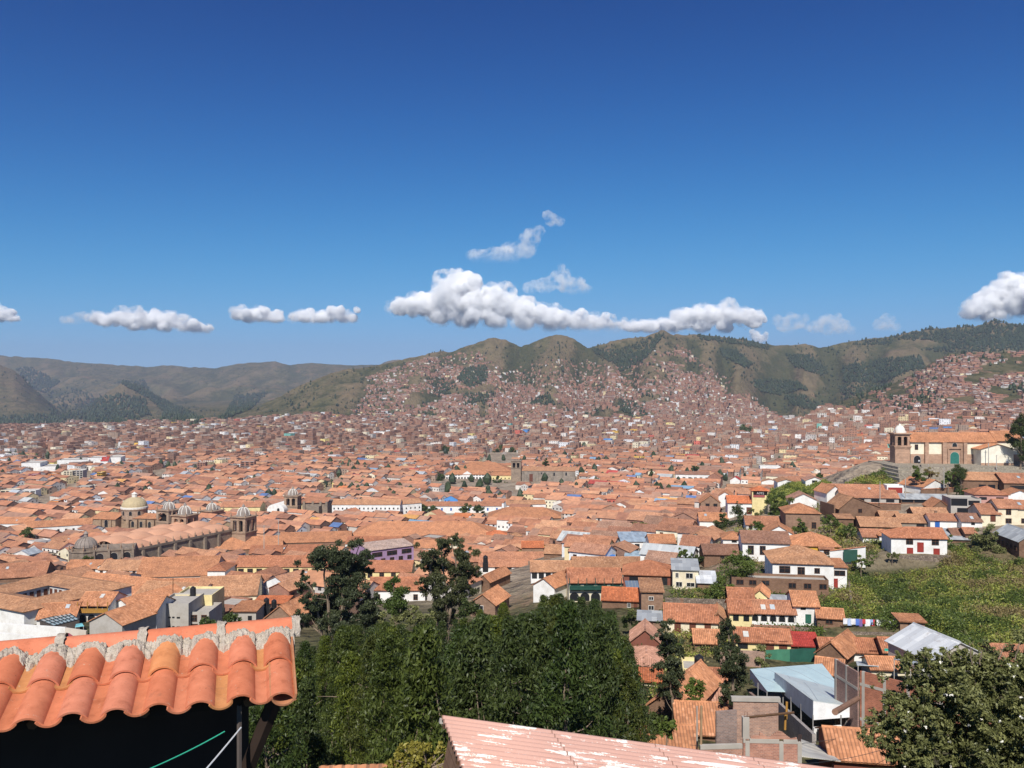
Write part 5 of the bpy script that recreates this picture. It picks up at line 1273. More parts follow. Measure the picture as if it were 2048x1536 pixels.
def jesuit_church():
    D = 575; b = Vector(pt(255, 1075, D)); base = 0.0; yaw = R(-12)
    root = empty("domed_church", (b.x, b.y, base), yaw)
    tag(root, "brown stone church with a big pale yellow dome and two bell towers", "church")
    z = lambda v, d=D: H - (v - CY) / F * d - base
    X = lambda u, d=D: (u - 255) / F * d
    mb = MB(); mb.box(X(176), X(232), -2, 18, -3, z(1039)); mb.box(X(232) + .003, X(318), 4, 18, -3, z(1037))
    for u in (199, 222): mb.box(X(u) - .6, X(u) + .6, -2.8, -2.003, -3, z(1040))
    for u in (249, 268, 287, 306): mb.box(X(u) - 1.1, X(u) + 1.1, 2.4, 3.997, -3, z(1040))
    mb.box(X(190), X(300), 1.5, 3.99, -3, z(1062))
    w = mb.build("nave_wall", ASHLAR, root, (.34, .245, .17))
    for u in (258, 277, 296): add_window(w, X(u), 4.0, z(1056), 2.2, 4.0, 'a')
    add_window(w, X(211), -2.0, z(1055), 2.6, 4.8, 'a')
    rf = MB(); roof_plane(rf, (X(175), -2.6, z(1039)), (X(233), -2.6, z(1039)), (X(233), 8, z(1029)), (X(175), 8, z(1029))); roof_plane(rf, (X(233), 3.4, z(1038)), (X(320), 3.4, z(1038)), (X(320), 11, z(1030)), (X(233), 11, z(1030)))
    rf.build("roof", TILE, root, RC['o'])
    d = MB(); cx, cy = X(247), 11; r = 8.4
    d.lathe([(r, z(1041)), (r, z(1023)), (r + .5, z(1022.5)), (r + .5, z(1020.5))], (cx, cy, 0), 20); dr = d.build("drum", ASHLAR, root, (.40, .285, .21))
    for an in (-1.25, -1.9, -.6):
        o = add_window(dr, cx + (r - .02) * math.cos(an), cy + (r - .02) * math.sin(an), z(1033), 1.9, 2.8, 'a'); o.rotation_euler = (0, 0, an + math.pi / 2)
    d = MB(); zb = z(1021); d.lathe([(r + .45, zb), (r + .45, zb + 1.2), (r - .1, zb + 1.3)], (cx, cy, 0), 24, 1)
    d.lathe([((r - .1) * math.cos(i * math.pi / 16), zb + 1.3 + 6.4 * math.sin(i * math.pi / 16)) for i in range(9)], (cx, cy, 0), 24, 0)
    d.lathe([(1.7, zb + 7.4), (1.7, zb + 9.6), (2.0, zb + 9.7), (0, zb + 11.2)], (cx, cy, 0), 8, 1); d.build("dome", [DOMEM, DOMEW], root)
    for (u, dy) in ((331, 8), (369, 36)):
        Dt = D + dy
        bell_tower(root, (u - 255) / F * Dt, dy, -3, 11.4, z(1040, Dt), z(1018, Dt), 3.6, 4.2, (.36, .26, .19), DOMEG, True, False, True, R(-14))
    c = local(root) @ Vector((X(260), 14, 0)); reserve(c.x, c.y, 32, 26, yaw)
    NAMES["church with the big pale dome"] = (250, 1030)
jesuit_church()

def merced():
    D = 640; base = 0; b = Vector(pt(584, 1034, D)); root = empty("stone_church", (b.x, b.y, 0), R(-4)); tag(root, "dark stone church with one square domed tower beside the huge white plaza building", "church")
    z = lambda v: H - (v - CY) / F * D; X = lambda u: (u - 584) / F * D
    bell_tower(root, X(584), 2, -3, 10, z(1012), z(993), 3.4, 4.2, STONE, DOMEG, True, True, True)
    mb = MB(); mb.box(X(600), X(652), 6, 26, -3, z(1007)); mb.box(X(618), X(640), -2, 5.997, -3, z(1012))
    for u in (604, 622, 638, 650): mb.box(X(u) - .8, X(u) + .8, 5, 5.99, -3, z(1005))
    w = mb.build("nave_wall", ASHLAR, root, STONE2)
    rf = MB(); roof_plane(rf, (X(600), 5, z(1007)), (X(652), 5, z(1007)), (X(652), 16, z(999)), (X(600), 16, z(999))); rf.build("roof", TILE, root, RC['t'])
    c = local(root) @ Vector((X(620), 12, 0)); reserve(c.x, c.y, 24, 18, R(-4)); NAMES["dark stone church with one domed tower"] = (600, 1015)
    # whitewashed hall with a round gable
    r2 = empty("white_hall", Vector(pt(551, 1032, 632)) * Vector((1, 1, 0)), R(-10)); tag(r2, "white hall with a rounded barrel front and one arched window", "building")
    w_ = 13.5; h0 = z(1017); mb = MB(); n = 12
    arc = [(-w_ / 2, -3)] + [(w_ / 2, -3)] + [(w_ / 2 * math.cos(math.pi * i / n), h0 + 4.4 * math.sin(math.pi * i / n)) for i in range(n + 1)]
    mb.face([(x, 0, zz) for x, zz in arc]); mb.face([(x, 24, zz) for x, zz in reversed(arc)])
    for (a, c_) in zip(arc, arc[1:] + arc[:1]): mb.face([(c_[0], 0, c_[1]), (a[0], 0, a[1]), (a[0], 24, a[1]), (c_[0], 24, c_[1])])
    o = mb.build("wall", WALL, r2, WC['w']); add_window(o, 2.2, 0, h0 - 2.2, 1.9, 3.6, 'a'); reserve(r2.location.x, r2.location.y + 12, 8, 13, R(-10))
merced()

def white_school():
    D = 905; root = empty("arcaded_school", Vector(pt(936, 968, D)) * Vector((1, 1, 0)), 0); tag(root, "long white building with two tiers of arches and a small pediment", "building")
    z = lambda v: H - (v - CY) / F * D; X = lambda u: (u - 936) / F * D
    mb = MB(); x0, x1 = X(891), X(981); zt = z(949)
    mb.box(x0, x1, 0, 14, -3, zt); mb.face([(X(924), -.3, zt), (X(945), -.3, zt), (X(934.5), -.3, zt + 3.6)]); mb.box(X(924), X(945), -.3, -.003, -3, zt)
    w = mb.build("wall", WALL, root, WC['w'])
    for i in range(15):
        x = x0 + (x1 - x0) * (i + .5) / 15
        add_window(w, x, -.3 if 4.9 < i < 8.9 else 0, z(965), 1.6, 2.6, 'a'); add_window(w, x, -.3 if 4.9 < i < 8.9 else 0, z(958.5), 1.6, 2.5, 'a')
        if i % 1 == 0 and not 5 <= i <= 8: add_window(w, x, 0, z(951.5), 1.3, 1.1, 'k')
    rf = MB(); c = [(x0 - .6, -.8, zt), (x1 + .6, -.8, zt), (x1 + .6, 15, zt), (x0 - .6, 15, zt)]; q = zt + 4.2
    roof_plane(rf, c[0], c[1], (x1 - 7, 7, q), (x0 + 7, 7, q)); roof_plane(rf, c[2], c[3], (x0 + 7, 7, q), (x1 - 7, 7, q)); roof_plane(rf, c[1], c[2], (x1 - 7, 7, q), (x1 - 7, 7, q)); roof_plane(rf, c[3], c[0], (x0 + 7, 7, q), (x0 + 7, 7, q))
    rf.build("roof", TILE, root, RC['o']); reserve(root.location.x, D + 8, 26, 11, 0)
    NAMES["white building with two tiers of arches"] = (936, 955)
white_school()
HT("yellow block joining the arched white building to the grey stone church", 'gable', 983, 1022, 969, 951, 940, 'o', 'y', [(5, .62, 1.3, 1.2, 'k'), (3, .2, 1.3, 1.4, 'w')], dep=13, D=900)
HT("wide tile roof rising behind the arched white building", 'hip', 905, 1025, 950, 943, 929, 'o', 'a', [], dep=40, D=940)

def franciscan():
    D = 880; root = empty("grey_stone_church", Vector(pt(1042, 971, D)) * Vector((1, 1, 0)), R(-5)); tag(root, "long grey stone church with one plain square tower at its left end", "church")
    z = lambda v: H - (v - CY) / F * D; X = lambda u: (u - 1042) / F * D; g = (.29, .25, .21)
    mb = MB(); a = 5.0; cx = X(1032)
    mb.box(cx - a, cx + a, 0, 10, -3, z(937)); mb.box(cx - a - .5, cx + a + .5, -.5, 10.5, z(937), z(936)); zb, zt = z(936), z(926)
    for sx in (-a, -.7, a - 1.5):
        mb.box(cx + sx, cx + sx + 1.5, 0, 1.5, zb, zt); mb.box(cx + sx, cx + sx + 1.5, 8.5, 10, zb, zt)
    mb.box(cx - a, cx - a + 1.5, 4.2, 5.8, zb, zt); mb.box(cx + a - 1.5, cx + a, 4.2, 5.8, zb, zt); mb.box(cx - a + 1.6, cx + a - 1.6, 2.5, 7.5, zb, zt, 1)  # last box is a black core added as shade behind the openings
    mb.box(cx - a, cx + a, 0, 10, zt, zt + 1.6); mb.box(cx - a - .6, cx + a + .6, -.6, 10.6, zt + 1.6, zt + 2.4); mb.build("bell_tower", [ASHLAR, DARK], root, (.30, .235, .18))
    m2 = MB(); m2.box(X(1043), X(1150), 3, 24, -3, z(942)); m2.box(X(1105), X(1150), .5, 2.997, -3, z(955))
    for u in (1046, 1075, 1103, 1122, 1146): m2.box(X(u) - .9, X(u) + .9, 1.6, 2.99, -3, z(943))
    m2.box(X(1056), X(1070), 1.2, 2.98, -3, z(950))
    w = m2.build("nave_wall", ASHLAR, root, g); add_window(w, X(1062), 1.2, -1, 3.4, 8.5, 'd'); add_window(w, X(1108), 3, z(952), 1.8, 3.6, 'a'); add_window(w, X(1132), 3, z(951), 1.8, 3.4, 'a'); add_window(w, X(1083), 3, z(949), 1.3, 2.2, 'a')
    rf = MB(); roof_plane(rf, (X(1042), 2.6, z(942)), (X(1151), 2.6, z(942)), (X(1151), 13, z(935)), (X(1042), 13, z(935))); rf.build("roof", TILE, root, RC['d'])
    c = local(root) @ Vector((X(1092), 12, 0)); reserve(c.x, c.y, 32, 15, R(-5)); NAMES["long grey stone church"] = (1090, 955)
    # domed church farther back
    D = 1210; r2 = empty("twin_towered_church", Vector(pt(998, 932, D)) * Vector((1, 1, 0)), R(6)); tag(r2, "rosy stone church with two short towers and a pointed dome, in front of dark trees", "church")
    z = lambda v: H - (v - CY) / F * D; X = lambda u: (u - 998) / F * D
    mb = MB(); mb.box(X(982), X(1014), 0, 22, -3, z(921)); mb.build("nave_wall", ASHLAR, r2, (.36, .25, .19))
    for u in (983, 1009): bell_tower(r2, X(u), 2, -3, 6.5, z(923), z(916), 2.2, 2.4, (.36, .25, .19), DOMEG, False, True, False)
    d = MB(); d.lathe([(6, z(922)), (6, z(914)), (5.8, z(913)), (4.6, z(909)), (2.2, z(906)), (.8, z(905)), (0, z(902))], (X(1010), 12, 0), 16); d.build("dome", DOMEG, r2); reserve(r2.location.x, D + 10, 16, 14, 0)
franciscan()

# white store sheds far left
for (lb, u0, u1, vb, ve) in (("leftmost white windowless store shed beyond the town", 45, 78, 943, 926), ("low white shed between the left store and the wide one", 78, 113, 943, 933), ("widest white store shed with a grey side", 118, 174, 936, 920),
                             ("tall white store box left of the red roofed gap", 177, 202, 934, 916), ("rightmost tall white store box beyond the town", 216, 240, 932, 915)):
    HT(lb, 'flat', u0, u1, vb, ve, ve - 2, 'w', 'w', [], dep=30, yaw=14, group="white store sheds beyond the town", cat="store", name="store_shed")
HT("long low white store front below the white sheds", 'flat', 80, 165, 946, 940, 938, 'w', 'w', [], dep=10, yaw=8, group="white store sheds beyond the town", cat="store", name="store_shed")
HT("red roofed gap building between the two tall white store boxes", 'gable', 202, 215, 934, 922, 918, 'r', 'w', [], dep=20, yaw=14)
# coloured tall blocks of the middle distance
for (lb, u0, u1, vb, ve, wc, n) in (("purple red apartment block with white bands left of the town", 57, 72, 965, 949, 'm', 4), ("orange fronted block left of the town centre", 96, 110, 960, 948, 'O', 3), ("cream apartment tower with five rows of windows", 128, 144, 962, 942, 'c', 5),
                                    ("pale grey apartment tower next to the cream one", 147, 165, 961, 941, 'e', 5), ("thin ochre tower with dark bands", 194, 204, 965, 945, 'Y', 5), ("bright orange twin slabs left of the pale dome", 99, 116, 1016, 1002, 'O', 2),
                                    ("grey four storey frame block behind the pale dome", 153, 178, 985, 973, 'e', 3), ("yellow gabled block at the left edge of the town", 2, 30, 995, 980, 'c', 3), ("white balconied block next to the yellow gabled one", 38, 70, 995, 981, 'w', 3),
                                    ("brick tower block with a blue stripe", 395, 410, 945, 925, 'k', 5), ("white and brick banded block in the distance, left of centre", 481, 508, 942, 923, 'k', 5), ("small bright blue house far off above the grey stone church", 1112, 1120, 902, 897, 'B', 2)):
    WC.setdefault('m', (.38, .09, .12)); WC.setdefault('O', (.72, .27, .08)); WC.setdefault('B', (.10, .30, .68))
    HT(lb, 'flat', u0, u1, vb, ve, ve, 'e' if False else 'g', wc, [(3, .06 + i * .94 / n, max(1.6, (u1 - u0) / F * 1000 / 3 * .62), 1.3, 'k') for i in range(n)], dep=12, yaw=8, group="taller coloured blocks", cat="building", name="apartment_block")

def hill_church():
    """church on its terrace at the upper right"""
    D = 333; yaw = R(-4); b = Vector(pt(1821, 926, D)); root = empty("white_and_stone_church", b, yaw)
    tag(root, "long white and brown stone church with a green door and a white domed tower", "church")
    s = D / F; X = lambda u: (u - 1821) * s; z = lambda v: (926 - v) * s
    br = (.43, .28, .20)
    mb = MB(); mb.box(0, X(1986), 0, 9, -3, z(884)); mb.box(X(1986) + .003, X(2040), .8, 10, -3, z(881)); w = mb.build("nave_wall", WALL, root, (.80, .74, .58))
    zl = z(908)
    for (a, c, y) in ((0.003, X(1847), 0), (X(1854) + .003, X(1881), 0), (X(1928) + .003, X(1942), 0), (X(1986) + .2, X(2040), .8)):
        pl = MB(); pl.box(a, c - .003, y - .22, y - .003, -3, zl); pl.build("stone_plinth", ASHLAR, root, br)
    for u0, u1 in ((1847, 1854), (1881, 1889), (1921, 1928)): pl = MB(); pl.box(X(u0), X(u1), -1.3, -.003, -3, z(884.5)); pl.build("buttress", ASHLAR, root, br)
    pl = MB(); pl.box(X(1889) + .003, X(1921) - .003, -.45, -.003, -3, z(886))
    pl.box(X(1892), X(1919), -.9, -.453, z(897), z(895.5)); pl.box(X(1891), X(1894), -.9, -.453, -1, z(897)); pl.box(X(1917), X(1920), -.9, -.453, -1, z(897))
    st = pl.build("portal", ASHLAR, root, br)
    add_window(w, X(1832.5), 0, z(899), 1.1, 1.9, 'w'); add_window(w, X(1833.5), -.22, 0, 2.5, 2.9, 'a')
    dr = add_window(st, X(1905.5), -.45, -.2, 3.3, 4.6, 'a'); dr.name = "church_door"
    d2 = MB(); n = 10; r = 1.6; pts = [(-r, -.07, 0), (r, -.07, 0)] + [(r * math.cos(math.pi * i / n), -.07, 3.0 + r * math.sin(math.pi * i / n)) for i in range(n + 1)]; d2.face(pts); d2.box(-.05, .05, -.12, -.073, 0, 4.5); o = d2.build("door_leaf", PAINT, dr, (.03, .16, .13))
    add_window(st, X(1905.5), -.45, z(893), 1.7, 1.5, 'a')
    rf = MB()
    roof_plane(rf, (-.3, -.7, z(884)), (X(1987), -.7, z(884)), (X(1987), 4.6, z(866) + .0), (-.3, 4.6, z(866)), .07, .3); roof_plane(rf, (X(1987), 9.7, z(884)), (-.3, 9.7, z(884)), (-.3, 4.6, z(866)), (X(1987), 4.6, z(866)))
    roof_plane(rf, (X(1985), -.1, z(881)), (X(2042), -.1, z(881)), (X(2042), 5.2, z(863)), (X(1985), 5.2, z(863)), .07, .3); roof_plane(rf, (X(2042), 10.6, z(881)), (X(1985), 10.6, z(881)), (X(1985), 5.2, z(863)), (X(2042), 5.2, z(863)))
    ridge_cap(rf, (-.3, 4.6, z(866)), (X(1987), 4.6, z(866))); ridge_cap(rf, (X(1985), 5.2, z(863)), (X(2042), 5.2, z(863))); rf.build("roof", TILE, root, RC['o'])
    gb = MB(); g0, g1, ga = X(1942), X(2003), X(1973); y0 = -6.5; ze = z(894)
    gb.face([(g0, y0, -3), (g1, y0, -3), (g1, y0, ze), (ga, y0, z(885.5)), (g0, y0, ze)]); gb.face([(g0, -.01, -3), (g0, y0, -3), (g0, y0, ze), (g0, -.01, ze)]); gb.face([(g1, y0, -3), (g1, .75, -3), (g1, .75, ze), (g1, y0, ze)])
    ax = gb.build("annex_wall", WALL, root, (.80, .76, .64)); pb = MB(); pb.box(g0 - .1, g1 + .1, y0 - .12, y0 - .003, -3, z(922)); pb.build("annex_plinth", ASHLAR, root, br)
    ar = MB(); za = z(885.5) + .15; roof_plane(ar, (g0 - .9, .8, ze - .35), (g0 - .9, y0 - .4, ze - .35), (ga, y0 - .4, za), (ga, .8, za), .07, .3); roof_plane(ar, (g1 + .9, y0 - .4, ze - .35), (g1 + .9, .8, ze - .35), (ga, .8, za), (ga, y0 - .4, za), .07, .3); ridge_cap(ar, (ga, y0 - .4, za), (ga, .8, za)); ar.build("annex_roof", TILE, root, RC['o'])
    bell_tower(root, X(1806), 3.0, -3, 5.6, z(894), z(870), 2.0, 2.3, br, DOMEW, False, True, True, 0)
    c = local(root) @ Vector((X(1925), 2, 0)); reserve(c.x, c.y, 28, 14, yaw)
    NAMES["white and stone church on the terrace"] = (1905, 910)
hill_church()

def plaza_steps():
    m = mat_stone("plaza_paving", .9, (.36, .32, .25), (.28, .25, .20), (.20, .17, .14)); mb = MB()
    x0, x1 = (1780 - CX) / F * 325, (2080 - CX) / F * 325
    for i, (y, z) in enumerate(((318, 69.2), (314.5, 68.3), (311, 67.3), (307, 66.2), (302, 64.8))):
        mb.box(x0 - i * 1.5, x1, y + .003 * i, 345 - i * .5, 55, z - .002 * i)
    o = mb.build("plaza", m); tag(o, kind="structure")
plaza_steps()

PROTECT += [(532, 655, 978, 1026, 640), (890, 982, 938, 966, 905), (1022, 1150, 920, 966, 880), (130, 520, 1008, 1112, 400), (175, 395, 990, 1060, 560), (977, 1019, 902, 926, 1210), (840, 1003, 1000, 1023, 690)]

# ------------------------------------------------------------------ the rest of the town, block by block
STREETS = [((1400, 1010), (1470, 962), 5.5), ((1470, 962), (1625, 868), 6.0), ((305, 966), (348, 922), 6.5), ((645, 1000), (700, 940), 4.5), ((1560, 985), (1800, 900), 5.0), ((80, 1010), (190, 950), 5)]
def street_dist(x, y):
    d = np.full(x.shape, 1e9)
    for a, b, hw in STREETS:
        Da = float(hit(a[0], a[1], dmin=200)[0]); Db = float(hit(b[0], b[1], dmin=200)[0])
        A = np.array([(a[0] - CX) / F * Da, Da]); B = np.array([(b[0] - CX) / F * Db, Db])
        t = np.clip(((x - A[0]) * (B[0] - A[0]) + (y - A[1]) * (B[1] - A[1])) / ((B - A) ** 2).sum(), 0, 1)
        d = np.minimum(d, np.hypot(x - A[0] - t * (B[0] - A[0]), y - A[1] - t * (B[1] - A[1])) - hw)
    return d
def town():
    rr = random.Random(21); out = []
    for side in (0, 1):
        th = R(-27) if side == 0 else R(-23)
        c, s = math.cos(th), math.sin(th); BW, BD = 74, 56
        for bi in range(-34, 36):
            for bj in range(-8, 46):
                X0, Y0 = bi * BW + (bj * 37) % 61, bj * BD
                xc, yc = (X0 + 33) * c - (Y0 + 24) * s, (X0 + 33) * s + (Y0 + 24) * c
                if not (170 < yc < 2350) or abs(xc) > .70 * yc + 40: continue
                uc = CX + F * xc / yc
                if (uc < 985) != (side == 0): continue
                rows = [(0, 0), (11.5, 0), (22.5, 0), (34, 0), (45, 0)]
                for (ly, _) in rows:
                    lx = rr.uniform(0, 3)
                    while lx < BW - 8:
                        big = yc < 1150 and rr.random() < .25
                        w = rr.uniform(16, 34) if big else rr.uniform(7, 16)
                        w = min(w, BW - 7 - lx)
                        if w < 5: break
                        if rr.random() < (.10 if ly in (0, 45) else .22): lx += w * .6; continue
                        dd = rr.uniform(8.2, 11.2); tw = rr.random() < .18
                        px, py = lx + w / 2, ly + dd / 2 + rr.uniform(-.6, .6)
                        out.append((px + X0, py + Y0, th + (math.pi / 2 if tw and w < 14 else 0) + rr.gauss(0, .035), w if not (tw and w < 14) else dd, dd if not (tw and w < 14) else w, side, X0, Y0, c, s))
                        lx += w + (.15 if rr.random() < .8 else rr.uniform(1, 4))
    a = np.array([(o[0] * o[8] - o[1] * o[9], o[0] * o[9] + o[1] * o[8], o[2], o[3], o[4]) for o in out])
    x, y, yaw, w, d = a.T
    u = CX + F * x / y; n = len(x)
    lim = np.interp(u, [-400, 318, 324, 500, 620, 700, 1150, 1250, 1330, 1400, 1455, 1470, 2400], [212, 212, 170, 172, 172, 205, 225, 215, 215, 300, 330, 440, 470])
    ok = (y > lim) & (street_dist(x, y) > d * .45) & ~((u > 1640) & (y < 520)) & ~((u > 1540) & (u < 1680) & (y < 480))
    # keep clear of everything placed by hand, and of the little parks
    for (hx, hy, hw, hd, hz) in HAND:
        c, s = math.cos(hz), math.sin(hz)
        dx, dy = x - hx, y - hy; lx = np.abs(dx * c + dy * s); ly = np.abs(-dx * s + dy * c)
        rel = np.abs(np.cos(yaw - hz)); ew = w / 2 * rel + d / 2 * (1 - rel ** 2) ** .5; ed = d / 2 * rel + w / 2 * (1 - rel ** 2) ** .5
        ok &= ~((lx < hw + ew * .9) & (ly < hd + ed * .9))
    zz_ = zfun(u, y); ok &= ~((y > 900) & (zz_ > 44)); vt = CY + F * (H - zz_ - 5.6) / y; vbm = CY + F * (H - zz_) / y; hwp = (np.maximum(w, d) * .5 + .5) / y * F
    for (a0, a1, v0, v1, Dp) in PROTECT:
        ok &= ~((y < Dp) & (u + hwp > a0) & (u - hwp < a1) & (vt < v1) & (vbm > v0))
    for (pu, pv, pr) in ((890, 1024, 26), (940, 1026, 26), (900, 976, 24), (1005, 975, 22), (790, 1022, 18)):
        Dp = float(hit(pu, pv, dmin=300)[0]); ok &= np.hypot(x - (pu - CX) / F * Dp, y - Dp) > pr * (Dp / 750)
    x, y, yaw, w, d, u = (q[ok] for q in (x, y, yaw, w, d, u))
    X_, Y_, A_, W_, D_ = list(x[y < 560]), list(y[y < 560]), list(yaw[y < 560]), list(w[y < 560]), list(d[y < 560]); add = []
    obs = [(hx, hy, hw, hd, hz) for hx, hy, hw, hd, hz in HAND if hy < 600]
    for _ in range(7000):     # smaller houses in the plots that are still empty
        D = 172 + 330 * rr.random() ** 1.2; uu = rr.uniform(-30, 1480); px = (uu - CX) / F * D
        if D < np.interp(uu, [-400, 318, 324, 500, 620, 700, 1150, 1250, 1330, 1460, 1470], [212, 212, 172, 172, 172, 205, 225, 215, 205, 235, 470]): continue
        ww, dd = rr.uniform(7, 16), rr.uniform(6.5, 10); aa = R(-26) + rr.choice((0, math.pi / 2)) + rr.gauss(0, .06); r0 = math.hypot(ww, dd) * .40
        if any((px - a) ** 2 + (D - b) ** 2 < (r0 + math.hypot(c, e) * .40) ** 2 * .86 for a, b, c, e in zip(X_, Y_, W_, D_)): continue
        bad = False
        for hx, hy, hw, hd, hz in obs:
            c, s_ = math.cos(hz), math.sin(hz); lx, ly = (px - hx) * c + (D - hy) * s_, -(px - hx) * s_ + (D - hy) * c
            if abs(lx) < hw + r0 * .85 and abs(ly) < hd + r0 * .85: bad = True; break
        if bad: continue
        zg = ground(px, D); vt_ = CY + F * (H - zg - 5.0) / D; vb_ = CY + F * (H - zg) / D; hp = (max(ww, dd) * .5) / D * F
        if any(D < Dp and uu + hp > a0 and uu - hp < a1 and vt_ < v1 and vb_ > v0 for a0, a1, v0, v1, Dp in PROTECT): continue
        X_.append(px); Y_.append(D); A_.append(aa); W_.append(ww); D_.append(dd); add.append((px, D, aa, ww, dd))
    if add:
        ad = np.array(add); x, y, yaw, w, d = (np.concatenate([o_, ad[:, i]]) for i, o_ in enumerate((x, y, yaw, w, d)))
        sd_ = street_dist(x, y) > 0; x, y, yaw, w, d = (q[sd_] for q in (x, y, yaw, w, d))
    u = CX + F * x / y; n = len(x)
    z = zfun(u, y)
    # foundations sit on the lower side of the plot
    pf = sstep(900, 1500, y) * .62 + .04 + .20 * sstep(700, 0, u) * sstep(600, 1100, y)
    flat = rng.random(n) < pf
    h = 4.2 + 3.0 * rng.random(n) + np.where(flat, sstep(700, 1500, y) * (2 + 8 * rng.random(n) ** 2), 0)
    h = np.where(y < 420, np.minimum(h, 3.4 + 1.8 * rng.random(n)), h)
    w = np.where(flat, np.minimum(w, 15), w)
    rc = pick(TERRA, n, .14); fr = flat; rc[fr] = pick(np.array([(.34, .30, .27), (.30, .22, .18), (.42, .36, .31), (.25, .23, .22), (.36, .22, .16)]), int(fr.sum()))
    od = rng.random(n); k = (od < .035) & ~flat; rc[k] = pick(np.array([(.42, .08, .07), (.40, .44, .48), (.20, .33, .46), (.48, .50, .50), (.55, .2, .09), (.12, .2, .4), (.6, .33, .12)]), int(k.sum()))
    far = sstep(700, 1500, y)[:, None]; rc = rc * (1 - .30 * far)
    wc = pick(BRICKS, n); pa = rng.random(n) < np.where(flat, .30 - .16 * far[:, 0], .62 - .42 * far[:, 0]); wc[pa] = pick(PALE, int(pa.sum()))
    bl = rng.random(n) < .012; wc[bl] = pick(np.array([(.10, .30, .66), (.75, .48, .10), (.60, .16, .12), (.20, .48, .42), (.75, .62, .25)]), int(bl.sum()))
    p = .36 + .14 * rng.random(n)
    return dict(x=x, y=y, z=z - .2, yaw=yaw, w=w, d=d, h=h, p=p, flat=flat, rc=rc, wc=wc)
def cname(c, roof):
    r, g, b = c
    if roof:
        if b > r: return "bluish sheet"
        if r > .4 and g < .12: return "red sheet"
        if abs(r - g) < .06: return "grey"
        if r > .46: return "light orange"
        if r < .36: return "dark brown"
        return "terracotta" if g < .21 else "faded pink brown"
    if b > r: return "blue"
    if r > .6: return "white" if b > .55 else "yellow"
    return "pale" if r > .47 else "brick brown"
TOWN = None
def town_individuals(cap):
    T = TOWN; n = len(T['x']); u = CX + F * T['x'] / T['y']
    order = np.argsort(T['y']); cand = [i for i in order if -20 < u[i] < 2068][:int(cap * 2.6)]
    bpy.context.view_layer.update(); dg = bpy.context.evaluated_depsgraph_get()
    # the candidates hide one another too: test against a temporary mesh of the whole town
    tmp = link_mesh("temporary_town", mass_mesh("temporary_town", T)); hz_ = bpy.data.objects["haze"]; hz_.hide_viewport = True
    bpy.context.view_layer.update(); dg = bpy.context.evaluated_depsgraph_get()
    o = Vector((0, 0, H)); vis = []
    for i in cand:
        yaw, w, d, h = T['yaw'][i], T['w'][i], T['d'][i], T['h'][i]; cnt = 0
        zr = h + (0 if T['flat'][i] else d / 2 * T['p'][i])
        for (lx, ly, lz) in ((0, 0, zr + .2), (-.35 * w, 0, zr + .2), (.35 * w, 0, zr + .2), (0, -.3 * d, (h + zr) / 2 + .2), (0, .3 * d, (h + zr) / 2 + .2), (.4 * w, -.4 * d, h + .2), (-.4 * w, -.4 * d, h + .2), (0, -d / 2 - .1, h * .75)):
            q = Vector((T['x'][i] + lx * math.cos(yaw) - ly * math.sin(yaw), T['y'][i] + lx * math.sin(yaw) + ly * math.cos(yaw), T['z'][i] + lz))
            L = (q - o).length; ok, loc, *_ = scn.ray_cast(dg, o, (q - o) / L, distance=L - .6)
            if not ok: cnt += 1
        if cnt >= 3: vis.append(i)
    hz_.hide_viewport = False
    bpy.data.objects.remove(tmp)
    return vis[:cap]
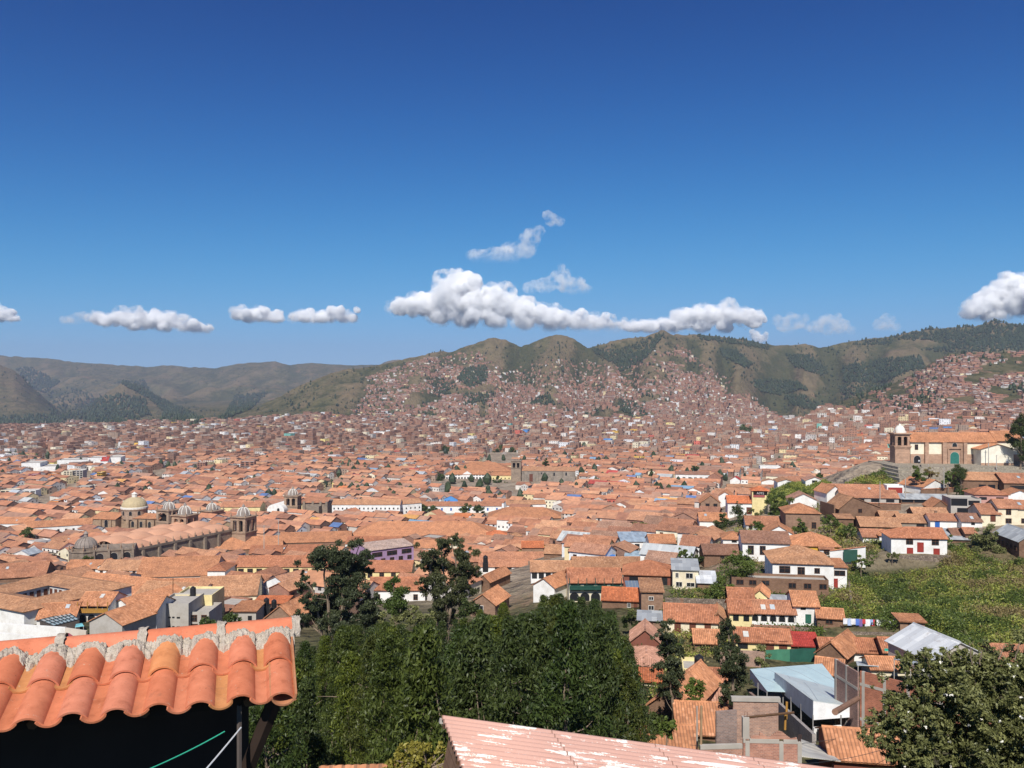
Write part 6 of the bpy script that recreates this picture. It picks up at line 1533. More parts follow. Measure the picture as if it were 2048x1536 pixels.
def build_town():
    global TOWN
    TOWN = town()
    T = TOWN; pickd = town_individuals(120); u = CX + F * T['x'] / T['y']; v = CY + F * (H - T['z'] - T['h']) / T['y']
    keep = np.ones(len(T['x']), bool); keep[pickd] = False
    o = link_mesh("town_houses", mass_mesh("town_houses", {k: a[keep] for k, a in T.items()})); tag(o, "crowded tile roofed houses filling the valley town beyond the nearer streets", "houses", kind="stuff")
    marks = list(NAMES.items()); info = []
    for i in pickd:
        rt = cname(T['rc'][i], True); wt = cname(T['wc'][i], False)
        mk = min(marks, key=lambda m: ((m[1][0] - u[i]) / 1.0) ** 2 + ((m[1][1] - v[i]) * 2.2) ** 2)
        du, dv = u[i] - mk[1][0], v[i] - mk[1][1]
        rel = ("just behind" if dv < -3 else "just in front of" if dv > 3 else "beside") if abs(du) < 35 else (("right of" if du > 0 else "left of") if abs(du) < 90 else ("well right of" if du > 0 else "well left of"))
        size = "long" if T['w'][i] > 17 else "small" if T['w'][i] < 9.5 else "mid sized"
        info.append((f"{size} {'flat roofed' if T['flat'][i] else rt + ' roofed'} {wt} house", f"{rel} the {mk[0]}", i))
    groups = {}
    for a, b, i in info: groups.setdefault((a, b), []).append(i)
    ORD = ["nearest", "second nearest", "third nearest", "fourth nearest", "fifth nearest", "sixth nearest", "seventh nearest"]
    for (a, b), ids in groups.items():
        ids = sorted(ids, key=lambda i: T['y'][i])
        for r, i in enumerate(ids):
            pre = "" if len(ids) == 1 else ORD[min(r, 6)] + " "
            aw = a.split()
            for lab in (f"{pre}{a} {b}", f"{pre}{' '.join(aw[2:] if aw[0] == 'mid' else aw[1:])} {b}", f"{pre}{' '.join(aw[-3:])} {b}", f"{pre}{aw[-2]} house {b}"):
                if len(lab.split()) <= 16: break
            root = empty("house", (T['x'][i], T['y'][i], T['z'][i]), T['yaw'][i]); w, d, h = T['w'][i], T['d'][i], T['h'][i]
            root.location = Vector((T['x'][i], T['y'][i], T['z'][i])) + Matrix.Rotation(T['yaw'][i], 3, 'Z') @ Vector((0, -d / 2, 0))
            tag(root, lab, "house", G3)
            fl = T['flat'][i]; rc_ = tuple(T['rc'][i]); sheet = rc_[2] > rc_[0] or (rc_[0] > .4 and rc_[1] < .12) or abs(rc_[0] - rc_[1]) < .06
            wt = cname(T['wc'][i], False)
            gable_parts(root, 'flat' if fl else 'gable', w, d, h, T['p'][i], rc_, tuple(T['wc'][i]), False, BRICK if wt == "brick brown" else WALL, CONC if fl else SHEET if sheet else TILE, found=5)
            nw = max(2, min(7, int(w / 3.2)))
            for k in range(nw): add_window(root, -w / 2 + w * (k + .5) / nw, 0, h - 2.2, .95, 1.25, 'k' if k % 3 else 'w')
            sf = 'l' if root.location.x > 0 else 'r'
            add_window(root, (-w / 2 if sf == 'l' else w / 2), d * .5, h - 2.1, 1.0, 1.2, 'k', sf)
            if h > 5.4: add_window(root, w * .1, 0, h - 4.8, 1.1, 1.9, 'd')

# ------------------------------------------------------------------ trees and other plants
def mat_foliage(name, c1, c2, trans=.22):
    m = NT(name); a = m.n("ShaderNodeVertexColor", layer_name="Col"); oi = m.n("ShaderNodeObjectInfo")
    s = m.n("ShaderNodeSeparateColor"); m.l(a.outputs[0], s.inputs[0])
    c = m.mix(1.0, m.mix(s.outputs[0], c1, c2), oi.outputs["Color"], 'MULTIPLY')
    m.color(c); m.b.inputs["Roughness"].default_value = .5; m.b.inputs["Specular IOR Level"].default_value = .3
    tr = m.n("ShaderNodeBsdfTranslucent"); m.l(c, tr.inputs[0])
    mx = m.n("ShaderNodeMixShader"); mx.inputs[0].default_value = trans
    m.l(m.b.outputs[0], mx.inputs[1]); m.l(tr.outputs[0], mx.inputs[2]); m.l(mx.outputs[0], m.o.inputs[0])
    return m.m
LEAF_DARK = mat_foliage("dark_green_leaves", (.019, .034, .010), (.095, .122, .032))
LEAF_EUC = mat_foliage("eucalyptus_leaves", (.022, .032, .014), (.10, .118, .055))
LEAF_MID = mat_foliage("garden_leaves", (.042, .070, .012), (.155, .20, .042))
LEAF_OLIVE = mat_foliage("glossy_shrub_leaves", (.034, .044, .011), (.29, .295, .11))
LEAF_YEL = mat_foliage("yellow_green_leaves", (.13, .12, .02), (.36, .31, .06))
LEAF_GRASS = mat_foliage("slope_weeds", (.17, .20, .03), (.37, .38, .085))
LEAF_DRY = mat_foliage("dry_weeds", (.18, .14, .055), (.30, .24, .10))
BARK = mat_plain("pale_bark", (.22, .165, .12), .9, .35, 4)

def leaf_mesh(name, cl, rad, per, ln, wd, mat, seed, droop=.3, tone=None, flat=False):
    """cl (N,3) clump centres with radii; every clump carries its own tone so the crown has light and dark parts"""
    g = np.random.default_rng(seed); cl = np.asarray(cl, float); n = len(cl); rad = np.broadcast_to(rad, (n,))
    per = np.broadcast_to(per, (n,)).astype(int); idx = np.repeat(np.arange(n), per); N = len(idx)
    d = g.normal(size=(N, 3)); d /= np.linalg.norm(d, axis=1)[:, None]
    c = cl[idx] + d * (rad[idx] * 1.3 * g.random(N) ** .62)[:, None] * np.array([1, 1, .8 if not flat else .35])
    a = g.normal(size=(N, 3)); a[:, 2] -= droop * 2; a /= np.linalg.norm(a, axis=1)[:, None]
    b = np.cross(a, g.normal(size=(N, 3))); b /= np.linalg.norm(b, axis=1)[:, None] + 1e-9
    s = (.65 + .7 * g.random(N))[:, None]
    V = np.stack([c - a * ln * .5 * s, c + b * wd * .5 * s, c + a * ln * .5 * s, c - b * wd * .5 * s], 1).reshape(-1, 3)
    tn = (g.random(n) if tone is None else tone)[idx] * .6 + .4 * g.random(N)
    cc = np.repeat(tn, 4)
    return np_mesh(name, V, np.full(N, 4), np.arange(N * 4), [mat], None, np.stack([cc, cc, cc, np.ones_like(cc)], -1))
def limb_mesh(name, paths, mat=BARK):
    mb = MB()
    for pts, r0, r1 in paths:
        n = len(pts)
        for i in range(n - 1):
            ra = r0 + (r1 - r0) * i / (n - 1); rb = r0 + (r1 - r0) * (i + 1) / (n - 1); mb.bar(pts[i], pts[i + 1], ra, 6, 0, rb)
    me = bpy.data.meshes.new(name); me.from_pydata(mb.v, [], mb.f); me.materials.append(mat); me.update(); return me
def bend(a, b, rr, k=3, j=.12):
    a, b = Vector(a), Vector(b); L = (b - a).length
    return [a + (b - a) * (i / k) + (Vector((rr.uniform(-1, 1), rr.uniform(-1, 1), rr.uniform(-.3, .3))) * L * j if 0 < i < k else Vector()) for i in range(k + 1)]
def place_tree(label, base, crown, trunk, cat="tree", name="tree", group=None, rz=0, sc=1.0, tint=(1, 1, 1)):
    r = empty(name, base, rz); r.scale = (sc, sc, sc); tag(r, label, cat, group)
    if trunk: link_mesh("trunk", trunk, r)
    c = link_mesh("crown", crown, r); c.color = (*tint, 1)
    return r

# the dark wood in the middle of the foreground
def spindle(seed, Hh, Rr, nclump, per):
    rr = random.Random(seed); g = np.random.default_rng(seed)
    t = .06 + .94 * g.random(nclump) ** .85
    R_ = Rr * (np.minimum(1, (1 - t) * 1.55) ** .75) * (.72 + .28 * np.sin(t * 9 + seed)) + .12
    an = g.random(nclump) * 6.283; rd = R_ * (.35 + .65 * g.random(nclump) ** .5)
    cl = np.stack([rd * np.cos(an), rd * np.sin(an), t * Hh], -1)
    crown = leaf_mesh("crown", cl, .34 + .42 * (1 - t), per, .235, .075, LEAF_DARK, seed, .55)
    paths = [(bend((0, 0, -1), (0, 0, Hh * .93), rr, 5, .02), .16, .02)]
    for i in range(14):
        z = Hh * rr.uniform(.12, .8); k = cl[rr.randrange(nclump)]; paths.append((bend((0, 0, z), (k[0], k[1], max(k[2], z + .4)), rr, 2), .045, .01))
    return crown, limb_mesh("trunk", paths)
def grove():
    var = [spindle(100 + i, h, r, 190, 84) for i, (h, r) in enumerate(((12, 2.3), (13.5, 2.1), (11, 2.5), (14, 2.4), (10, 2.0)))]
    rr = random.Random(5); pts = []
    for _ in range(6000):
        D = rr.uniform(26, 128); uL = np.interp(D, [26, 40, 60, 90, 110, 128], [500, 535, 570, 600, 625, 660]); uR = np.interp(D, [26, 45, 70, 100, 128], [1230, 1270, 1268, 1240, 1190])
        u = rr.uniform(uL, uR); x = (u - CX) / F * D
        sp = 2.7 + D * .021
        if all((x - a) ** 2 + (D - b) ** 2 > sp * sp for a, b, *_ in pts): pts.append((x, D, u))
    top = lambda u: np.interp(u, [500, 590, 640, 700, 760, 830, 900, 960, 1020, 1080, 1120, 1180, 1220, 1250, 1280, 1300], [1285, 1262, 1270, 1246, 1236, 1242, 1228, 1216, 1200, 1190, 1182, 1190, 1210, 1256, 1318, 1395])
    kept = []
    for (x, D, u) in sorted(pts, key=lambda p: p[1]):
        zg = ground(x, D); k = rr.randrange(5); Hh = (12, 13.5, 11, 14, 10)[k]
        vt = top(u) + rr.uniform(0, 34) + (rr.uniform(0, 70) if D < 60 else 0)
        hmax = H - (vt - CY) / F * D - zg
        sc = min(hmax / Hh, 1.25)
        if sc < .42: continue
        kept.append((x, D, u, zg, k, sc))
    return var, kept, rr
def describe_grove(var, kept, rr):
    tones = [((1, 1, 1), "dark green"), ((.85, .95, .8), "very dark green"), ((1.25, 1.2, .9), "mid green"), ((1.7, 1.55, .8), "light yellowish green"), ((1.15, 1.0, .75), "olive tinged")]
    rec = {}
    for n, (x, D, u, zg, k, sc) in enumerate(kept):
        ti = rr.choices(range(5), (5, 3, 4, 1.6, 2.2))[0]
        if 640 < u < 740 and D < 75: ti = rr.choice((2, 3))
        col_ = ["left in the wood, beside the tiled roof", "in the wood below the two crowned eucalyptus", "in the middle of the wood", "in the wood above the pink roof", "at the right edge of the wood"][int(np.digitize(u, [620, 800, 960, 1130]))]
        row = "front" if D < 52 else "back" if D > 88 else "mid row"
        rec.setdefault((row, tones[ti][1], col_), []).append((u, x, D, zg, k, sc, ti))
    ORD_ = ["leftmost", "second", "third", "fourth", "fifth", "sixth", "seventh"]
    for (row, tn, cl_), L in rec.items():
        L.sort()
        for q, (u, x, D, zg, k, sc, ti) in enumerate(L):
            lab = f"{row} {tn} tree {cl_}" if len(L) == 1 else f"{ORD_[min(q, 6)]} {row} {tn} tree {cl_}"
            place_tree(" ".join(lab.split()[:16]) if len(lab.split()) > 16 else lab, (x, D, zg - .2), var[k][0], var[k][1], group="trees of the dark wood", name="wood_tree", rz=rr.uniform(0, 6.28), sc=sc, tint=tones[ti][0])
describe_grove(*grove())

def cluster_tree(label, D, clusters, trunks, mat=LEAF_EUC, leaf=(.34, .10), dens=1.0, droop=.5, depth=.8, seed=1, name="tree", group=None, vb=None, tint=(1, 1, 1), sub=5, limbs=True, sp=.42, rc_=(.34, .58)):
    """clusters: (u, v, r) in photo pixels; each becomes several leafy clumps at distance D with depth of its own"""
    rr = random.Random(seed); g = np.random.default_rng(seed); k = D / F
    u0 = np.mean([c[0] for c in clusters]) if not trunks else trunks[0][0][0]; vb = vb or max(c[1] + c[2] for c in clusters)
    gx = (u0 - CX) * k; gz = ground(gx, D); b = Vector((gx, D, gz))
    cl, rad, per, tone = [], [], [], []
    for (u, v, r) in clusters:
        p = Vector(pt(u, v, D)) - b; p.y += rr.uniform(-1, 1) * r * k * depth * 1.4
        for j in range(sub):
            q = p + Vector((rr.gauss(0, sp), rr.gauss(0, sp * depth), rr.gauss(0, sp * .9))) * r * k
            rc = r * k * rr.uniform(*rc_); cl.append(q); rad.append(rc); tone.append(min(1, max(0, .5 + .30 * (q.z - p.z) / max(r * k, .01) + rr.uniform(-.3, .3))))  # upper clumps coloured lighter, a top light painted into the leaves
            per.append(int(max(14, dens * 26 * (rc / (leaf[0] * .8)) ** 2)))
    crown = leaf_mesh("crown", cl, np.array(rad), np.array(per), leaf[0], leaf[1], mat, seed, droop, np.array(tone))
    paths = []
    for tp in trunks:
        P_ = [Vector(pt(u, v, D)) - b for u, v in tp]; P_[0].z = min(P_[0].z, -.5)
        q = []
        for a, c in zip(P_[:-1], P_[1:]): q += bend(a, c, rr, 2, .05)[:-1]
        q.append(P_[-1]); hgt = max(4, P_[-1].z); paths.append((q, hgt * .017, hgt * .004))
    if not trunks:
        P_ = [Vector((0, 0, -.6)), Vector((0, 0, max(.5, np.mean([c.z for c in cl]))))]; paths.append((bend(P_[0], P_[1], rr, 3, .04), max(.06, P_[1].z * .04), .03))
    tips = [q for p in paths for q in p[0][1:]]
    if limbs:
        for c in cl[::sub]:
            low = [t for t in tips if t.z < c.z + .3] or tips
            t = min(low, key=lambda t: (t - c).length); paths.append((bend(t, c, rr, 2, .10), max(.03, (t - c).length * .022), .012))
    if group == TT: us_ = [c[0] for c in clusters]; PROTECT.append((min(us_) - 3, max(us_) + 3, min(c[1] - c[2] for c in clusters), max(c[1] + .8 * c[2] for c in clusters), D - 4))
    return place_tree(label, b, crown, limb_mesh("trunk", paths), name=name, group=group, tint=tint)
CT = cluster_tree
TT = "trees among the roofs of the old town"
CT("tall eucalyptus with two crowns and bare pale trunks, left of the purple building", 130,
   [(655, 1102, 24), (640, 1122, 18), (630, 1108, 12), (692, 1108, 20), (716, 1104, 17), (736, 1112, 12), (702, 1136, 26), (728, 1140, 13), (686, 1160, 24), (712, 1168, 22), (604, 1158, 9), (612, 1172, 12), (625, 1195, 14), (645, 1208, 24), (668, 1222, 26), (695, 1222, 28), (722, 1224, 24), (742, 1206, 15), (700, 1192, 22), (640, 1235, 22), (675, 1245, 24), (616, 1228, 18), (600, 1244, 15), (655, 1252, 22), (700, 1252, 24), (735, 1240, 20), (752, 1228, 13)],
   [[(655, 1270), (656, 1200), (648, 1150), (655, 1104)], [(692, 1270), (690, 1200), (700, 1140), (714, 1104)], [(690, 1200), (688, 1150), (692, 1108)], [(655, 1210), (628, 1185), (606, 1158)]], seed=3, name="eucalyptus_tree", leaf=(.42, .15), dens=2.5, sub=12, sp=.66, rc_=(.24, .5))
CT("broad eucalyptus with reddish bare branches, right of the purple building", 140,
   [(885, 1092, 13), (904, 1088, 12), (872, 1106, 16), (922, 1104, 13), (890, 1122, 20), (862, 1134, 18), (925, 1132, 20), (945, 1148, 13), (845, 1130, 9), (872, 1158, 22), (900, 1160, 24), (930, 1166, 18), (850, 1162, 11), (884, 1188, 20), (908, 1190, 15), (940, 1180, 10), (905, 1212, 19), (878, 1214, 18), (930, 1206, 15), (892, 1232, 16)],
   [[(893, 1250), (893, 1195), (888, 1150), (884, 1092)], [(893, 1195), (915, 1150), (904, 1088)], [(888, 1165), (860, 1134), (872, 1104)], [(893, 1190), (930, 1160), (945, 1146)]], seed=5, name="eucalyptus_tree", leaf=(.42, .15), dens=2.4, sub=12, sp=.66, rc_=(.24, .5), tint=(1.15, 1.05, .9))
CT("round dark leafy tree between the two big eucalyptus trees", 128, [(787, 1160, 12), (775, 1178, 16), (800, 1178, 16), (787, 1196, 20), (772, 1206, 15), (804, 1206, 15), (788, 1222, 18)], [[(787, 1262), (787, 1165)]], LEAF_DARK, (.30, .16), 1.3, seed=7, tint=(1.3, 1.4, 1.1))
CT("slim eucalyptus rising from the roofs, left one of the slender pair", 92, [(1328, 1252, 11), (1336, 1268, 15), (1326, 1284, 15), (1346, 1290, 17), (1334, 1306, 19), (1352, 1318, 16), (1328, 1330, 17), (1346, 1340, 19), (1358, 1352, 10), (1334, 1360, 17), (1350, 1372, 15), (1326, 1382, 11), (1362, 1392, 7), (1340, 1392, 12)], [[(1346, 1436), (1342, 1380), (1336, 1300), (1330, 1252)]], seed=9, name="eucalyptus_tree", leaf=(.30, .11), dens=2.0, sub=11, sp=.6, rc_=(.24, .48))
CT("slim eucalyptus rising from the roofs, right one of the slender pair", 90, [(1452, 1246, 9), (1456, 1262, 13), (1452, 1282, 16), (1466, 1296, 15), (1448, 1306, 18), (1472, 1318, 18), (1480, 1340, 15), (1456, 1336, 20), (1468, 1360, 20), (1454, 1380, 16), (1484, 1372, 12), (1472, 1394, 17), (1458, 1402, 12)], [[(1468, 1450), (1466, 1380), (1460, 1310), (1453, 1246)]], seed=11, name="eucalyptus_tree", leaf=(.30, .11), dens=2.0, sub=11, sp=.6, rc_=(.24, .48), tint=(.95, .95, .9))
PL = "garden trees on the right slope"
for i, a in enumerate((
 ("dense round tree in front of the house with two tall brown windows", 186, [(1478, 1112, 14), (1464, 1124, 16), (1492, 1124, 16), (1478, 1138, 22), (1460, 1146, 14), (1496, 1148, 14), (1478, 1158, 18)], LEAF_MID),
 ("bushy tree below the cream and grey house, left of the adobe house", 180, [(1440, 1164, 12), (1452, 1176, 14), (1430, 1182, 14), (1412, 1190, 12), (1444, 1190, 14), (1426, 1196, 10)], LEAF_MID),
 ("dark tree left of the lettered loggia house garden", 282, [(1443, 1034, 8), (1436, 1048, 11), (1450, 1046, 11), (1444, 1060, 13), (1458, 1062, 8)], LEAF_DARK),
 ("small round tree below the lettered loggia house", 275, [(1484, 1040, 8), (1480, 1050, 8), (1490, 1048, 7)], LEAF_DARK),
 ("vine covered shrub in front of the long low tile roof", 262, [(1510, 1050, 8), (1518, 1054, 8), (1524, 1052, 7)], LEAF_MID),
 ("large dense green tree beside the lawn, right of the lettered loggia", 292, [(1558, 990, 10), (1550, 1002, 13), (1568, 1004, 13), (1556, 1018, 15), (1572, 1020, 11), (1548, 1026, 10), (1562, 1030, 10)], LEAF_MID),
 ("grey green shrub in the courtyard of the lettered loggia house", 300, [(1504, 1024, 7), (1514, 1028, 7), (1522, 1030, 6)], LEAF_OLIVE),
 ("pale bushy tree in front of the unplastered brick house", 248, [(1602, 1046, 8), (1596, 1058, 10), (1608, 1062, 10), (1600, 1072, 10), (1614, 1072, 8)], LEAF_MID),
 ("weedy bush below the lopsided adobe barn", 238, [(1676, 1062, 9), (1684, 1072, 10), (1692, 1080, 9), (1670, 1078, 8)], LEAF_GRASS),
 ("dark bush at the left corner of the red windowed white house", 228, [(1750, 1088, 9), (1764, 1092, 10), (1758, 1102, 9), (1776, 1102, 8)], LEAF_DARK),
 ("trimmed round hedge bush on the rubble wall, in front of the white house", 209.5, [(1784, 1110, 6), (1792, 1111, 6), (1776, 1111, 5)], LEAF_OLIVE),
 ("big leafy bush tree with olive leaves at the head of the green slope", 214, [(1972, 1064, 13), (1960, 1078, 15), (1986, 1078, 15), (1970, 1092, 20), (1950, 1096, 13), (1994, 1098, 14), (1976, 1112, 18), (1958, 1118, 13), (1998, 1118, 12)], LEAF_OLIVE),
 ("smaller green tree on the left of the big olive bush tree", 216, [(1908, 1086, 9), (1918, 1092, 11), (1904, 1102, 10), (1926, 1106, 11), (1912, 1116, 9)], LEAF_MID),
 ("dark round bush at the right edge of the green slope", 200, [(2036, 1132, 12), (2046, 1146, 14), (2028, 1150, 12), (2040, 1164, 12)], LEAF_DARK),
 ("dark isolated bush at the foot of the green slope", 148, [(1924, 1254, 13), (1912, 1266, 15), (1936, 1266, 15), (1924, 1278, 18), (1944, 1280, 11)], LEAF_DARK),
 ("tree with dull leaves left of the green shade net", 128, [(1522, 1296, 8), (1514, 1306, 10), (1528, 1308, 10), (1520, 1320, 11)], LEAF_OLIVE),
 ("white flowered garden bush between the two slim eucalyptus trees", 96, [(1386, 1366, 10), (1396, 1376, 13), (1380, 1384, 13), (1400, 1390, 10), (1388, 1394, 10)], LEAF_MID),
 ("bright green creeper bush beside the broad new tile roof", 74, [(1330, 1440, 10), (1344, 1452, 12), (1326, 1458, 12), (1340, 1468, 10), (1318, 1448, 8)], LEAF_MID),
 ("dark shrub under the slim left eucalyptus, edge of the wood", 80, [(1306, 1440, 12), (1312, 1456, 14), (1300, 1466, 14)], LEAF_DARK),
 ("hedge like shrubs beside the hut with the pink tarpaulin", 150, [(1256, 1232, 10), (1266, 1240, 10), (1250, 1246, 10), (1272, 1250, 8)], LEAF_DARK),
 ("grey purple flowering shrub next to the small brick house", 162, [(1262, 1224, 8), (1272, 1230, 9), (1280, 1226, 6)], LEAF_OLIVE),
 ("yellowish bush under the round dark tree, at the top of the wood", 126, [(826, 1222, 12), (842, 1230, 14), (815, 1236, 13), (858, 1240, 12)], LEAF_OLIVE),
 ("dull brown green bush between the wood and the left eucalyptus", 124, [(792, 1240, 12), (770, 1246, 13), (806, 1248, 12)], LEAF_OLIVE),
 ("dense low tree at the foot of the broad right eucalyptus", 132, [(936, 1210, 12), (950, 1222, 14), (925, 1228, 14), (966, 1234, 12)], LEAF_DARK),
 ("bush on the green slope below the rubble retaining wall", 196, [(1800, 1162, 9), (1812, 1168, 9), (1790, 1170, 8)], LEAF_DARK),
 ("darker vine heap in the middle of the green slope", 176, [(1768, 1200, 12), (1790, 1206, 14), (1812, 1204, 12), (1780, 1218, 13), (1802, 1220, 13)], LEAF_DARK),
 ("light bush on the right part of the green slope", 178, [(1900, 1190, 11), (1918, 1196, 12), (1890, 1202, 10)], LEAF_GRASS),
 ("bush with dull leaves at the right end of the green slope", 170, [(1990, 1200, 12), (2008, 1210, 13), (1976, 1214, 12)], LEAF_OLIVE),
 ("scrubby bush at the left rim of the green slope", 172, [(1668, 1200, 9), (1680, 1208, 9), (1662, 1214, 8)], LEAF_GRASS),
 ("small tree in the yard left of the lopsided barn lean-to", 246, [(1662, 1034, 8), (1656, 1044, 9), (1668, 1046, 8)], LEAF_MID),
 ("leafy bush under the white wall with the green gate", 205, [(1722, 1122, 8), (1732, 1126, 8), (1714, 1128, 7)], LEAF_MID),
 ("tree between the ochre walled house and the barn", 236, [(1700, 1056, 9), (1692, 1064, 10), (1708, 1066, 9)], LEAF_MID),
 ("shrub in the gap left of the low adobe house", 222, [(1394, 1112, 8), (1386, 1120, 9), (1400, 1122, 8)], LEAF_DARK),
 ("young tree beside the broad hipped porch house", 214, [(1366, 1102, 7), (1360, 1110, 8), (1372, 1112, 8)], LEAF_MID),
 ("bush at the left corner of the white hipped house", 226, [(1432, 1096, 7), (1440, 1100, 7), (1426, 1102, 6)], LEAF_MID),
 ("tree in the yard behind the low tile strip over the white wall", 236, [(1652, 1078, 8), (1646, 1086, 9), (1658, 1088, 8)], LEAF_MID),
 ("shrub on the bank right of the green gate wall", 214, [(1742, 1106, 7), (1750, 1110, 7)], LEAF_OLIVE),
 ("round leafy tree behind the white house with the blue grey roof", 305, [(1285, 1050, 8), (1278, 1056, 9), (1292, 1057, 9), (1285, 1062, 10)], LEAF_MID),
 ("leafy tree beside the steps of the terrace church", 296, [(1834, 938, 7), (1828, 946, 9), (1840, 948, 9), (1834, 954, 9)], LEAF_MID),
 ("brown leaved bush at the foot of the terrace steps", 296, [(1852, 944, 7), (1862, 948, 8), (1870, 948, 6)], LEAF_DRY),
 ("round green tree left of the tall cypress", 290, [(1896, 950, 8), (1902, 958, 9), (1892, 962, 8)], LEAF_MID),
 ("shrubs at the foot of the tall cypress", 282, [(1918, 984, 8), (1932, 988, 9), (1942, 990, 7), (1926, 994, 8)], LEAF_DARK),
)):
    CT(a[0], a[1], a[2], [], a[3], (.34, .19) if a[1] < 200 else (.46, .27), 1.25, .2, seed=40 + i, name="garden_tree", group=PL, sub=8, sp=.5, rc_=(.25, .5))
CT("tall dark cypress in front of the terrace church", 290, [(1918, 934, 9), (1913, 944, 11), (1925, 946, 11), (1919, 954, 12), (1918, 966, 10), (1921, 976, 9), (1916, 986, 9), (1928, 982, 7)], [[(1919, 1000), (1919, 934)]], LEAF_DARK, (.42, .16), 1.3, .3, seed=81, name="cypress_tree", tint=(1.2, 1.2, 1.1))
CT("massive dark tree at the right edge beside the terrace church", 318, [(2040, 838, 12), (2030, 858, 13), (2050, 866, 18), (2036, 886, 14), (2056, 890, 22), (2030, 872, 9), (2044, 904, 14), (2070, 850, 24), (2028, 892, 6), (2062, 912, 16)], [[(2040, 935), (2042, 880), (2042, 840)]], LEAF_DARK, (.55, .26), 1.1, .3, seed=83)
for i, (u, v, D, lb) in enumerate(((1473, 1003, 288, "slim araucaria with tiered branches, taller of the pair by the loggia house"), (1484, 1016, 286, "shorter araucaria of the pair by the loggia house"))):
    CT(lb, D, [(u, v + 2, 3), (u, v + 7, 6), (u, v + 13, 9), (u, v + 19, 11)] + [(u + s * 7, v + 17 - q * 6, 4) for s in (-1, 1) for q in range(2)], [[(u, v + 60), (u, v)]], LEAF_DARK, (.5, .14), .9, .1, seed=90 + i, name="araucaria_tree", limbs=False)
# trees among the roofs of the town
TT = "trees among the roofs of the old town"
for i, (u, v, r, D, lb) in enumerate(((878, 954, 10, 890, "dark tree at the left end of the arched white building"), (905, 966, 7, 880, "low tree in front of the arched white building, left"), (925, 968, 6, 880, "low tree in front of the arched white building, middle"), (962, 970, 7, 876, "low tree in front of the arched white building, right"),
    (996, 962, 8, 870, "upright tree in front of the yellow block"), (1012, 970, 7, 868, "wide tree left of the grey church tower"), (1005, 902, 14, 1260, "great dark tree mass behind the twin towered church"), (1024, 906, 11, 1262, "right shoulder of the dark trees behind the twin towered church"),
    (1092, 926, 8, 900, "pointed conifer behind the long grey stone church"), (1303, 948, 7, 760, "pointed conifer among the roofs left of the straight street"), (1147, 912, 6, 1150, "round dark tree far behind the grey church"), (698, 950, 5, 900, "little conifer among the roofs left of the school"),
    (850, 1017, 10, 650, "left tree of the small park before the blue doors"), (868, 1019, 10, 650, "second tree of the small park before the blue doors"), (930, 1019, 11, 645, "wide tree of the small park, right of its middle"), (957, 1019, 11, 645, "rightmost tree of the small park before the blue doors"),
    (55, 1066, 12, 500, "round green tree at the far left of the old town"), (416, 1246, 14, 172, "left small tree above the near roof ridge"), (464, 1238, 15, 176, "right small tree above the near roof ridge"), (176, 1120, 9, 400, "shaggy tree before the cathedral chapel"),
    (1640, 955, 9, 430, "bare grey tree at the end of the white gable row"), (1390, 938, 8, 900, "flat dark tree far up the straight street"), (888, 900, 12, 1280, "dark trees left of the rosy church"), (232, 888, 12, 1500, "pair of dark pines at the far left of the town"), (95, 905, 14, 1560, "pointed dark pines behind the white stores"), (1490, 862, 11, 1700, "tall dark tree far off near the foot of the hills"))):
    con = "conifer" in lb or "pine" in lb
    cs = [(u, v - r * .9, r * .35), (u, v - r * .3, r * .55), (u, v + r * .3, r * .75)] if con else [(u, v - r * .45, r * .6), (u - r * .55, v, r * .6), (u + r * .55, v, r * .6), (u, v + r * .3, r * .75)]
    CT(lb, D, cs, [], LEAF_DARK, (D * .0016 + .18, D * .0009 + .1), 1.5, .15, seed=120 + i, name="town_tree", group=TT, sub=5, limbs=False, tint=(1.15, 1.2, 1.1))

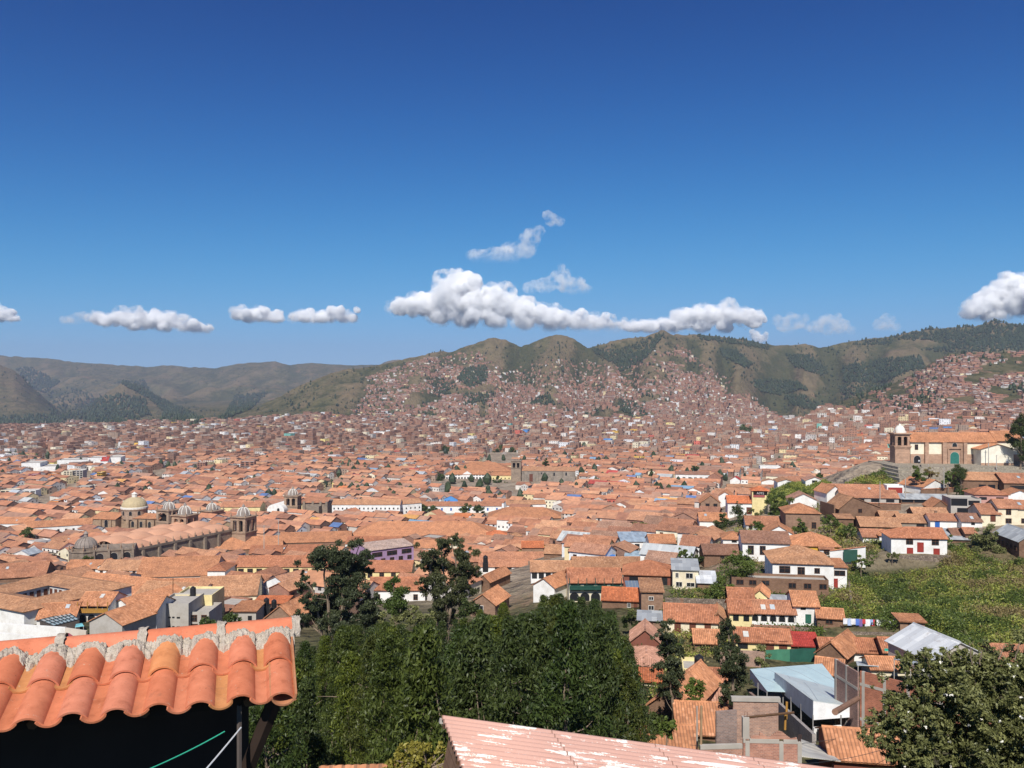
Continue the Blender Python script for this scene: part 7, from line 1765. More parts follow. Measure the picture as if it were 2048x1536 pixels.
# near leafy tree in the bottom right corner
def corner_tree():
    rr = random.Random(2); outline = [(1735, 1472), (1790, 1440), (1775, 1412), (1800, 1395), (1840, 1400), (1830, 1370), (1810, 1350), (1840, 1320), (1880, 1322), (1920, 1330), (1960, 1322), (2010, 1320), (2120, 1290), (2140, 1600), (1790, 1600), (1800, 1540), (1770, 1500)]
    q = sample_poly(outline, 520); cl = [(u, v, rr.uniform(13, 24)) for u, v in q]
    cl += [(rr.uniform(1790, 2050), rr.uniform(1300, 1345), rr.uniform(4, 9)) for _ in range(40)] + [(1850, 1338, 8), (1872, 1322, 7), (1822, 1362, 7), (1795, 1400, 8), (1760, 1462, 8), (1738, 1474, 6), (2000, 1316, 9), (1905, 1318, 7)]
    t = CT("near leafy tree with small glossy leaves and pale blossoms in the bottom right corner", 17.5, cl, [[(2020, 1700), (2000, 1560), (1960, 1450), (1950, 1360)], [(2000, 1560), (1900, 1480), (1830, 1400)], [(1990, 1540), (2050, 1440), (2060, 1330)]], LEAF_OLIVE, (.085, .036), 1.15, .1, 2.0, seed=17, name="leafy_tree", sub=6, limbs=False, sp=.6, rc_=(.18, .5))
    # bare twigs standing above the crown, and a few white blossoms
    b = Vector(t.location); mb = MB(); tw = []
    for (u, v, du, dv) in ((1945, 1330, -6, -46), (1960, 1330, 4, -30), (1992, 1330, 16, -40), (1905, 1330, -12, -26), (2030, 1320, 8, -34), (1860, 1335, -10, -22)):
        a = Vector(pt(u, v, 17.3)) - b; c = Vector(pt(u + du, v + dv, 17.3)) - b; p = bend(a, c, rr, 3, .06); tw.append((p, .012, .004))
        for k in range(5): p0 = p[0] + (p[-1] - p[0]) * (.35 + .13 * k); tw.append(([p0, p0 + Vector((rr.uniform(-.1, .1), rr.uniform(-.06, .06), .09))], .005, .003))
    for k in range(0, len(tw), 6): link_mesh("twig", limb_mesh("twig", tw[k:k + 6]), t)
    W_ = mat_plain("white_petals", (.75, .72, .62), .7, .1); fl = []
    for i in range(38):
        u, v = q[rr.randrange(len(q))]; fl.append(Vector(pt(u + rr.uniform(-20, 20), v + rr.uniform(-15, 15), 16.6 + rr.uniform(-.4, .6))) - b)
    bl = link_mesh("blossoms", leaf_mesh("blossoms", fl, .03, 7, .045, .03, W_, 5), t); bl.data.materials[0] = W_
corner_tree()
def yellow_shrub():
    rr = random.Random(4); q = sample_poly([(765, 1536), (790, 1508), (845, 1488), (900, 1496), (938, 1514), (955, 1590), (760, 1590)], 95)
    CT("yellow green shrub below the corner of the pink sheet roof", 19, [(u, v, rr.uniform(9, 14)) for u, v in q], [[(850, 1640), (850, 1540)]], LEAF_YEL, (.09, .045), 1.2, .2, 1.3, seed=31, name="shrub", sub=4)
yellow_shrub()

# weeds, vines and bushes covering the slope and the lawn: nobody could count them
def cover(name, label, poly, n, size, mats, seed, rise=.5, dmin=60, dmax=500, rad=(.5, 1.3), per=26):
    g = np.random.default_rng(seed); q = sample_poly(poly, n); D = hit(q[:, 0], q[:, 1], dmin=dmin); ok = ~np.isnan(D) & (D < dmax); q, D = q[ok], D[ok]
    x = (q[:, 0] - CX) / F * D; z = zfun(q[:, 0], D)
    # keep off the houses
    fr = np.ones(len(x), bool)
    for (hx, hy, hw, hd, hz) in HAND:
        c, s = math.cos(hz), math.sin(hz); dx, dy = x - hx, D - hy
        fr &= ~((np.abs(dx * c + dy * s) < hw + .6) & (np.abs(-dx * s + dy * c) < hd + .6))
    x, D, z = x[fr], D[fr], z[fr]
    patch = fbm(x / 9 + seed, D / 14 + 3, 4); kind = np.digitize(patch + .12 * (g.random(len(x)) - .5), np.linspace(.36, .64, len(mats) + 1)[1:-1])
    bump = .3 + 2.2 * np.clip(fbm(x / 5, D / 7 + seed, 3) - .42, 0, 1) * 4 * rise
    pa = []
    for i, m in enumerate(mats):
        k = kind == i
        if not k.any(): continue
        cl = np.stack([x[k], D[k], z[k] + bump[k] * g.random(k.sum())], -1)
        o = link_mesh("foliage" if pa else name, leaf_mesh(name, cl, rad[0] + (rad[1] - rad[0]) * g.random(len(cl)), per, size, size * .5, m, seed + i, -.1), pa[0] if pa else None)
        if not pa: tag(o, label, "plants", kind="stuff")
        pa.append(o)
SLOPE = [(1640, 1262), (1648, 1210), (1690, 1165), (1702, 1142), (1760, 1150), (1870, 1146), (1900, 1112), (1930, 1090), (1945, 1108), (2000, 1130), (2075, 1120), (2075, 1330), (1960, 1322), (1870, 1285), (1852, 1262), (1800, 1268), (1700, 1236), (1690, 1240)]
cover("slope_undergrowth", "weeds, vines and low bushes overgrowing the green slope at the right", SLOPE, 5000, .40, [LEAF_DRY, LEAF_GRASS, LEAF_GRASS, LEAF_MID, LEAF_GRASS, LEAF_DRY, LEAF_GRASS, LEAF_GRASS, LEAF_MID], 61, .5)
cover("lawn_weeds", "bright green weeds on the lawn behind the loggia house", [(1538, 1006), (1546, 972), (1600, 966), (1640, 962), (1660, 968), (1655, 985), (1580, 990), (1575, 1010)], 1500, .6, [LEAF_GRASS, LEAF_MID, LEAF_GRASS], 62, .35)
cover("terrace_weeds", "weeds on the banks below the terrace church", [(1690, 968), (1740, 950), (1790, 935), (1830, 958), (1850, 965), (1800, 972), (1740, 970)], 700, .6, [LEAF_GRASS, LEAF_DRY, LEAF_MID], 63, .3)
cover("garden_weeds", "weeds and scrub in the yards between the right hand houses", [(1320, 1230), (1345, 1180), (1400, 1180), (1460, 1120), (1660, 1060), (1700, 1080), (1760, 1100), (1740, 1130), (1660, 1180), (1640, 1300), (1500, 1300), (1440, 1300), (1310, 1420), (1290, 1300)], 3000, .5, [LEAF_DRY, LEAF_GRASS, LEAF_DRY, LEAF_MID], 64, .25, per=16)
cover("yard_scrub", "scrub and weeds on the bare ground between the houses in the right hand hollow", [(1400, 1060), (1560, 1050), (1600, 1010), (1660, 1010), (1780, 1060), (1790, 1105), (1700, 1100), (1600, 1120), (1400, 1130), (1310, 1120), (1330, 1080)], 2200, .5, [LEAF_DRY, LEAF_MID, LEAF_GRASS, LEAF_DRY], 66, .3, per=16)
cover("wood_undergrowth", "dark undergrowth on the ground of the wood", [(480, 1560), (560, 1400), (640, 1290), (1000, 1230), (1200, 1220), (1300, 1300), (1330, 1480), (1300, 1560)], 2600, .4, [LEAF_DARK, LEAF_MID, LEAF_DARK], 65, .5, dmin=18, dmax=140, per=20)

# ------------------------------------------------------------------ near tiled roof in the bottom left corner
def mat_clay():
    m = NT("new_clay_tile"); a = m.n("ShaderNodeVertexColor", layer_name="Col"); p = m.obj()
    n = m.noise(p, 9, 6, .65); n2 = m.noise(p, 60, 3, .6)
    c = m.mix(1.0, a.outputs[0], m.ramp(n, [(.25, (.60, .54, .50)), (.42, (.90, .87, .85)), (.58, (1, 1, 1)), (.78, (1.14, 1.18, 1.22))]), 'MULTIPLY')
    c = m.mix(m.ramp(n2, [(.64, (0, 0, 0)), (.72, (.6, .6, .6))]), c, (.18, .085, .05))
    li = m.noise(p, 22, 5, .75); c = m.mix(m.ramp(li, [(.63, (0, 0, 0)), (.70, (.75, .75, .75))]), c, (.50, .42, .32)); c = m.mix(m.ramp(m.noise(p, 5, 4, .7), [(.60, (0, 0, 0)), (.78, (.55, .55, .55))]), c, (.22, .105, .065))
    m.color(c); m.b.inputs["Roughness"].default_value = .75; m.b.inputs["Specular IOR Level"].default_value = .25
    m.bump(m.math('ADD', n, m.math('MULTIPLY', n2, .4)), .18, .01); return m.m
def pipe(V, Fc, C, o, ax, side, up, L, r0, r1, th, inv, tone, n=10, span=math.pi * .96, jit=0.0):
    """half pipe tile along ax, with thickness; inv = laid hollow side up"""
    b = len(V); k = 2
    for j in range(k):
        c = o + ax * (L * j / (k - 1)); r = r0 + (r1 - r0) * j / (k - 1)
        for rr_ in (r, r - th):
            for i in range(n + 1):
                a = -span / 2 + span * i / n
                V.append(c + side * (math.sin(a) * rr_) + up * ((math.cos(a) * rr_) * (-1 if inv else 1)))
    m = n + 1
    def q(a, b_, c, d): Fc.append((b + a, b + b_, b + c, b + d)); C.extend([tone] * 4)
    for i in range(n):
        q(i, i + 1, 2 * m + i + 1, 2 * m + i); q(m + i + 1, m + i, 3 * m + i, 3 * m + i + 1)
        q(i + 1, i, m + i, m + i + 1); q(2 * m + i, 2 * m + i + 1, 3 * m + i + 1, 3 * m + i)
    q(0, 2 * m, 3 * m, m); q(n, m + n, 3 * m + n, 2 * m + n)
def near_roof():
    psi = R(17); O = Vector(pt(590, 1400, 5.8)); rr = random.Random(12)
    root = empty("tiled_roof_shed", O); tag(root, "near roof of rounded orange clay tiles with a crumbling mortar ridge over a dark wall", "shed")
    e = Vector((-math.cos(psi), -math.sin(psi), 0)); s = Vector((-math.sin(psi), math.cos(psi), 0)); sl = R(12.5)
    S = s * math.cos(sl) + Vector((0, 0, math.sin(sl))); N = e.cross(S).normalized(); N = N if N.z > 0 else -N
    def build(name, items, mat):
        V, Fc, C = [], [], []
        for it in items: pipe(V, Fc, C, *it)
        me = np_mesh(name, np.array([tuple(v) for v in V]), np.full(len(Fc), 4), np.array(Fc).ravel(), [mat], None, np.array([(*c, 1) for c in C]), smooth=False)
        me.polygons.foreach_set("use_smooth", np.ones(len(Fc), bool))
        if hasattr(me, "set_sharp_from_angle"): me.set_sharp_from_angle(angle=R(40))
        return link_mesh(name, me, root)
    clay = mat_clay()
    T1 = [(.58, .195, .102), (.62, .212, .118), (.56, .178, .088), (.60, .215, .125)]
    cov, pan = [], []
    cx = [.092 + .2545 * i for i in range(10)]
    for i, x in enumerate(cx):
        x += rr.uniform(-.008, .008)
        t = T1[rr.randrange(4)] if i != 3 else (.62, .25, .10)
        cov.append((e * x + S * (-.02 + rr.uniform(-.012, .012)) + N * -.018, S + N * .015, e, N, .47, .106, .097, .013, False, T1[rr.randrange(4)], 12, 2.45))
        cov.append((e * (x + rr.uniform(-.008, .008)) + S * (.40 + rr.uniform(-.01, .01)) + N * .004, S + N * .012, e, N, .47, .106, .097, .013, False, t, 12, 2.45))
        px = x + .127
        if i < 0: continue
        T2 = [(.52, .175, .085), (.50, .22, .085), (.55, .18, .09), (.54, .19, .10)]
        pan.append((e * px + S * (-.035 + rr.uniform(-.012, .012)) + N * .104, S, e, N, .46, .092, .10, .013, True, T2[rr.randrange(4)], 10, 1.9))
        pan.append((e * px + S * (.37 + rr.uniform(-.01, .01)) + N * .113, S, e, N, .50, .092, .10, .013, True, T2[rr.randrange(4)], 10, 1.9))
    pan.append((e * .075 + S * (-.03) + N * .07, S, e, N, .9, .088, .095, .013, True, (.45, .20, .10)))
    build("cover_tiles", cov, clay); build("channel_tiles", pan, clay)
    # ridge tiles lie along the top, butted with mortar
    rid = []; xs = -.03; L = .50
    ro = S * .90 + N * .035
    for i in range(6): rid.append((e * (xs + i * (L + .045)) + ro + N * rr.uniform(-.006, .006), e, -s, Vector((0, 0, 1)), L, .098, .092, .014, False, [(.62, .20, .105), (.60, .185, .095), (.64, .215, .12)][i % 3]))
    build("ridge_tiles", rid, clay)
    # mortar: a rough grey bed below the ridge tiles, running down into the channels
    mm = NT("grey_mortar"); n = mm.noise(mm.obj(), 14, 8, .7); n2 = mm.noise(mm.obj(), 70, 4, .7)
    mm.color(mm.ramp(n, [(.25, (.33, .28, .225)), (.5, (.52, .45, .37)), (.75, (.64, .57, .48))])); mm.bump(mm.math('ADD', n, mm.math('MULTIPLY', n2, .5)), .9, .03); mm.b.inputs["Roughness"].default_value = .95
    nx, ny = 640, 64; xa = np.linspace(-.03, 2.62, nx); ya = np.linspace(0, 1, ny); X_, Y_ = np.meshgrid(xa, ya, indexing='ij')
    ph = ((X_ - .092) / .2545); off = np.abs(ph - np.round(ph)) * 2            # 0 over a cover tile, 1 over a channel
    low = .745 - .14 * np.clip(off - .35, 0, 1) ** .7 + .05 * (fbm(X_ * 9, X_ * 0 + 1, 3) - .5) + .05 * (fbm(X_ * 40, X_ * 0 + 1, 3) - .5)
    yy = low + (.87 - low) * Y_
    covh = .012 + np.sqrt(np.clip(.108 ** 2 - ((off * .127)) ** 2, 0, None)); panh = .035
    base = np.where(off < .72, covh, panh + 0 * covh)
    zz = base * (1 - Y_) + .06 * Y_ + .014 + .018 * np.sin(np.pi * np.clip(Y_, 0, 1)) + .060 * (fbm(X_ * 14, yy * 14, 4, .6) - .5) + .034 * (fbm(X_ * 55, yy * 55, 4, .65) - .5) - .012 * (ridged(X_ * 11 + 3, yy * 11, 2) > .80) - .02 * (1 - np.clip(Y_ * 6, 0, 1))
    ee, SS, NN = (np.array(v) for v in (e, S, N))
    V = X_[..., None] * ee + yy[..., None] * SS + zz[..., None] * NN; V = V.reshape(-1, 3)
    i = np.arange(nx - 1)[:, None] * ny + np.arange(ny - 1)[None, :]; q = np.stack([i, i + ny, i + ny + 1, i + 1], -1).reshape(-1, 4)
    edge = np.arange(nx) * ny; b = len(V); V = np.vstack([V, V[edge] - NN * .11, ])
    k = np.arange(nx - 1); q = np.vstack([q, np.stack([b + k, b + k + 1, edge[k + 1], edge[k]], -1)])
    link_mesh("mortar_bed", np_mesh("mortar_bed", V, np.full(len(q), 4), q.ravel(), [mm.m], smooth=True), root)
    V, Fc = [], []; g = np.random.default_rng(3)
    for j in range(6):
        x0 = xs + j * (L + .045) - .05
        n_, m_ = 14, 16; bb = 0
        for a in range(n_ + 1):
            for c in range(m_ + 1):
                an = -math.pi * .55 + math.pi * 1.1 * c / m_; wob = .010 * (float(fbm(np.array([a * .6 + j * 7]), np.array([c * .7]), 3)[0]) - .4)
                xx = x0 + .062 * a / n_ + .018 * (float(vnoise(np.array([c * .8 + j]), np.array([a * .1]))[0]) - .5); r = .108 + wob * 2
                V.append(tuple(Vector(ro) + e * xx + (-s) * math.sin(an) * r + Vector((0, 0, 1)) * math.cos(an) * r))
        for a in range(n_):
            for c in range(m_): p = bb + a * (m_ + 1) + c; Fc.append((p, p + 1, p + m_ + 2, p + m_ + 1))
        link_mesh("ridge_joint", np_mesh("ridge_joint", np.array(V), np.full(len(Fc), 4), np.array(Fc).ravel(), [mm.m], smooth=True), root); V, Fc = [], []
    # what carries it
    M = Matrix(((e.x, s.x, 0, 0), (e.y, s.y, 0, 0), (0, 0, 1, 0), (0, 0, 0, 1)))
    wl = mat_plain("eave_shade_plaster", (.040, .027, .021), .95, .3, 3)  # near-black plaster colour carries the shade under the eave
    mb = MB(); mb.box(.30, 2.75, .70, .86, -4.5, .10, 0, M); mb.box(.30, .50, .862, 1.5, -4.5, -.12, 0, M); mb.build("wall", wl, root)
    mb = MB(); mb.box(.24, 2.75, .10, .17, -.045, .028, 0, M); mb.build("eave_board", mat_plain("dark_board", (.03, .021, .016), .9, .3, 5), root)  # near-black board below the tile ends
    for x in (.30, .95, 1.6, 2.25):
        mb = MB(); a = e * x + S * .06 - N * .02; c = e * x + S * .80 - N * .02; mb.bar(a, c, .035, 6); mb.build("rafter", WOOD, root)
    mb = MB(); mb.bar(e * .12 + s * .12 + Vector((0, 0, -.01)), e * .38 + s * .36 + Vector((0, 0, -.75)), .055, 6); mb.build("brace", mat_plain("dark_timber", (.035, .022, .016), .9, .3, 6), root)
    mb = MB(); p = e * .36 + s * .10; mb.bar(p + Vector((0, 0, -.03)), p + Vector((0, 0, -4.3)), .018, 6); mb.build("post", mat_plain("grey_pole", (.10, .08, .07), .8, .3, 6), root)
    return root
near_roof()
def cable(name, label, a, b, sag, r, c):
    a, b = Vector(a), Vector(b); n = 14; o = a.copy(); mb = MB()
    pts = [(a + (b - a) * (i / n) - Vector((0, 0, sag * 4 * (i / n) * (1 - i / n)))) - o for i in range(n + 1)]
    mb.tube(pts, r, 5); x = mb.build(name, mat_plain(name + "_plastic", c, .5, .1), None); x.location = o; tag(x, label, "cable"); return x
cable("green_cable", "thin green cable sagging in front of the dark wall under the near roof", pt(449, 1463, 5.05), pt(255, 1556, 4.3), .012, .004, (.05, .50, .30))
cable("white_cable", "straight white cable in front of the dark wall under the near roof", pt(482, 1455, 5.15), pt(380, 1575, 4.3), .004, .0045, (.75, .75, .72))

# ------------------------------------------------------------------ pink corrugated roof below the viewer
def pink_roof():
    A = Vector(pt(883, 1433, 13)); B = Vector(pt(1662, 1538, 14.4)); C = Vector(pt(945, 1536, 11.23))
    d = (B - A).normalized(); e = (C - A); e = (e - d * e.dot(d)).normalized(); n = d.cross(e); n = n if n.z > 0 else -n
    root = empty("sheet_roof_house", A); tag(root, "worn pink corrugated sheet roof with flaking white patches at the bottom of the photo", "house")
    m = NT("flaking_pink_paint"); s = m.sep(m.uv()); st = m.comb(m.math('MULTIPLY', s[1], 1.1), m.math('MULTIPLY', s[0], 9.0))
    n1 = m.noise(st, 1.1, 7, .68); n2 = m.noise(m.uv(), 1.3, 3, .5); n3 = m.noise(m.uv(), 26, 4, .7)
    k = m.math('ADD', m.math('MULTIPLY', n1, .72), m.math('ADD', m.math('MULTIPLY', n2, .42), m.math('MULTIPLY', n3, .16)))
    seam = m.math('LESS_THAN', m.math('FRACT', m.math('DIVIDE', s[1], 1.75)), .012); nail = m.noise(m.uv(), 5.5, 6, .8)
    c = m.mix(m.ramp(k, [(.685, (0, 0, 0)), (.71, (1, 1, 1))]), m.mix(n3, (.50, .285, .225), (.60, .37, .30)), (.80, .75, .68))
    c = m.mix(m.ramp(nail, [(.63, (0, 0, 0)), (.72, (.6, .6, .6))]), c, (.34, .17, .11)); c = m.mix(seam, c, (.30, .17, .13))
    m.color(c); m.b.inputs["Roughness"].default_value = .7; m.bump(k, .25, .006)
    W_, L_, per, am = 5.6, 9.5, .17, .024; nx = int(W_ / per) * 8; V, uv = [], []
    ls = np.linspace(0, L_, 7)
    for j, t in enumerate(ls):
        for i in range(nx + 1):
            q = W_ * i / nx; V.append(tuple(d * t + e * q + n * (am * math.cos(2 * math.pi * q / per)))); uv.append((q, t))
    F_ = []
    for j in range(6):
        for i in range(nx): p = j * (nx + 1) + i; F_.append((p, p + 1, p + nx + 2, p + nx + 1))
    me = bpy.data.meshes.new("roof"); me.from_pydata(V, [], F_); l = me.uv_layers.new(name="UVMap"); l.data.foreach_set("uv", np.array([uv[v] for f in F_ for v in f], np.float32).ravel()); me.materials.append(m.m); me.polygons.foreach_set("use_smooth", [True] * len(F_)); me.update()
    o = link_mesh("roof", me, root); sm = o.modifiers.new("thick", 'SOLIDIFY'); sm.thickness = .008; sm.offset = -1
    M = Matrix(((d.x, e.x, n.x, 0), (d.y, e.y, n.y, 0), (d.z, e.z, n.z, 0), (0, 0, 0, 1)))
    mb = MB()
    for i in range(5): mb.box(.02, L_, .1 + i * 1.3, .18 + i * 1.3, -.12, -.03, 0, M)
    mb.build("purlins", WOOD, root)
    mb = MB(); mb.box(.15, L_ - .2, .12, W_ - .1, -4.5, -.121, 0, M); mb.build("wall", ADOBE, root, WC['a'])
    mb = MB(); mb.box(-.02, .03, -.02, .06, -.09, -.028, 0, M); mb.build("ridge_end", CONC, root)
pink_roof()
def parapet():
    a = Vector(pt(735, 1541, 21)); root = empty("tile_coping_wall", a, R(4)); tag(root, "tile capped wall top peeping in at the bottom, left of the yellow green shrub", "wall")
    mb = MB(); mb.box(-1.1, 1.1, 0, .35, -3, -.06); mb.build("wall", ADOBE, root, WC['a']); mb = MB()
    roof_plane(mb, (-1.2, -.15, -.08), (1.2, -.15, -.08), (1.2, .18, .06), (-1.2, .18, .06), .03, .2, .04); roof_plane(mb, (1.2, .5, -.08), (-1.2, .5, -.08), (-1.2, .18, .06), (1.2, .18, .06), .03, .2, .04); mb.build("tile_coping", TILE, root, RC['o'])
parapet()

# ------------------------------------------------------------------ sheds, walls and yards of the lower right
def quad_slab(mb, P_, th, mi=0, uvs=None):
    P_ = [Vector(p) for p in P_]; n = (P_[1] - P_[0]).cross(P_[3] - P_[0]).normalized(); n = n if n.z > 0 else -n
    Q = [p - n * th for p in P_]; mb.face(P_, mi); mb.face(list(reversed(Q)), mi)
    for i in range(4): j = (i + 1) % 4; mb.face([Q[i], Q[j], P_[j], P_[i]], mi)
def sheet_canopy():
    b = Vector(pt(1626, 1490, 92)); root = empty("sports_canopy", b); tag(root, "big canopy of two pale bluish sheet roofs with white and grey fascias", "canopy")
    L = lambda u, v, D: Vector(pt(u, v, D)) - b
    m = NT("pale_roof_panels"); oi = m.n("ShaderNodeObjectInfo"); s = m.sep(m.uv()); f = m.math('FRACT', m.math('DIVIDE', s[0], 3.2)); ln = m.math('LESS_THAN', f, .03)
    n = m.noise(m.pos(), .5, 5, .6); m.color(m.mix(ln, m.mix(1.0, oi.outputs["Color"], m.ramp(n, [(.3, (.86, .87, .88)), (.7, (1.06, 1.05, 1.04))]), 'MULTIPLY'), (.30, .34, .36))); m.b.inputs["Roughness"].default_value = .45; m.b.inputs["Specular IOR Level"].default_value = .4
    m.bump(m.math('SINE', m.math('MULTIPLY', s[0], 28)), .2, .02)
    bk = MB(); quad_slab(bk, [L(1534, 1382, 101), L(1692, 1388, 104), L(1644, 1327, 117), L(1500, 1338, 112)], .06); bk.build("back_roof", m.m, root, (.50, .64, .66))
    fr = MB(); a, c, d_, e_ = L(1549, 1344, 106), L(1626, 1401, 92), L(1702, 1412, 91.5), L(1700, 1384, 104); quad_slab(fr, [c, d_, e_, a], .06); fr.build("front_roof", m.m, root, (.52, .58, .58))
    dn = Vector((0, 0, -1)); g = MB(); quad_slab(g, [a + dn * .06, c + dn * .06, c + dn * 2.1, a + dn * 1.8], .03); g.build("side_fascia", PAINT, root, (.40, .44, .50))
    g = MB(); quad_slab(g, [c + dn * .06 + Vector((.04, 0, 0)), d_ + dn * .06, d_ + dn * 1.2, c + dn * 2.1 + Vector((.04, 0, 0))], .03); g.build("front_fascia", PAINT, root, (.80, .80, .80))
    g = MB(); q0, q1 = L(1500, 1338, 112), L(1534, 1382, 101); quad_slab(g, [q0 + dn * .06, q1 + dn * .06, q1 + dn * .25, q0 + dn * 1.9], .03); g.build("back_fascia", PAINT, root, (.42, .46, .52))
    steel = mat_plain("galvanised_post", (.28, .27, .26), .5, .2)
    for (u, v, D) in ((1534, 1384, 101), (1549, 1388, 105.9), (1566, 1384, 102.5), (1582, 1394, 99.5), (1602, 1408, 96), (1626, 1430, 92), (1682, 1430, 91.6), (1516, 1366, 106)):
        p = L(u, v, D); mb = MB(); mb.bar(p, (p.x, p.y, -3), .07, 6); mb.build("post", steel, root)
    # low walls round the court, and its dark back
    for nm, q, mt, cc in (("yard_wall", [(1500, 1384, 108), (1548, 1424, 94)], BRICK, (.30, .20, .16)), ("yard_wall", [(1549, 1396, 101), (1628, 1468, 84)], BRICK, (.34, .30, .27))):
        p0, p1 = L(*q[0]), L(*q[1]); d = (p1 - p0).normalized(); sd = Vector((-d.y, d.x, 0)).normalized() * .18; mb = MB()
        A = [p0 - sd, p1 - sd, p1 + sd, p0 + sd]; mb.face(A); B_ = [Vector((p.x, p.y, -7)) for p in A]
        for i in range(4): j = (i + 1) % 4; mb.face([B_[i], B_[j], A[j], A[i]])
        mb.build(nm, mt, root, cc)
    p0, p1 = L(1628, 1456, 90), L(1684, 1452, 91); mb = MB(); quad_slab(mb, [p0, p1, p1 + Vector((0, .3, 0)), p0 + Vector((0, .3, 0))], 2.2); mb.build("front_wall", WALL, root, WC['w'])
    tp = MB(); n_ = 10; q0, q1 = L(1634, 1458, 89.7), L(1672, 1452, 89.8)
    for i in range(n_):
        t0, t1 = i / n_, (i + 1) / n_; w0, w1 = [.10 * math.sin(7 * t) for t in (t0, t1)]; h0, h1 = [1.5 * math.sin(math.pi * min(1, .2 + t * .8)) ** .6 for t in (t0, t1)]
        a_ = q0 + (q1 - q0) * t0 + Vector((0, -w0, 0)); b_ = q0 + (q1 - q0) * t1 + Vector((0, -w1, 0)); tp.face([a_ - Vector((0, 0, h0)), b_ - Vector((0, 0, h1)), b_, a_])
    o = tp.build("black_plastic_sheet", mat_plain("black_plastic", (.012, .013, .016), .3, .2, 4, .5)); o.location = b; tag(o, "black plastic sheet hung over the white wall under the canopy", "tarpaulin")
    fl = MB(); q = [L(1510, 1430, 110), L(1690, 1470, 90), L(1700, 1410, 106), L(1560, 1380, 116)]
    for p in q: p.z = -2.2
    quad_slab(fl, q, .1); fl.build("court_floor", mat_plain("packed_earth", (.22, .14, .085), .95, .3, .6), root)
sheet_canopy()
def framed_brick(root, p0, p1, z0, z1, cols, beams, cc=(.36, .145, .09), nm="brick_panel", th=.2):
    """brick infill wall between plan points p0 and p1 with concrete columns and beams 3 cm proud"""
    p0, p1 = Vector(p0), Vector(p1); d = (p1 - p0); Lg = d.length; an = math.atan2(d.y, d.x); M = Matrix.Translation((p0.x, p0.y, 0)) @ Matrix.Rotation(an, 4, 'Z')
    mb = MB(); mb.box(0, Lg, 0, th, z0, z1, 0, M); mb.build(nm, BRICK, root, cc); fb = MB()
    for c in cols: fb.box(c - .15, c + .15, -.03, th + .03, z0, z1 + .02, 0, M)
    for zb in beams:
        xs = [-.0] + sorted(cols) + [Lg]
        for a, b in zip(xs[:-1], xs[1:]):
            a2 = a + .152 if a in cols else a; b2 = b - .152 if b in cols else b
            if b2 - a2 > .1: fb.box(a2, b2, -.028, th + .028, zb - .15, zb + .15, 0, M)
    fb.build("concrete_frame", CONC, root)
def brick_wall_house():
    A = Vector(pt(1720, 1342, 90)); z0 = A.z; root = empty("brick_shell_house", (A.x, A.y, A.z)); tag(root, "tall bare brick wall with a grid of grey concrete beams beside the canopy", "building")
    d = Vector((math.cos(R(-48)), math.sin(R(-48)), 0)); framed_brick(root, (0, 0, 0), d * 13, -11, -.0, [.35, 2.6, 5.0, 8.2, 11.5], [-1.35, -5.0], (.38, .155, .095))
    f = Vector((-.16, .98, 0)).normalized(); framed_brick(root, f * 4.6 + Vector((-.25, 0, 0)), (-.25, .02, 0), -11, -.15, [.3, 2.4], [-1.9], (.30, .19, .155), "side_panel")
    mb = MB(); p0, p1 = Vector(pt(1670, 1424, 80)) - A, Vector(pt(1716, 1397, 88)) - A
    o = MB(); o.bar((0, 0, 0), p1 - p0, .30, 10, 0, .26); t = o.build("log", mat_plain("weathered_log", (.24, .14, .095), .85, .4, 2)); t.location = p0 + A; tag(t, "thick weathered log resting between the canopy corner and the bare brick wall", "log")
brick_wall_house()
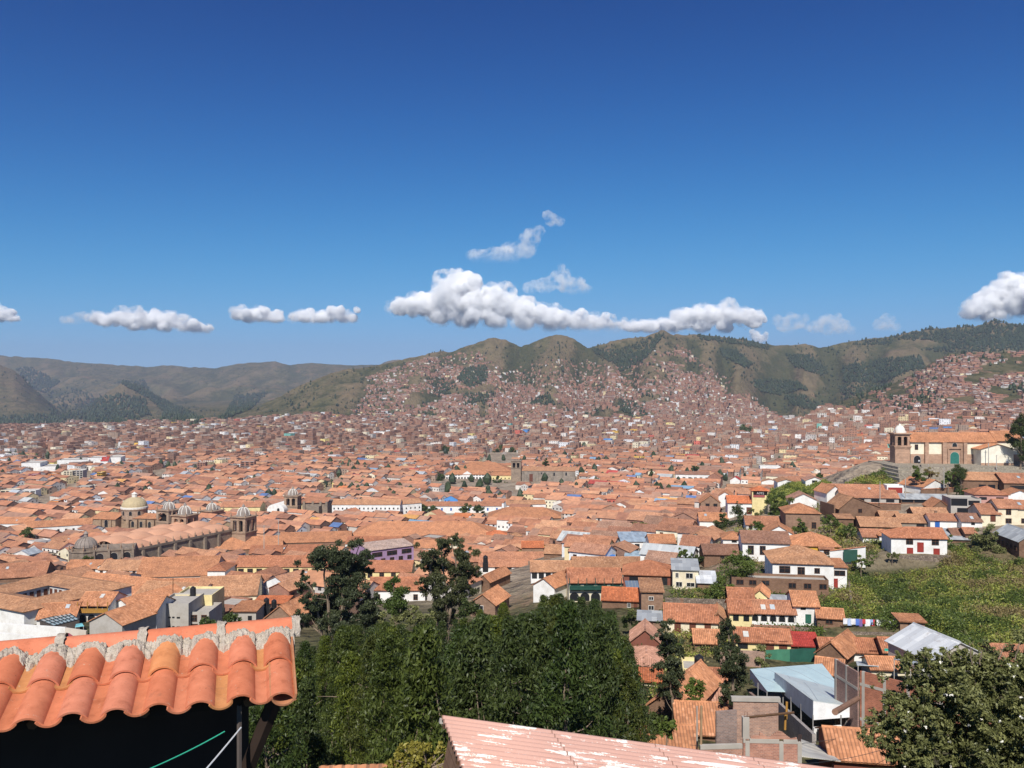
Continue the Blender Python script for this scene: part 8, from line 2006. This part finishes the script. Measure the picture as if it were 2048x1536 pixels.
def unfinished():
    D = 62; A = Vector(pt(1520, 1478, D)); root = empty("unfinished_brick_building", A, R(-3)); tag(root, "roofless half built brick building with concrete pillars and broken wall tops, above the pink roof", "building")
    k = D / F; X = lambda u: (u - 1520) * k; Z = lambda v: (1478 - v) * k
    framed_brick(root, (X(1487), 0, 0), (X(1602), 0, 0), -6, Z(1484), [.3, X(1562) - X(1487), X(1598) - X(1487)], [Z(1482)], (.42, .22, .16))
    framed_brick(root, (X(1400), -.4, 0), (X(1485), -.05, 0), -6, Z(1492), [], [Z(1493)], (.44, .25, .18))
    mb = MB()
    for i in range(26):   # ragged top courses
        rr = random.Random(i); u = 1502 + i * 3.5; hgt = .55 * (math.sin(i * .5) * .4 + .6) * (1 if 4 < i < 22 else .4)
        mb.box(X(u), X(u + 3.4), .02, .16, Z(1482) + .15, Z(1482) + .15 + hgt, 0)
    mb.build("broken_wall_top", BRICK, root, (.44, .24, .17))
    for u in (1487, 1493): pass
    pc = MB(); pc.box(X(1486), X(1499), -.03, .4, Z(1482) + .153, Z(1436)); pc.build("tall_pillar", CONC, root)
    # side wall with shade put in its darker brick colour, back wall, ring beam
    s1 = MB(); M = Matrix.Translation((X(1441), 1.4, 0)) @ Matrix.Rotation(R(14), 4, 'Z'); s1.box(0, X(1486) - X(1441), 0, .2, -5, Z(1440), 0, M); s1.build("shade_toned_wall", BRICK, root, (.27, .20, .17))
    s2 = MB(); s2.box(X(1494), X(1590), 4.8, 5.0, -3, Z(1446) - .2); s2.build("back_wall", BRICK, root, (.42, .27, .20))
    r_ = MB(); r_.box(X(1490), X(1594), 4.7, 5.1, Z(1446) - .197, Z(1446) + .12); r_.build("ring_beam", CONC, root); r_ = MB(); r_.bar((X(1490), .2, Z(1438)), (X(1592), .7, Z(1431)), .10, 6); r_.build("timber_rail", WOOD, root)
    for (u, v0, v1, y) in ((1578, 1466, 1438, 1.2), (1590, 1458, 1428, 2.5), (1402, 1520, 1412, -.2)):
        p = MB(); p.bar((X(u), y, Z(v0) - .2), (X(u) + .04, y, Z(v1)), .085, 6); p.build("timber_prop", WOODY if u > 1500 else mat_plain("raw_timber", (.36, .24, .14), .85, .3, 3), root)
    for i, u in enumerate((1489, 1495, 1560, 1566, 1597, 1601)):
        p = MB(); p.bar((X(u), .1, Z(1484)), (X(u) + .02, .1, Z(1484 - (58 if u < 1500 else 16))), .018, 4); p.build("reinforcing_bar", mat_plain("rusty_steel", (.16, .08, .05), .8, .3, 5) if i == 0 else bpy.data.materials["rusty_steel"], root)
unfinished()
def wall_thing(label, u0, v0, u1, v1, D0, D1, hgt, mat, colr, th=.4, cap=False, name="garden_wall", cat="wall"):
    a, b = Vector(pt(u0, v0, D0)), Vector(pt(u1, v1, D1)); root = empty(name, a) if cap else None
    d = b - a; L = math.hypot(d.x, d.y); mb = MB(); s = Vector((-d.y, d.x, 0)).normalized() * th; n = max(2, int(L / 2))
    for i in range(n):
        p, q = d * (i / n), d * ((i + 1) / n); dn = Vector((0, 0, -hgt))
        mb.face([p + dn, q + dn, q, p]); mb.face([p, q, q + s, p + s]); mb.face([q + s + dn, p + s + dn, p + s, q + s])
    mb.face([dn + s, dn, Vector((0, 0, 0)), s]); mb.face([d + dn, d + s + dn, d + s, d])
    o = mb.build("wall" if cap else name, mat, root, colr)
    if cap:
        rb = MB(); roof_plane(rb, -s * .4 + Vector((0, 0, .0)), d - s * .4, d + s * .5 + Vector((0, 0, .22)), s * .5 + Vector((0, 0, .22)), .04, .25, .05); roof_plane(rb, d + s * 1.4, s * 1.4, s * .5 + Vector((0, 0, .22)), d + s * .5 + Vector((0, 0, .22)), 0, .25, .05); rb.build("tile_coping", TILE, root, RC['t'])
    else: o.location = a
    tag(root or o, label, cat, kind='thing'); return root or o
wall_thing("high rubble retaining wall under the red windowed white house", 1752, 1111, 1902, 1111, 213, 209, 6.5, RUBBLE, None)
wall_thing("plain brown earth wall left of the high rubble retaining wall", 1700, 1128, 1752, 1124, 211, 211, 4.5, ADOBE, (.33, .22, .155), cap=True)
wall_thing("crumbling earth bank wall at the left edge of the green slope", 1694, 1140, 1700, 1196, 216, 176, 4, RUBBLE, None)
wall_thing("rubble wall below the narrow white tower house", 1588, 1254, 1692, 1262, 152, 152, 3.6, RUBBLE, None)
wall_thing("reddish earth bank under the five arches", 1503, 1250, 1590, 1253, 151, 151, 3, ADOBE, (.34, .19, .13))
wall_thing("rubble wall running below the washing line", 1690, 1264, 1872, 1268, 147.8, 147.4, 4.0, RUBBLE, None)
wall_thing("stone wall below the cream and grey house, above the three doors house", 1330, 1196, 1462, 1200, 168, 166, 4, RUBBLE, None)
wall_thing("white garden wall with dipped top, holding the dark green gate", 1660, 1102, 1731, 1094, 212, 208, 5, WALL, WC['w'], cap=True)
g_ = wall_thing("dark green metal gate in the white garden wall", 1687, 1100, 1715, 1099, 210.0, 208.4, 3.0, PAINT, (.03, .09, .065), th=-.12, name="metal_gate", cat="gate")
wall_thing("brown wall with tile coping in front of the orange white gabled house", 1842, 979, 1908, 976, 292, 291, 3.0, ADOBE, WC['a'], cap=True)
wall_thing("brown adobe wall below the three window house", 1727, 1006, 1802, 1008, 276, 274, 3.2, ADOBE, WC['a'], cap=True)
wall_thing("brown yard wall right of the unplastered brick house", 1640, 1002, 1668, 1010, 268, 258, 4, ADOBE, WC['a'])
wall_thing("upper of the two long white terrace walls at the lower left", -40, 1244, 130, 1255, 172, 166, 3.2, WALL, WC['w'])
wall_thing("lower of the two long white terrace walls, just above the near roof", -40, 1261, 110, 1278, 160, 154, 5, WALL, WC['w'])
wall_thing("short pale wall with a dark doorway beside the turquoise awning", 130, 1256, 172, 1262, 165, 164, 4, WALL, (.62, .55, .47))
wall_thing("brick parapet under the yellow house with the long narrow roof", 1440, 1300, 1530, 1304, 128, 127, 3, BRICK, (.36, .24, .18))

def shade_net():
    a, b = Vector(pt(1530, 1300, 133)), Vector(pt(1631, 1296, 133)); root = empty("shade_net", a); tag(root, "dark green shade net stretched below the red tarpaulin shed", "net"); d = b - a
    for i, (t0, t1, c) in enumerate(((0, .49, (.06, .20, .125)), (.492, 1, (.022, .095, .07)))):
        mb = MB(); n = 8
        for j in range(n):
            p, q = d * (t0 + (t1 - t0) * j / n), d * (t0 + (t1 - t0) * (j + 1) / n); w0, w1 = [Vector((0, -.12 * math.sin(9 * t), 0)) for t in (j / n, (j + 1) / n)]
            mb.face([p + w0 + Vector((0, 0, -2.9)), q + w1 + Vector((0, 0, -2.9)), q + w1, p + w0])
        o = mb.build("net_panel", PAINT, root, c); so = o.modifiers.new("thick", 'SOLIDIFY'); so.thickness = .02
    for t in (0, .33, .66, 1.0):
        mb = MB(); p = d * t + Vector((0, .08, 0)); mb.bar(p + Vector((0, 0, .2)), p + Vector((0, 0, -4)), .06, 6); mb.build("post", WOOD, root)
shade_net()
def washing():
    D = 151; p0, p1 = pt(1686, 1236, D), pt(1792, 1240, D); a, b = Vector(p0), Vector(p1); root = empty("washing_line", a); tag(root, "washing line strung along the foot of the green slope", "washing line")
    for t in (0, .5, 1):
        p = (b - a) * t; mb = MB(); mb.bar(p + Vector((0, 0, .1)), p + Vector((0, 0, -3)), .05, 6); mb.build("post", WOOD, root)
    mb = MB(); mb.tube([Vector((0, 0, 0)), (b - a) * .5 - Vector((0, 0, .12)), b - a], .02, 4); mb.build("line", CONC, root)
    G = [("white shirt at the left end of the washing line", (.75, .75, .78), .05, .9, 1.0), ("pale blue towel on the washing line", (.45, .55, .75), .12, .7, 1.2), ("white pillow case next to the pale blue towel", (.78, .78, .8), .19, .9, 1.0), ("bright blue garment on the washing line", (.12, .22, .62), .27, .7, 1.1), ("purple garment on the washing line", (.22, .14, .36), .33, .6, 1.3), ("red garment left of the middle of the washing line", (.55, .07, .08), .39, .6, .8),
         ("white sheet in the middle of the washing line", (.8, .8, .82), .46, .9, 1.3), ("light blue shirt right of the middle sheet", (.35, .45, .72), .53, .7, .9), ("small red cloth hanging low on the washing line", (.58, .06, .08), .57, .5, 1.4), ("big white sheet on the right half of the washing line", (.82, .82, .82), .70, 1.3, 1.5), ("widest white sheet at the right end of the washing line", (.82, .82, .82), .88, 2.0, 1.3)]
    for lb, c, t, w, h in G:
        p = a + (b - a) * t; mb = MB(); n, m_ = 6, 4
        f = lambda i, j: Vector((w * (i / n - .5), -.06 - .08 * math.sin(i * 1.9 + t * 9) * (j / m_), -h * j / m_ - .06 + .05 * math.sin(i * 2.2) * (j / m_)))
        for i in range(n):
            for j in range(m_): mb.face([f(i, j + 1), f(i + 1, j + 1), f(i + 1, j), f(i, j)])
        o = mb.build("laundry", mat_objcol("cloth", .9, .1) if "cloth" not in bpy.data.materials else bpy.data.materials["cloth"], None, c); o.location = p; so = o.modifiers.new("thick", 'SOLIDIFY'); so.thickness = .015; tag(o, lb, "laundry", "laundry on the washing line")
washing()

# rooms, balconies and panels that belong to houses already standing
BY = {o["label"]: o for o in bpy.data.objects if o.get("category") in ("house", "building") and o.parent is None}
def balcony(label, u0, u1, v0, v1, mat, colr, off=.9):
    r = BY[label]; D = r["_D"] - off; k = D / F; inv = local(r).inverted(); a = inv @ Vector(pt(u0, v1, D)); b = inv @ Vector(pt(u1, v1, D)); h = (v1 - v0) * k; mb = MB(); n = max(6, int((b.x - a.x) / .45))
    y = -off
    mb.box(a.x, b.x, y, -.005, a.z - .12, a.z); mb.box(a.x, b.x, y - .04, y + .04, a.z + h - .09, a.z + h); mb.box(a.x, b.x, y - .02, y + .02, a.z + h * .45, a.z + h * .55)
    for i in range(n + 1): x = a.x + (b.x - a.x) * i / n; mb.box(x - .05, x + .05, y - .03, y + .03, a.z, a.z + h)
    mb.box(a.x, b.x, y + .021, y + .05, a.z, a.z + h * .8); q = max(3, n // 4)
    for i in range(q + 1): x = a.x + (b.x - a.x) * i / q; mb.box(x - .07, x + .07, y - .07, y + .07, a.z + h, a.z + h + 1.5)
    mb.build("balcony", mat, r, colr)
balcony("colonial house with a yellow wooden balcony over two white arches", 155, 215, 1217, 1225, WOODY, None)
balcony("tile roofed house with a dark green balcony above arches", 1139, 1243, 1170, 1179, PAINT, (.02, .075, .055))
def loggia():
    D = 300; r = house("square yellow tower room with lettered dark loggia under a tile roof", 'hip', 1505, 1535, 1008, 981, 971, 'R', 'y', [], D=D, dep=5, yaw=-9, group=G1)[0]
    k = D / F; w = 30 * k; Z = lambda v: (1008 - v) * k
    mb = MB(); mb.box(-w / 2 + .3, w / 2 - .1, -.06, -.004, Z(990), Z(982)); mb.build("loggia_shade_panel", DARK, r)  # dark panel laid on the wall as the shade within the loggia
    mb = MB(); mb.box(-w / 2 + .3, w / 2 - 1.0, -.14, -.064, Z(994.5), Z(990)); mb.build("red_parapet", PAINT, r, (.34, .09, .09))
    cu = bpy.data.curves.new("sign_letters", 'FONT'); cu.body = "AMS"; cu.size = 1.15; cu.extrude = .02; cu.align_x = 'CENTER'; cu.space_character = 1.25
    cu.materials.append(mat_plain("sign_white", (.55, .53, .52), .7, .05)); t0 = bpy.data.objects.new("letters_curve", cu); t = link_mesh("sign_letters", bpy.data.meshes.new_from_object(t0), r); bpy.data.objects.remove(t0); t.location = (.1, -.11, Z(988.6)); t.rotation_euler = (R(90), 0, 0)
loggia()
r_ = BY["brick house with a blue mural along its foot at the street corner"]
mb = MB(); mb.box(-5.2, 4.4, -.05, -.004, -.4, 1.7)
mu = NT("blue_mural_paint"); n_ = mu.noise(mu.obj(), .9, 5, .75); mu.color(mu.ramp(n_, [(.38, (.42, .36, .40)), (.46, (.10, .10, .52)), (.56, (.16, .14, .60)), (.62, (.55, .50, .55))])); mb.build("mural", mu.m, r_)
def solar():
    D = 196; a = Vector(pt(1264, 1174, D)); o = MB(); M = Matrix.Rotation(R(24), 4, 'X')
    o.box(-1.5, 1.5, -1.3, 1.3, .0, .09, 0, M)
    for i in range(1, 4): o.box(-1.5 + i * .75 - .02, -1.5 + i * .75 + .02, -1.29, 1.29, .0901, .1, 1, M)
    x = o.build("solar_panel", [mat_plain("solar_glass", (.13, .17, .23), .3, .15, 2, .5), CONC]); x.location = a + Vector((0, 0, .6)); tag(x, "blue grey solar panel tilted on the bright orange sheet roof", "solar panel")
solar()
def glass_roof():
    b = Vector(pt(118, 1252, 178)); root = empty("glass_roof", b); tag(root, "glazed courtyard roof of bluish panes in a dark grid, lower left", "glass roof"); L = lambda u, v, D: Vector(pt(u, v, D)) - b
    a, c, d, e = L(108, 1252, 176), L(158, 1239, 180), L(138, 1226, 192), L(79, 1240, 187); mb = MB(); quad_slab(mb, [a, c, d, e], .04); mb.build("panes", mat_plain("bluish_glazing", (.36, .50, .54), .25, .15, 1, .5), root); g = MB()
    up = Vector((0, 0, .06))
    for i in range(8): t = i / 7; g.bar(a + (c - a) * t + up, e + (d - e) * t + up, .09, 4)
    for i in range(4): t = i / 3; g.bar(a + (e - a) * t + up, c + (d - c) * t + up, .09, 4)
    g.build("glazing_bars", mat_plain("dark_steel", (.04, .045, .05), .5, .2), root); w = MB(); quad_slab(w, [a + Vector((0, 0, -.05)), c + Vector((0, 0, -.05)), d + Vector((0, 0, -.05)), e + Vector((0, 0, -.05))], 4.5); w.build("wall", WALL, root, (.12, .10, .09))
glass_roof()
def small_canopy(label, pts, posts, c, name="tin_canopy", hgt=3.5):
    b = Vector(pt(*pts[0])); root = empty(name, b); tag(root, label, "canopy"); Q = [Vector(pt(*p)) - b for p in pts]; mb = MB(); quad_slab(mb, Q, .06); mb.build("roof", SHEET, root, c)
    for (i, j, t) in posts: p = Q[i] + (Q[j] - Q[i]) * t; q = MB(); q.bar(p - Vector((0, 0, .06)), p - Vector((0, 0, hgt)), .06, 6); q.build("post", CONC, root)
small_canopy("thin grey tin canopy on posts behind the bare brick wall", [(1787, 1318, 112), (1858, 1336, 104), (1868, 1332, 108), (1800, 1315, 116)], [(0, 1, .02), (0, 1, .35), (0, 1, .5), (0, 1, .95)], (.40, .44, .48))
small_canopy("small grey tin lean-to roof left of the thin canopy", [(1714, 1330, 118), (1758, 1332, 118), (1748, 1322, 126), (1712, 1322, 126)], [(0, 1, .05), (0, 1, .95)], (.50, .56, .58))
small_canopy("beige flat canopy in front of the pale blue metal roof", [(1851, 1306, 116), (1938, 1320, 110), (1942, 1312, 120), (1880, 1299, 124)], [(0, 1, .03), (0, 1, .35), (0, 1, .65), (0, 1, .97)], (.56, .50, .42), hgt=4)
small_canopy("white triangular sheet roof below the court of the canopy", [(1602, 1512, 66), (1682, 1522, 68), (1640, 1492, 76), (1602, 1478, 78)], [], (.56, .54, .48))
small_canopy("turquoise awning over the yard beside the glass roof", [(150, 1254, 170), (168, 1252, 170), (164, 1246, 174), (152, 1248, 174)], [(0, 1, .05), (0, 1, .95)], (.20, .55, .60))
small_canopy("red tin pyramid roof beside the lower white terrace wall", [(106, 1280, 150), (156, 1278, 150), (138, 1266, 156), (126, 1266, 156)], [(0, 1, .03), (0, 1, .97)], (.42, .09, .09))
small_canopy("blue tarpaulin lying over the roof behind the pale yellow house", [(1206, 1116, 240), (1232, 1117, 240), (1230, 1109, 245), (1204, 1108, 245)], [], (.05, .22, .60))
small_canopy("bluish tin sheets on the roofs behind the pale yellow house", [(1248, 1114, 241), (1312, 1115, 241), (1306, 1102, 249), (1250, 1101, 249)], [], (.34, .44, .50))
# poles
for i, (u, v0, v1, D, lb) in enumerate(((1857, 952, 928, 298, "pale pole at the left of the terrace steps"), (1888, 958, 934, 284, "pale pole left of the tall cypress"), (1811, 984, 956, 282, "pale pole beside the orange roofed white gabled house"), (1760, 986, 963, 274, "pale pole rising over the three window house"), (1977, 936, 886, 322, "tall thin pole before the church annex"), (1993, 938, 910, 317, "shorter thin pole right of the annex pole"),
    (1857, 1056, 1036, 256, "pole in front of the bright blue door house"), (2034, 1054, 1000, 252, "grey pole before the two window cream house"), (528, 1086, 1050, 450, "slim white flag pole on the plaza, left one"), (557, 1078, 1038, 455, "slim white flag pole on the plaza, right one"), (346, 1206, 1156, 196, "rusty aerial mast on the tall grey block house"), (1394, 1466, 1412, 66, "raw timber pole standing before the broad new tile roof"))):
    p = Vector(pt(u, v0, D)); hgt = (v0 - v1) / F * D; mb = MB(); mb.bar((0, 0, -3), (0, 0, hgt), max(.07, D * .0005), 6, 0, max(.05, D * .0004)); 
    if hgt > 5: mb.bar((-.6, 0, hgt * .93), (.6, 0, hgt * .93), .05, 4)
    o = mb.build("utility_pole", CONC if i != 10 else WOOD); o.location = p; tag(o, lb, "pole", "poles")
# people on the terrace before the church
def person(label, u, v, D, sit, shirt, trou):
    sk = [(0, 0, .92), (0, 0, 1.2), (0, 0, 1.42), (0, 0, 1.52), (0, -.02, 1.66), (.19, 0, 1.40), (.24, .02, 1.12), (.25, -.06, .86), (-.19, 0, 1.40), (-.24, .02, 1.12), (-.25, -.06, .86), (.10, 0, .88), (.11, -.01, .48), (.11, 0, .07), (.11, -.13, .04), (-.10, 0, .88), (-.11, .03, .48), (-.11, .05, .07), (-.11, -.08, .04)]
    if sit: sk = [(x, y, z - .45) for x, y, z in sk[:11]] + [(.10, 0, .44), (.12, -.42, .46), (.12, -.42, .07), (.12, -.55, .04), (-.10, 0, .44), (-.12, -.42, .46), (-.12, -.42, .07), (-.12, -.55, .04)]
    ed = [(0, 1), (1, 2), (2, 3), (3, 4), (2, 5), (5, 6), (6, 7), (2, 8), (8, 9), (9, 10), (0, 11), (11, 12), (12, 13), (13, 14), (0, 15), (15, 16), (16, 17), (17, 18)]
    rad = [.15, .15, .14, .06, .105, .07, .05, .04, .07, .05, .04, .095, .07, .05, .045, .095, .07, .05, .045]
    me = bpy.data.meshes.new("person"); me.from_pydata(sk, ed, []); o = link_mesh("person", me); o.location = pt(u, v, D)
    m = o.modifiers.new("skin", 'SKIN'); 
    for s_, r in zip(me.skin_vertices[0].data if me.skin_vertices else [], rad): s_.radius = (r, r)
    if not me.skin_vertices:
        pass
    o.modifiers.new("smooth", 'SUBSURF').levels = 1
    nt = NT("clothes_" + label.split()[1]); z = nt.sep(nt.obj())[2]; off = -.45 if sit else 0
    c = nt.mix(nt.math('GREATER_THAN', z, .95 + off), trou, shirt); c = nt.mix(nt.math('GREATER_THAN', z, 1.47 + off), c, (.30, .16, .10)); c = nt.mix(nt.math('GREATER_THAN', z, 1.70 + off), c, (.02, .015, .012)); nt.color(c)
    me.materials.append(nt.m); tag(o, label, "person", "people on the church terrace")
for a in (("person in dark clothes standing left of the church annex", 1944, 926, 324, False, (.05, .05, .07), (.04, .04, .05)), ("person in a white shirt walking right of the church annex", 2014, 926, 322, False, (.7, .7, .72), (.10, .14, .25)), ("person in a light top near the dark church arch", 1838, 928, 321, False, (.6, .6, .62), (.05, .05, .06)),
          ("person in black sitting on the terrace steps, left of the green door", 1841, 935, 313, True, (.03, .03, .04), (.03, .03, .04)), ("person in dark grey sitting on the low terrace wall at the right", 1991, 941, 309, True, (.08, .08, .09), (.04, .04, .06))): person(*a)

TANKS = (("black water tank on the skylight roofs left of the green balcony house", 971, 1120, 222), ("black water tank on the yellow rooftop storey", 386, 1184, 186), ("dark water tank on the roofs left of the cream house", 533, 1206, 198), ("pair partner dark tank beside the blue sheet lean-to", 548, 1209, 202),
  ("grey water tank by the yellow house with blue bags", 1398, 1328, 112))
for lb, u, v, D in TANKS:
    p = Vector(pt(u, v, D)); mb = MB(); mb.lathe([(.62, -.7), (.62, .75), (.56, .95), (.30, 1.12), (.18, 1.16), (.18, 1.24), (0, 1.24)], n=14); mb.box(-.7, .7, -.7, .7, -3.0, -.7)
    o = mb.build("water_tank", mat_plain("black_tank_plastic", (.018, .018, .02), .4, .2, 2, .4) if "white" not in lb else mat_plain("white_tank_plastic", (.7, .7, .68), .5, .1)); o.location = p; tag(o, lb, "water tank")
def wire(label, a, b, sag, r=.018):
    a, b = Vector(a), Vector(b); mb = MB(); n = 10; mb.tube([(b - a) * (i / n) - Vector((0, 0, sag * 4 * (i / n) * (1 - i / n))) for i in range(n + 1)], r, 4)
    o = mb.build("power_line", bpy.data.materials["dark_steel"]); o.location = a; tag(o, label, "power line")
wire("dark wire crossing in front of the unfinished brick building to the canopy", pt(1380, 1490, 62), pt(1720, 1468, 74), .5)
wire("dark wire sagging over the patched roof below the bare brick wall", pt(1600, 1528, 62), pt(1830, 1476, 70), .4)
wire("thin wire in front of the white house with brown wing door", pt(1692, 1152, 178), pt(1648, 1176, 180), .2)

build_town()
def prune():
    """leave out repeats that other things hide completely"""
    hz_ = bpy.data.objects["haze"]; hz_.hide_viewport = True
    bpy.context.view_layer.update(); dg = bpy.context.evaluated_depsgraph_get(); o = Vector((0, 0, H)); gone = []
    for r in [x for x in bpy.data.objects if x.parent is None and x.get("group") in ("trees of the dark wood", G3)]:
        seen = 0
        for ch in r.children:
            if ch.type != 'MESH' or seen > 2 or ch.name.startswith(('trunk', 'window', 'door')): continue
            ps = ch.data.polygons; n = len(ps); mw = ch.matrix_world
            for k in range(0, n, max(1, n // (150 if r.name.startswith("wood") else 16))):
                p = mw @ ps[k].center; uu, vv = CX + F * p.x / p.y, CY - F * (p.z - H) / p.y
                if not (0 < uu < 2048 and vv < 1536): continue
                L = (p - o).length; ok, loc, *_ = scn.ray_cast(dg, o, (p - o) / L, distance=L * .9995 - .02)
                if not ok: seen += 1
                if seen > 2: break
        if seen <= (0 if r.name.startswith('wood') else 2): gone.append(r)
    hz_.hide_viewport = False
    for r in gone:
        for c in list(r.children):
            for d in list(c.children): bpy.data.objects.remove(d)
            bpy.data.objects.remove(c)
        bpy.data.objects.remove(r)
prune()
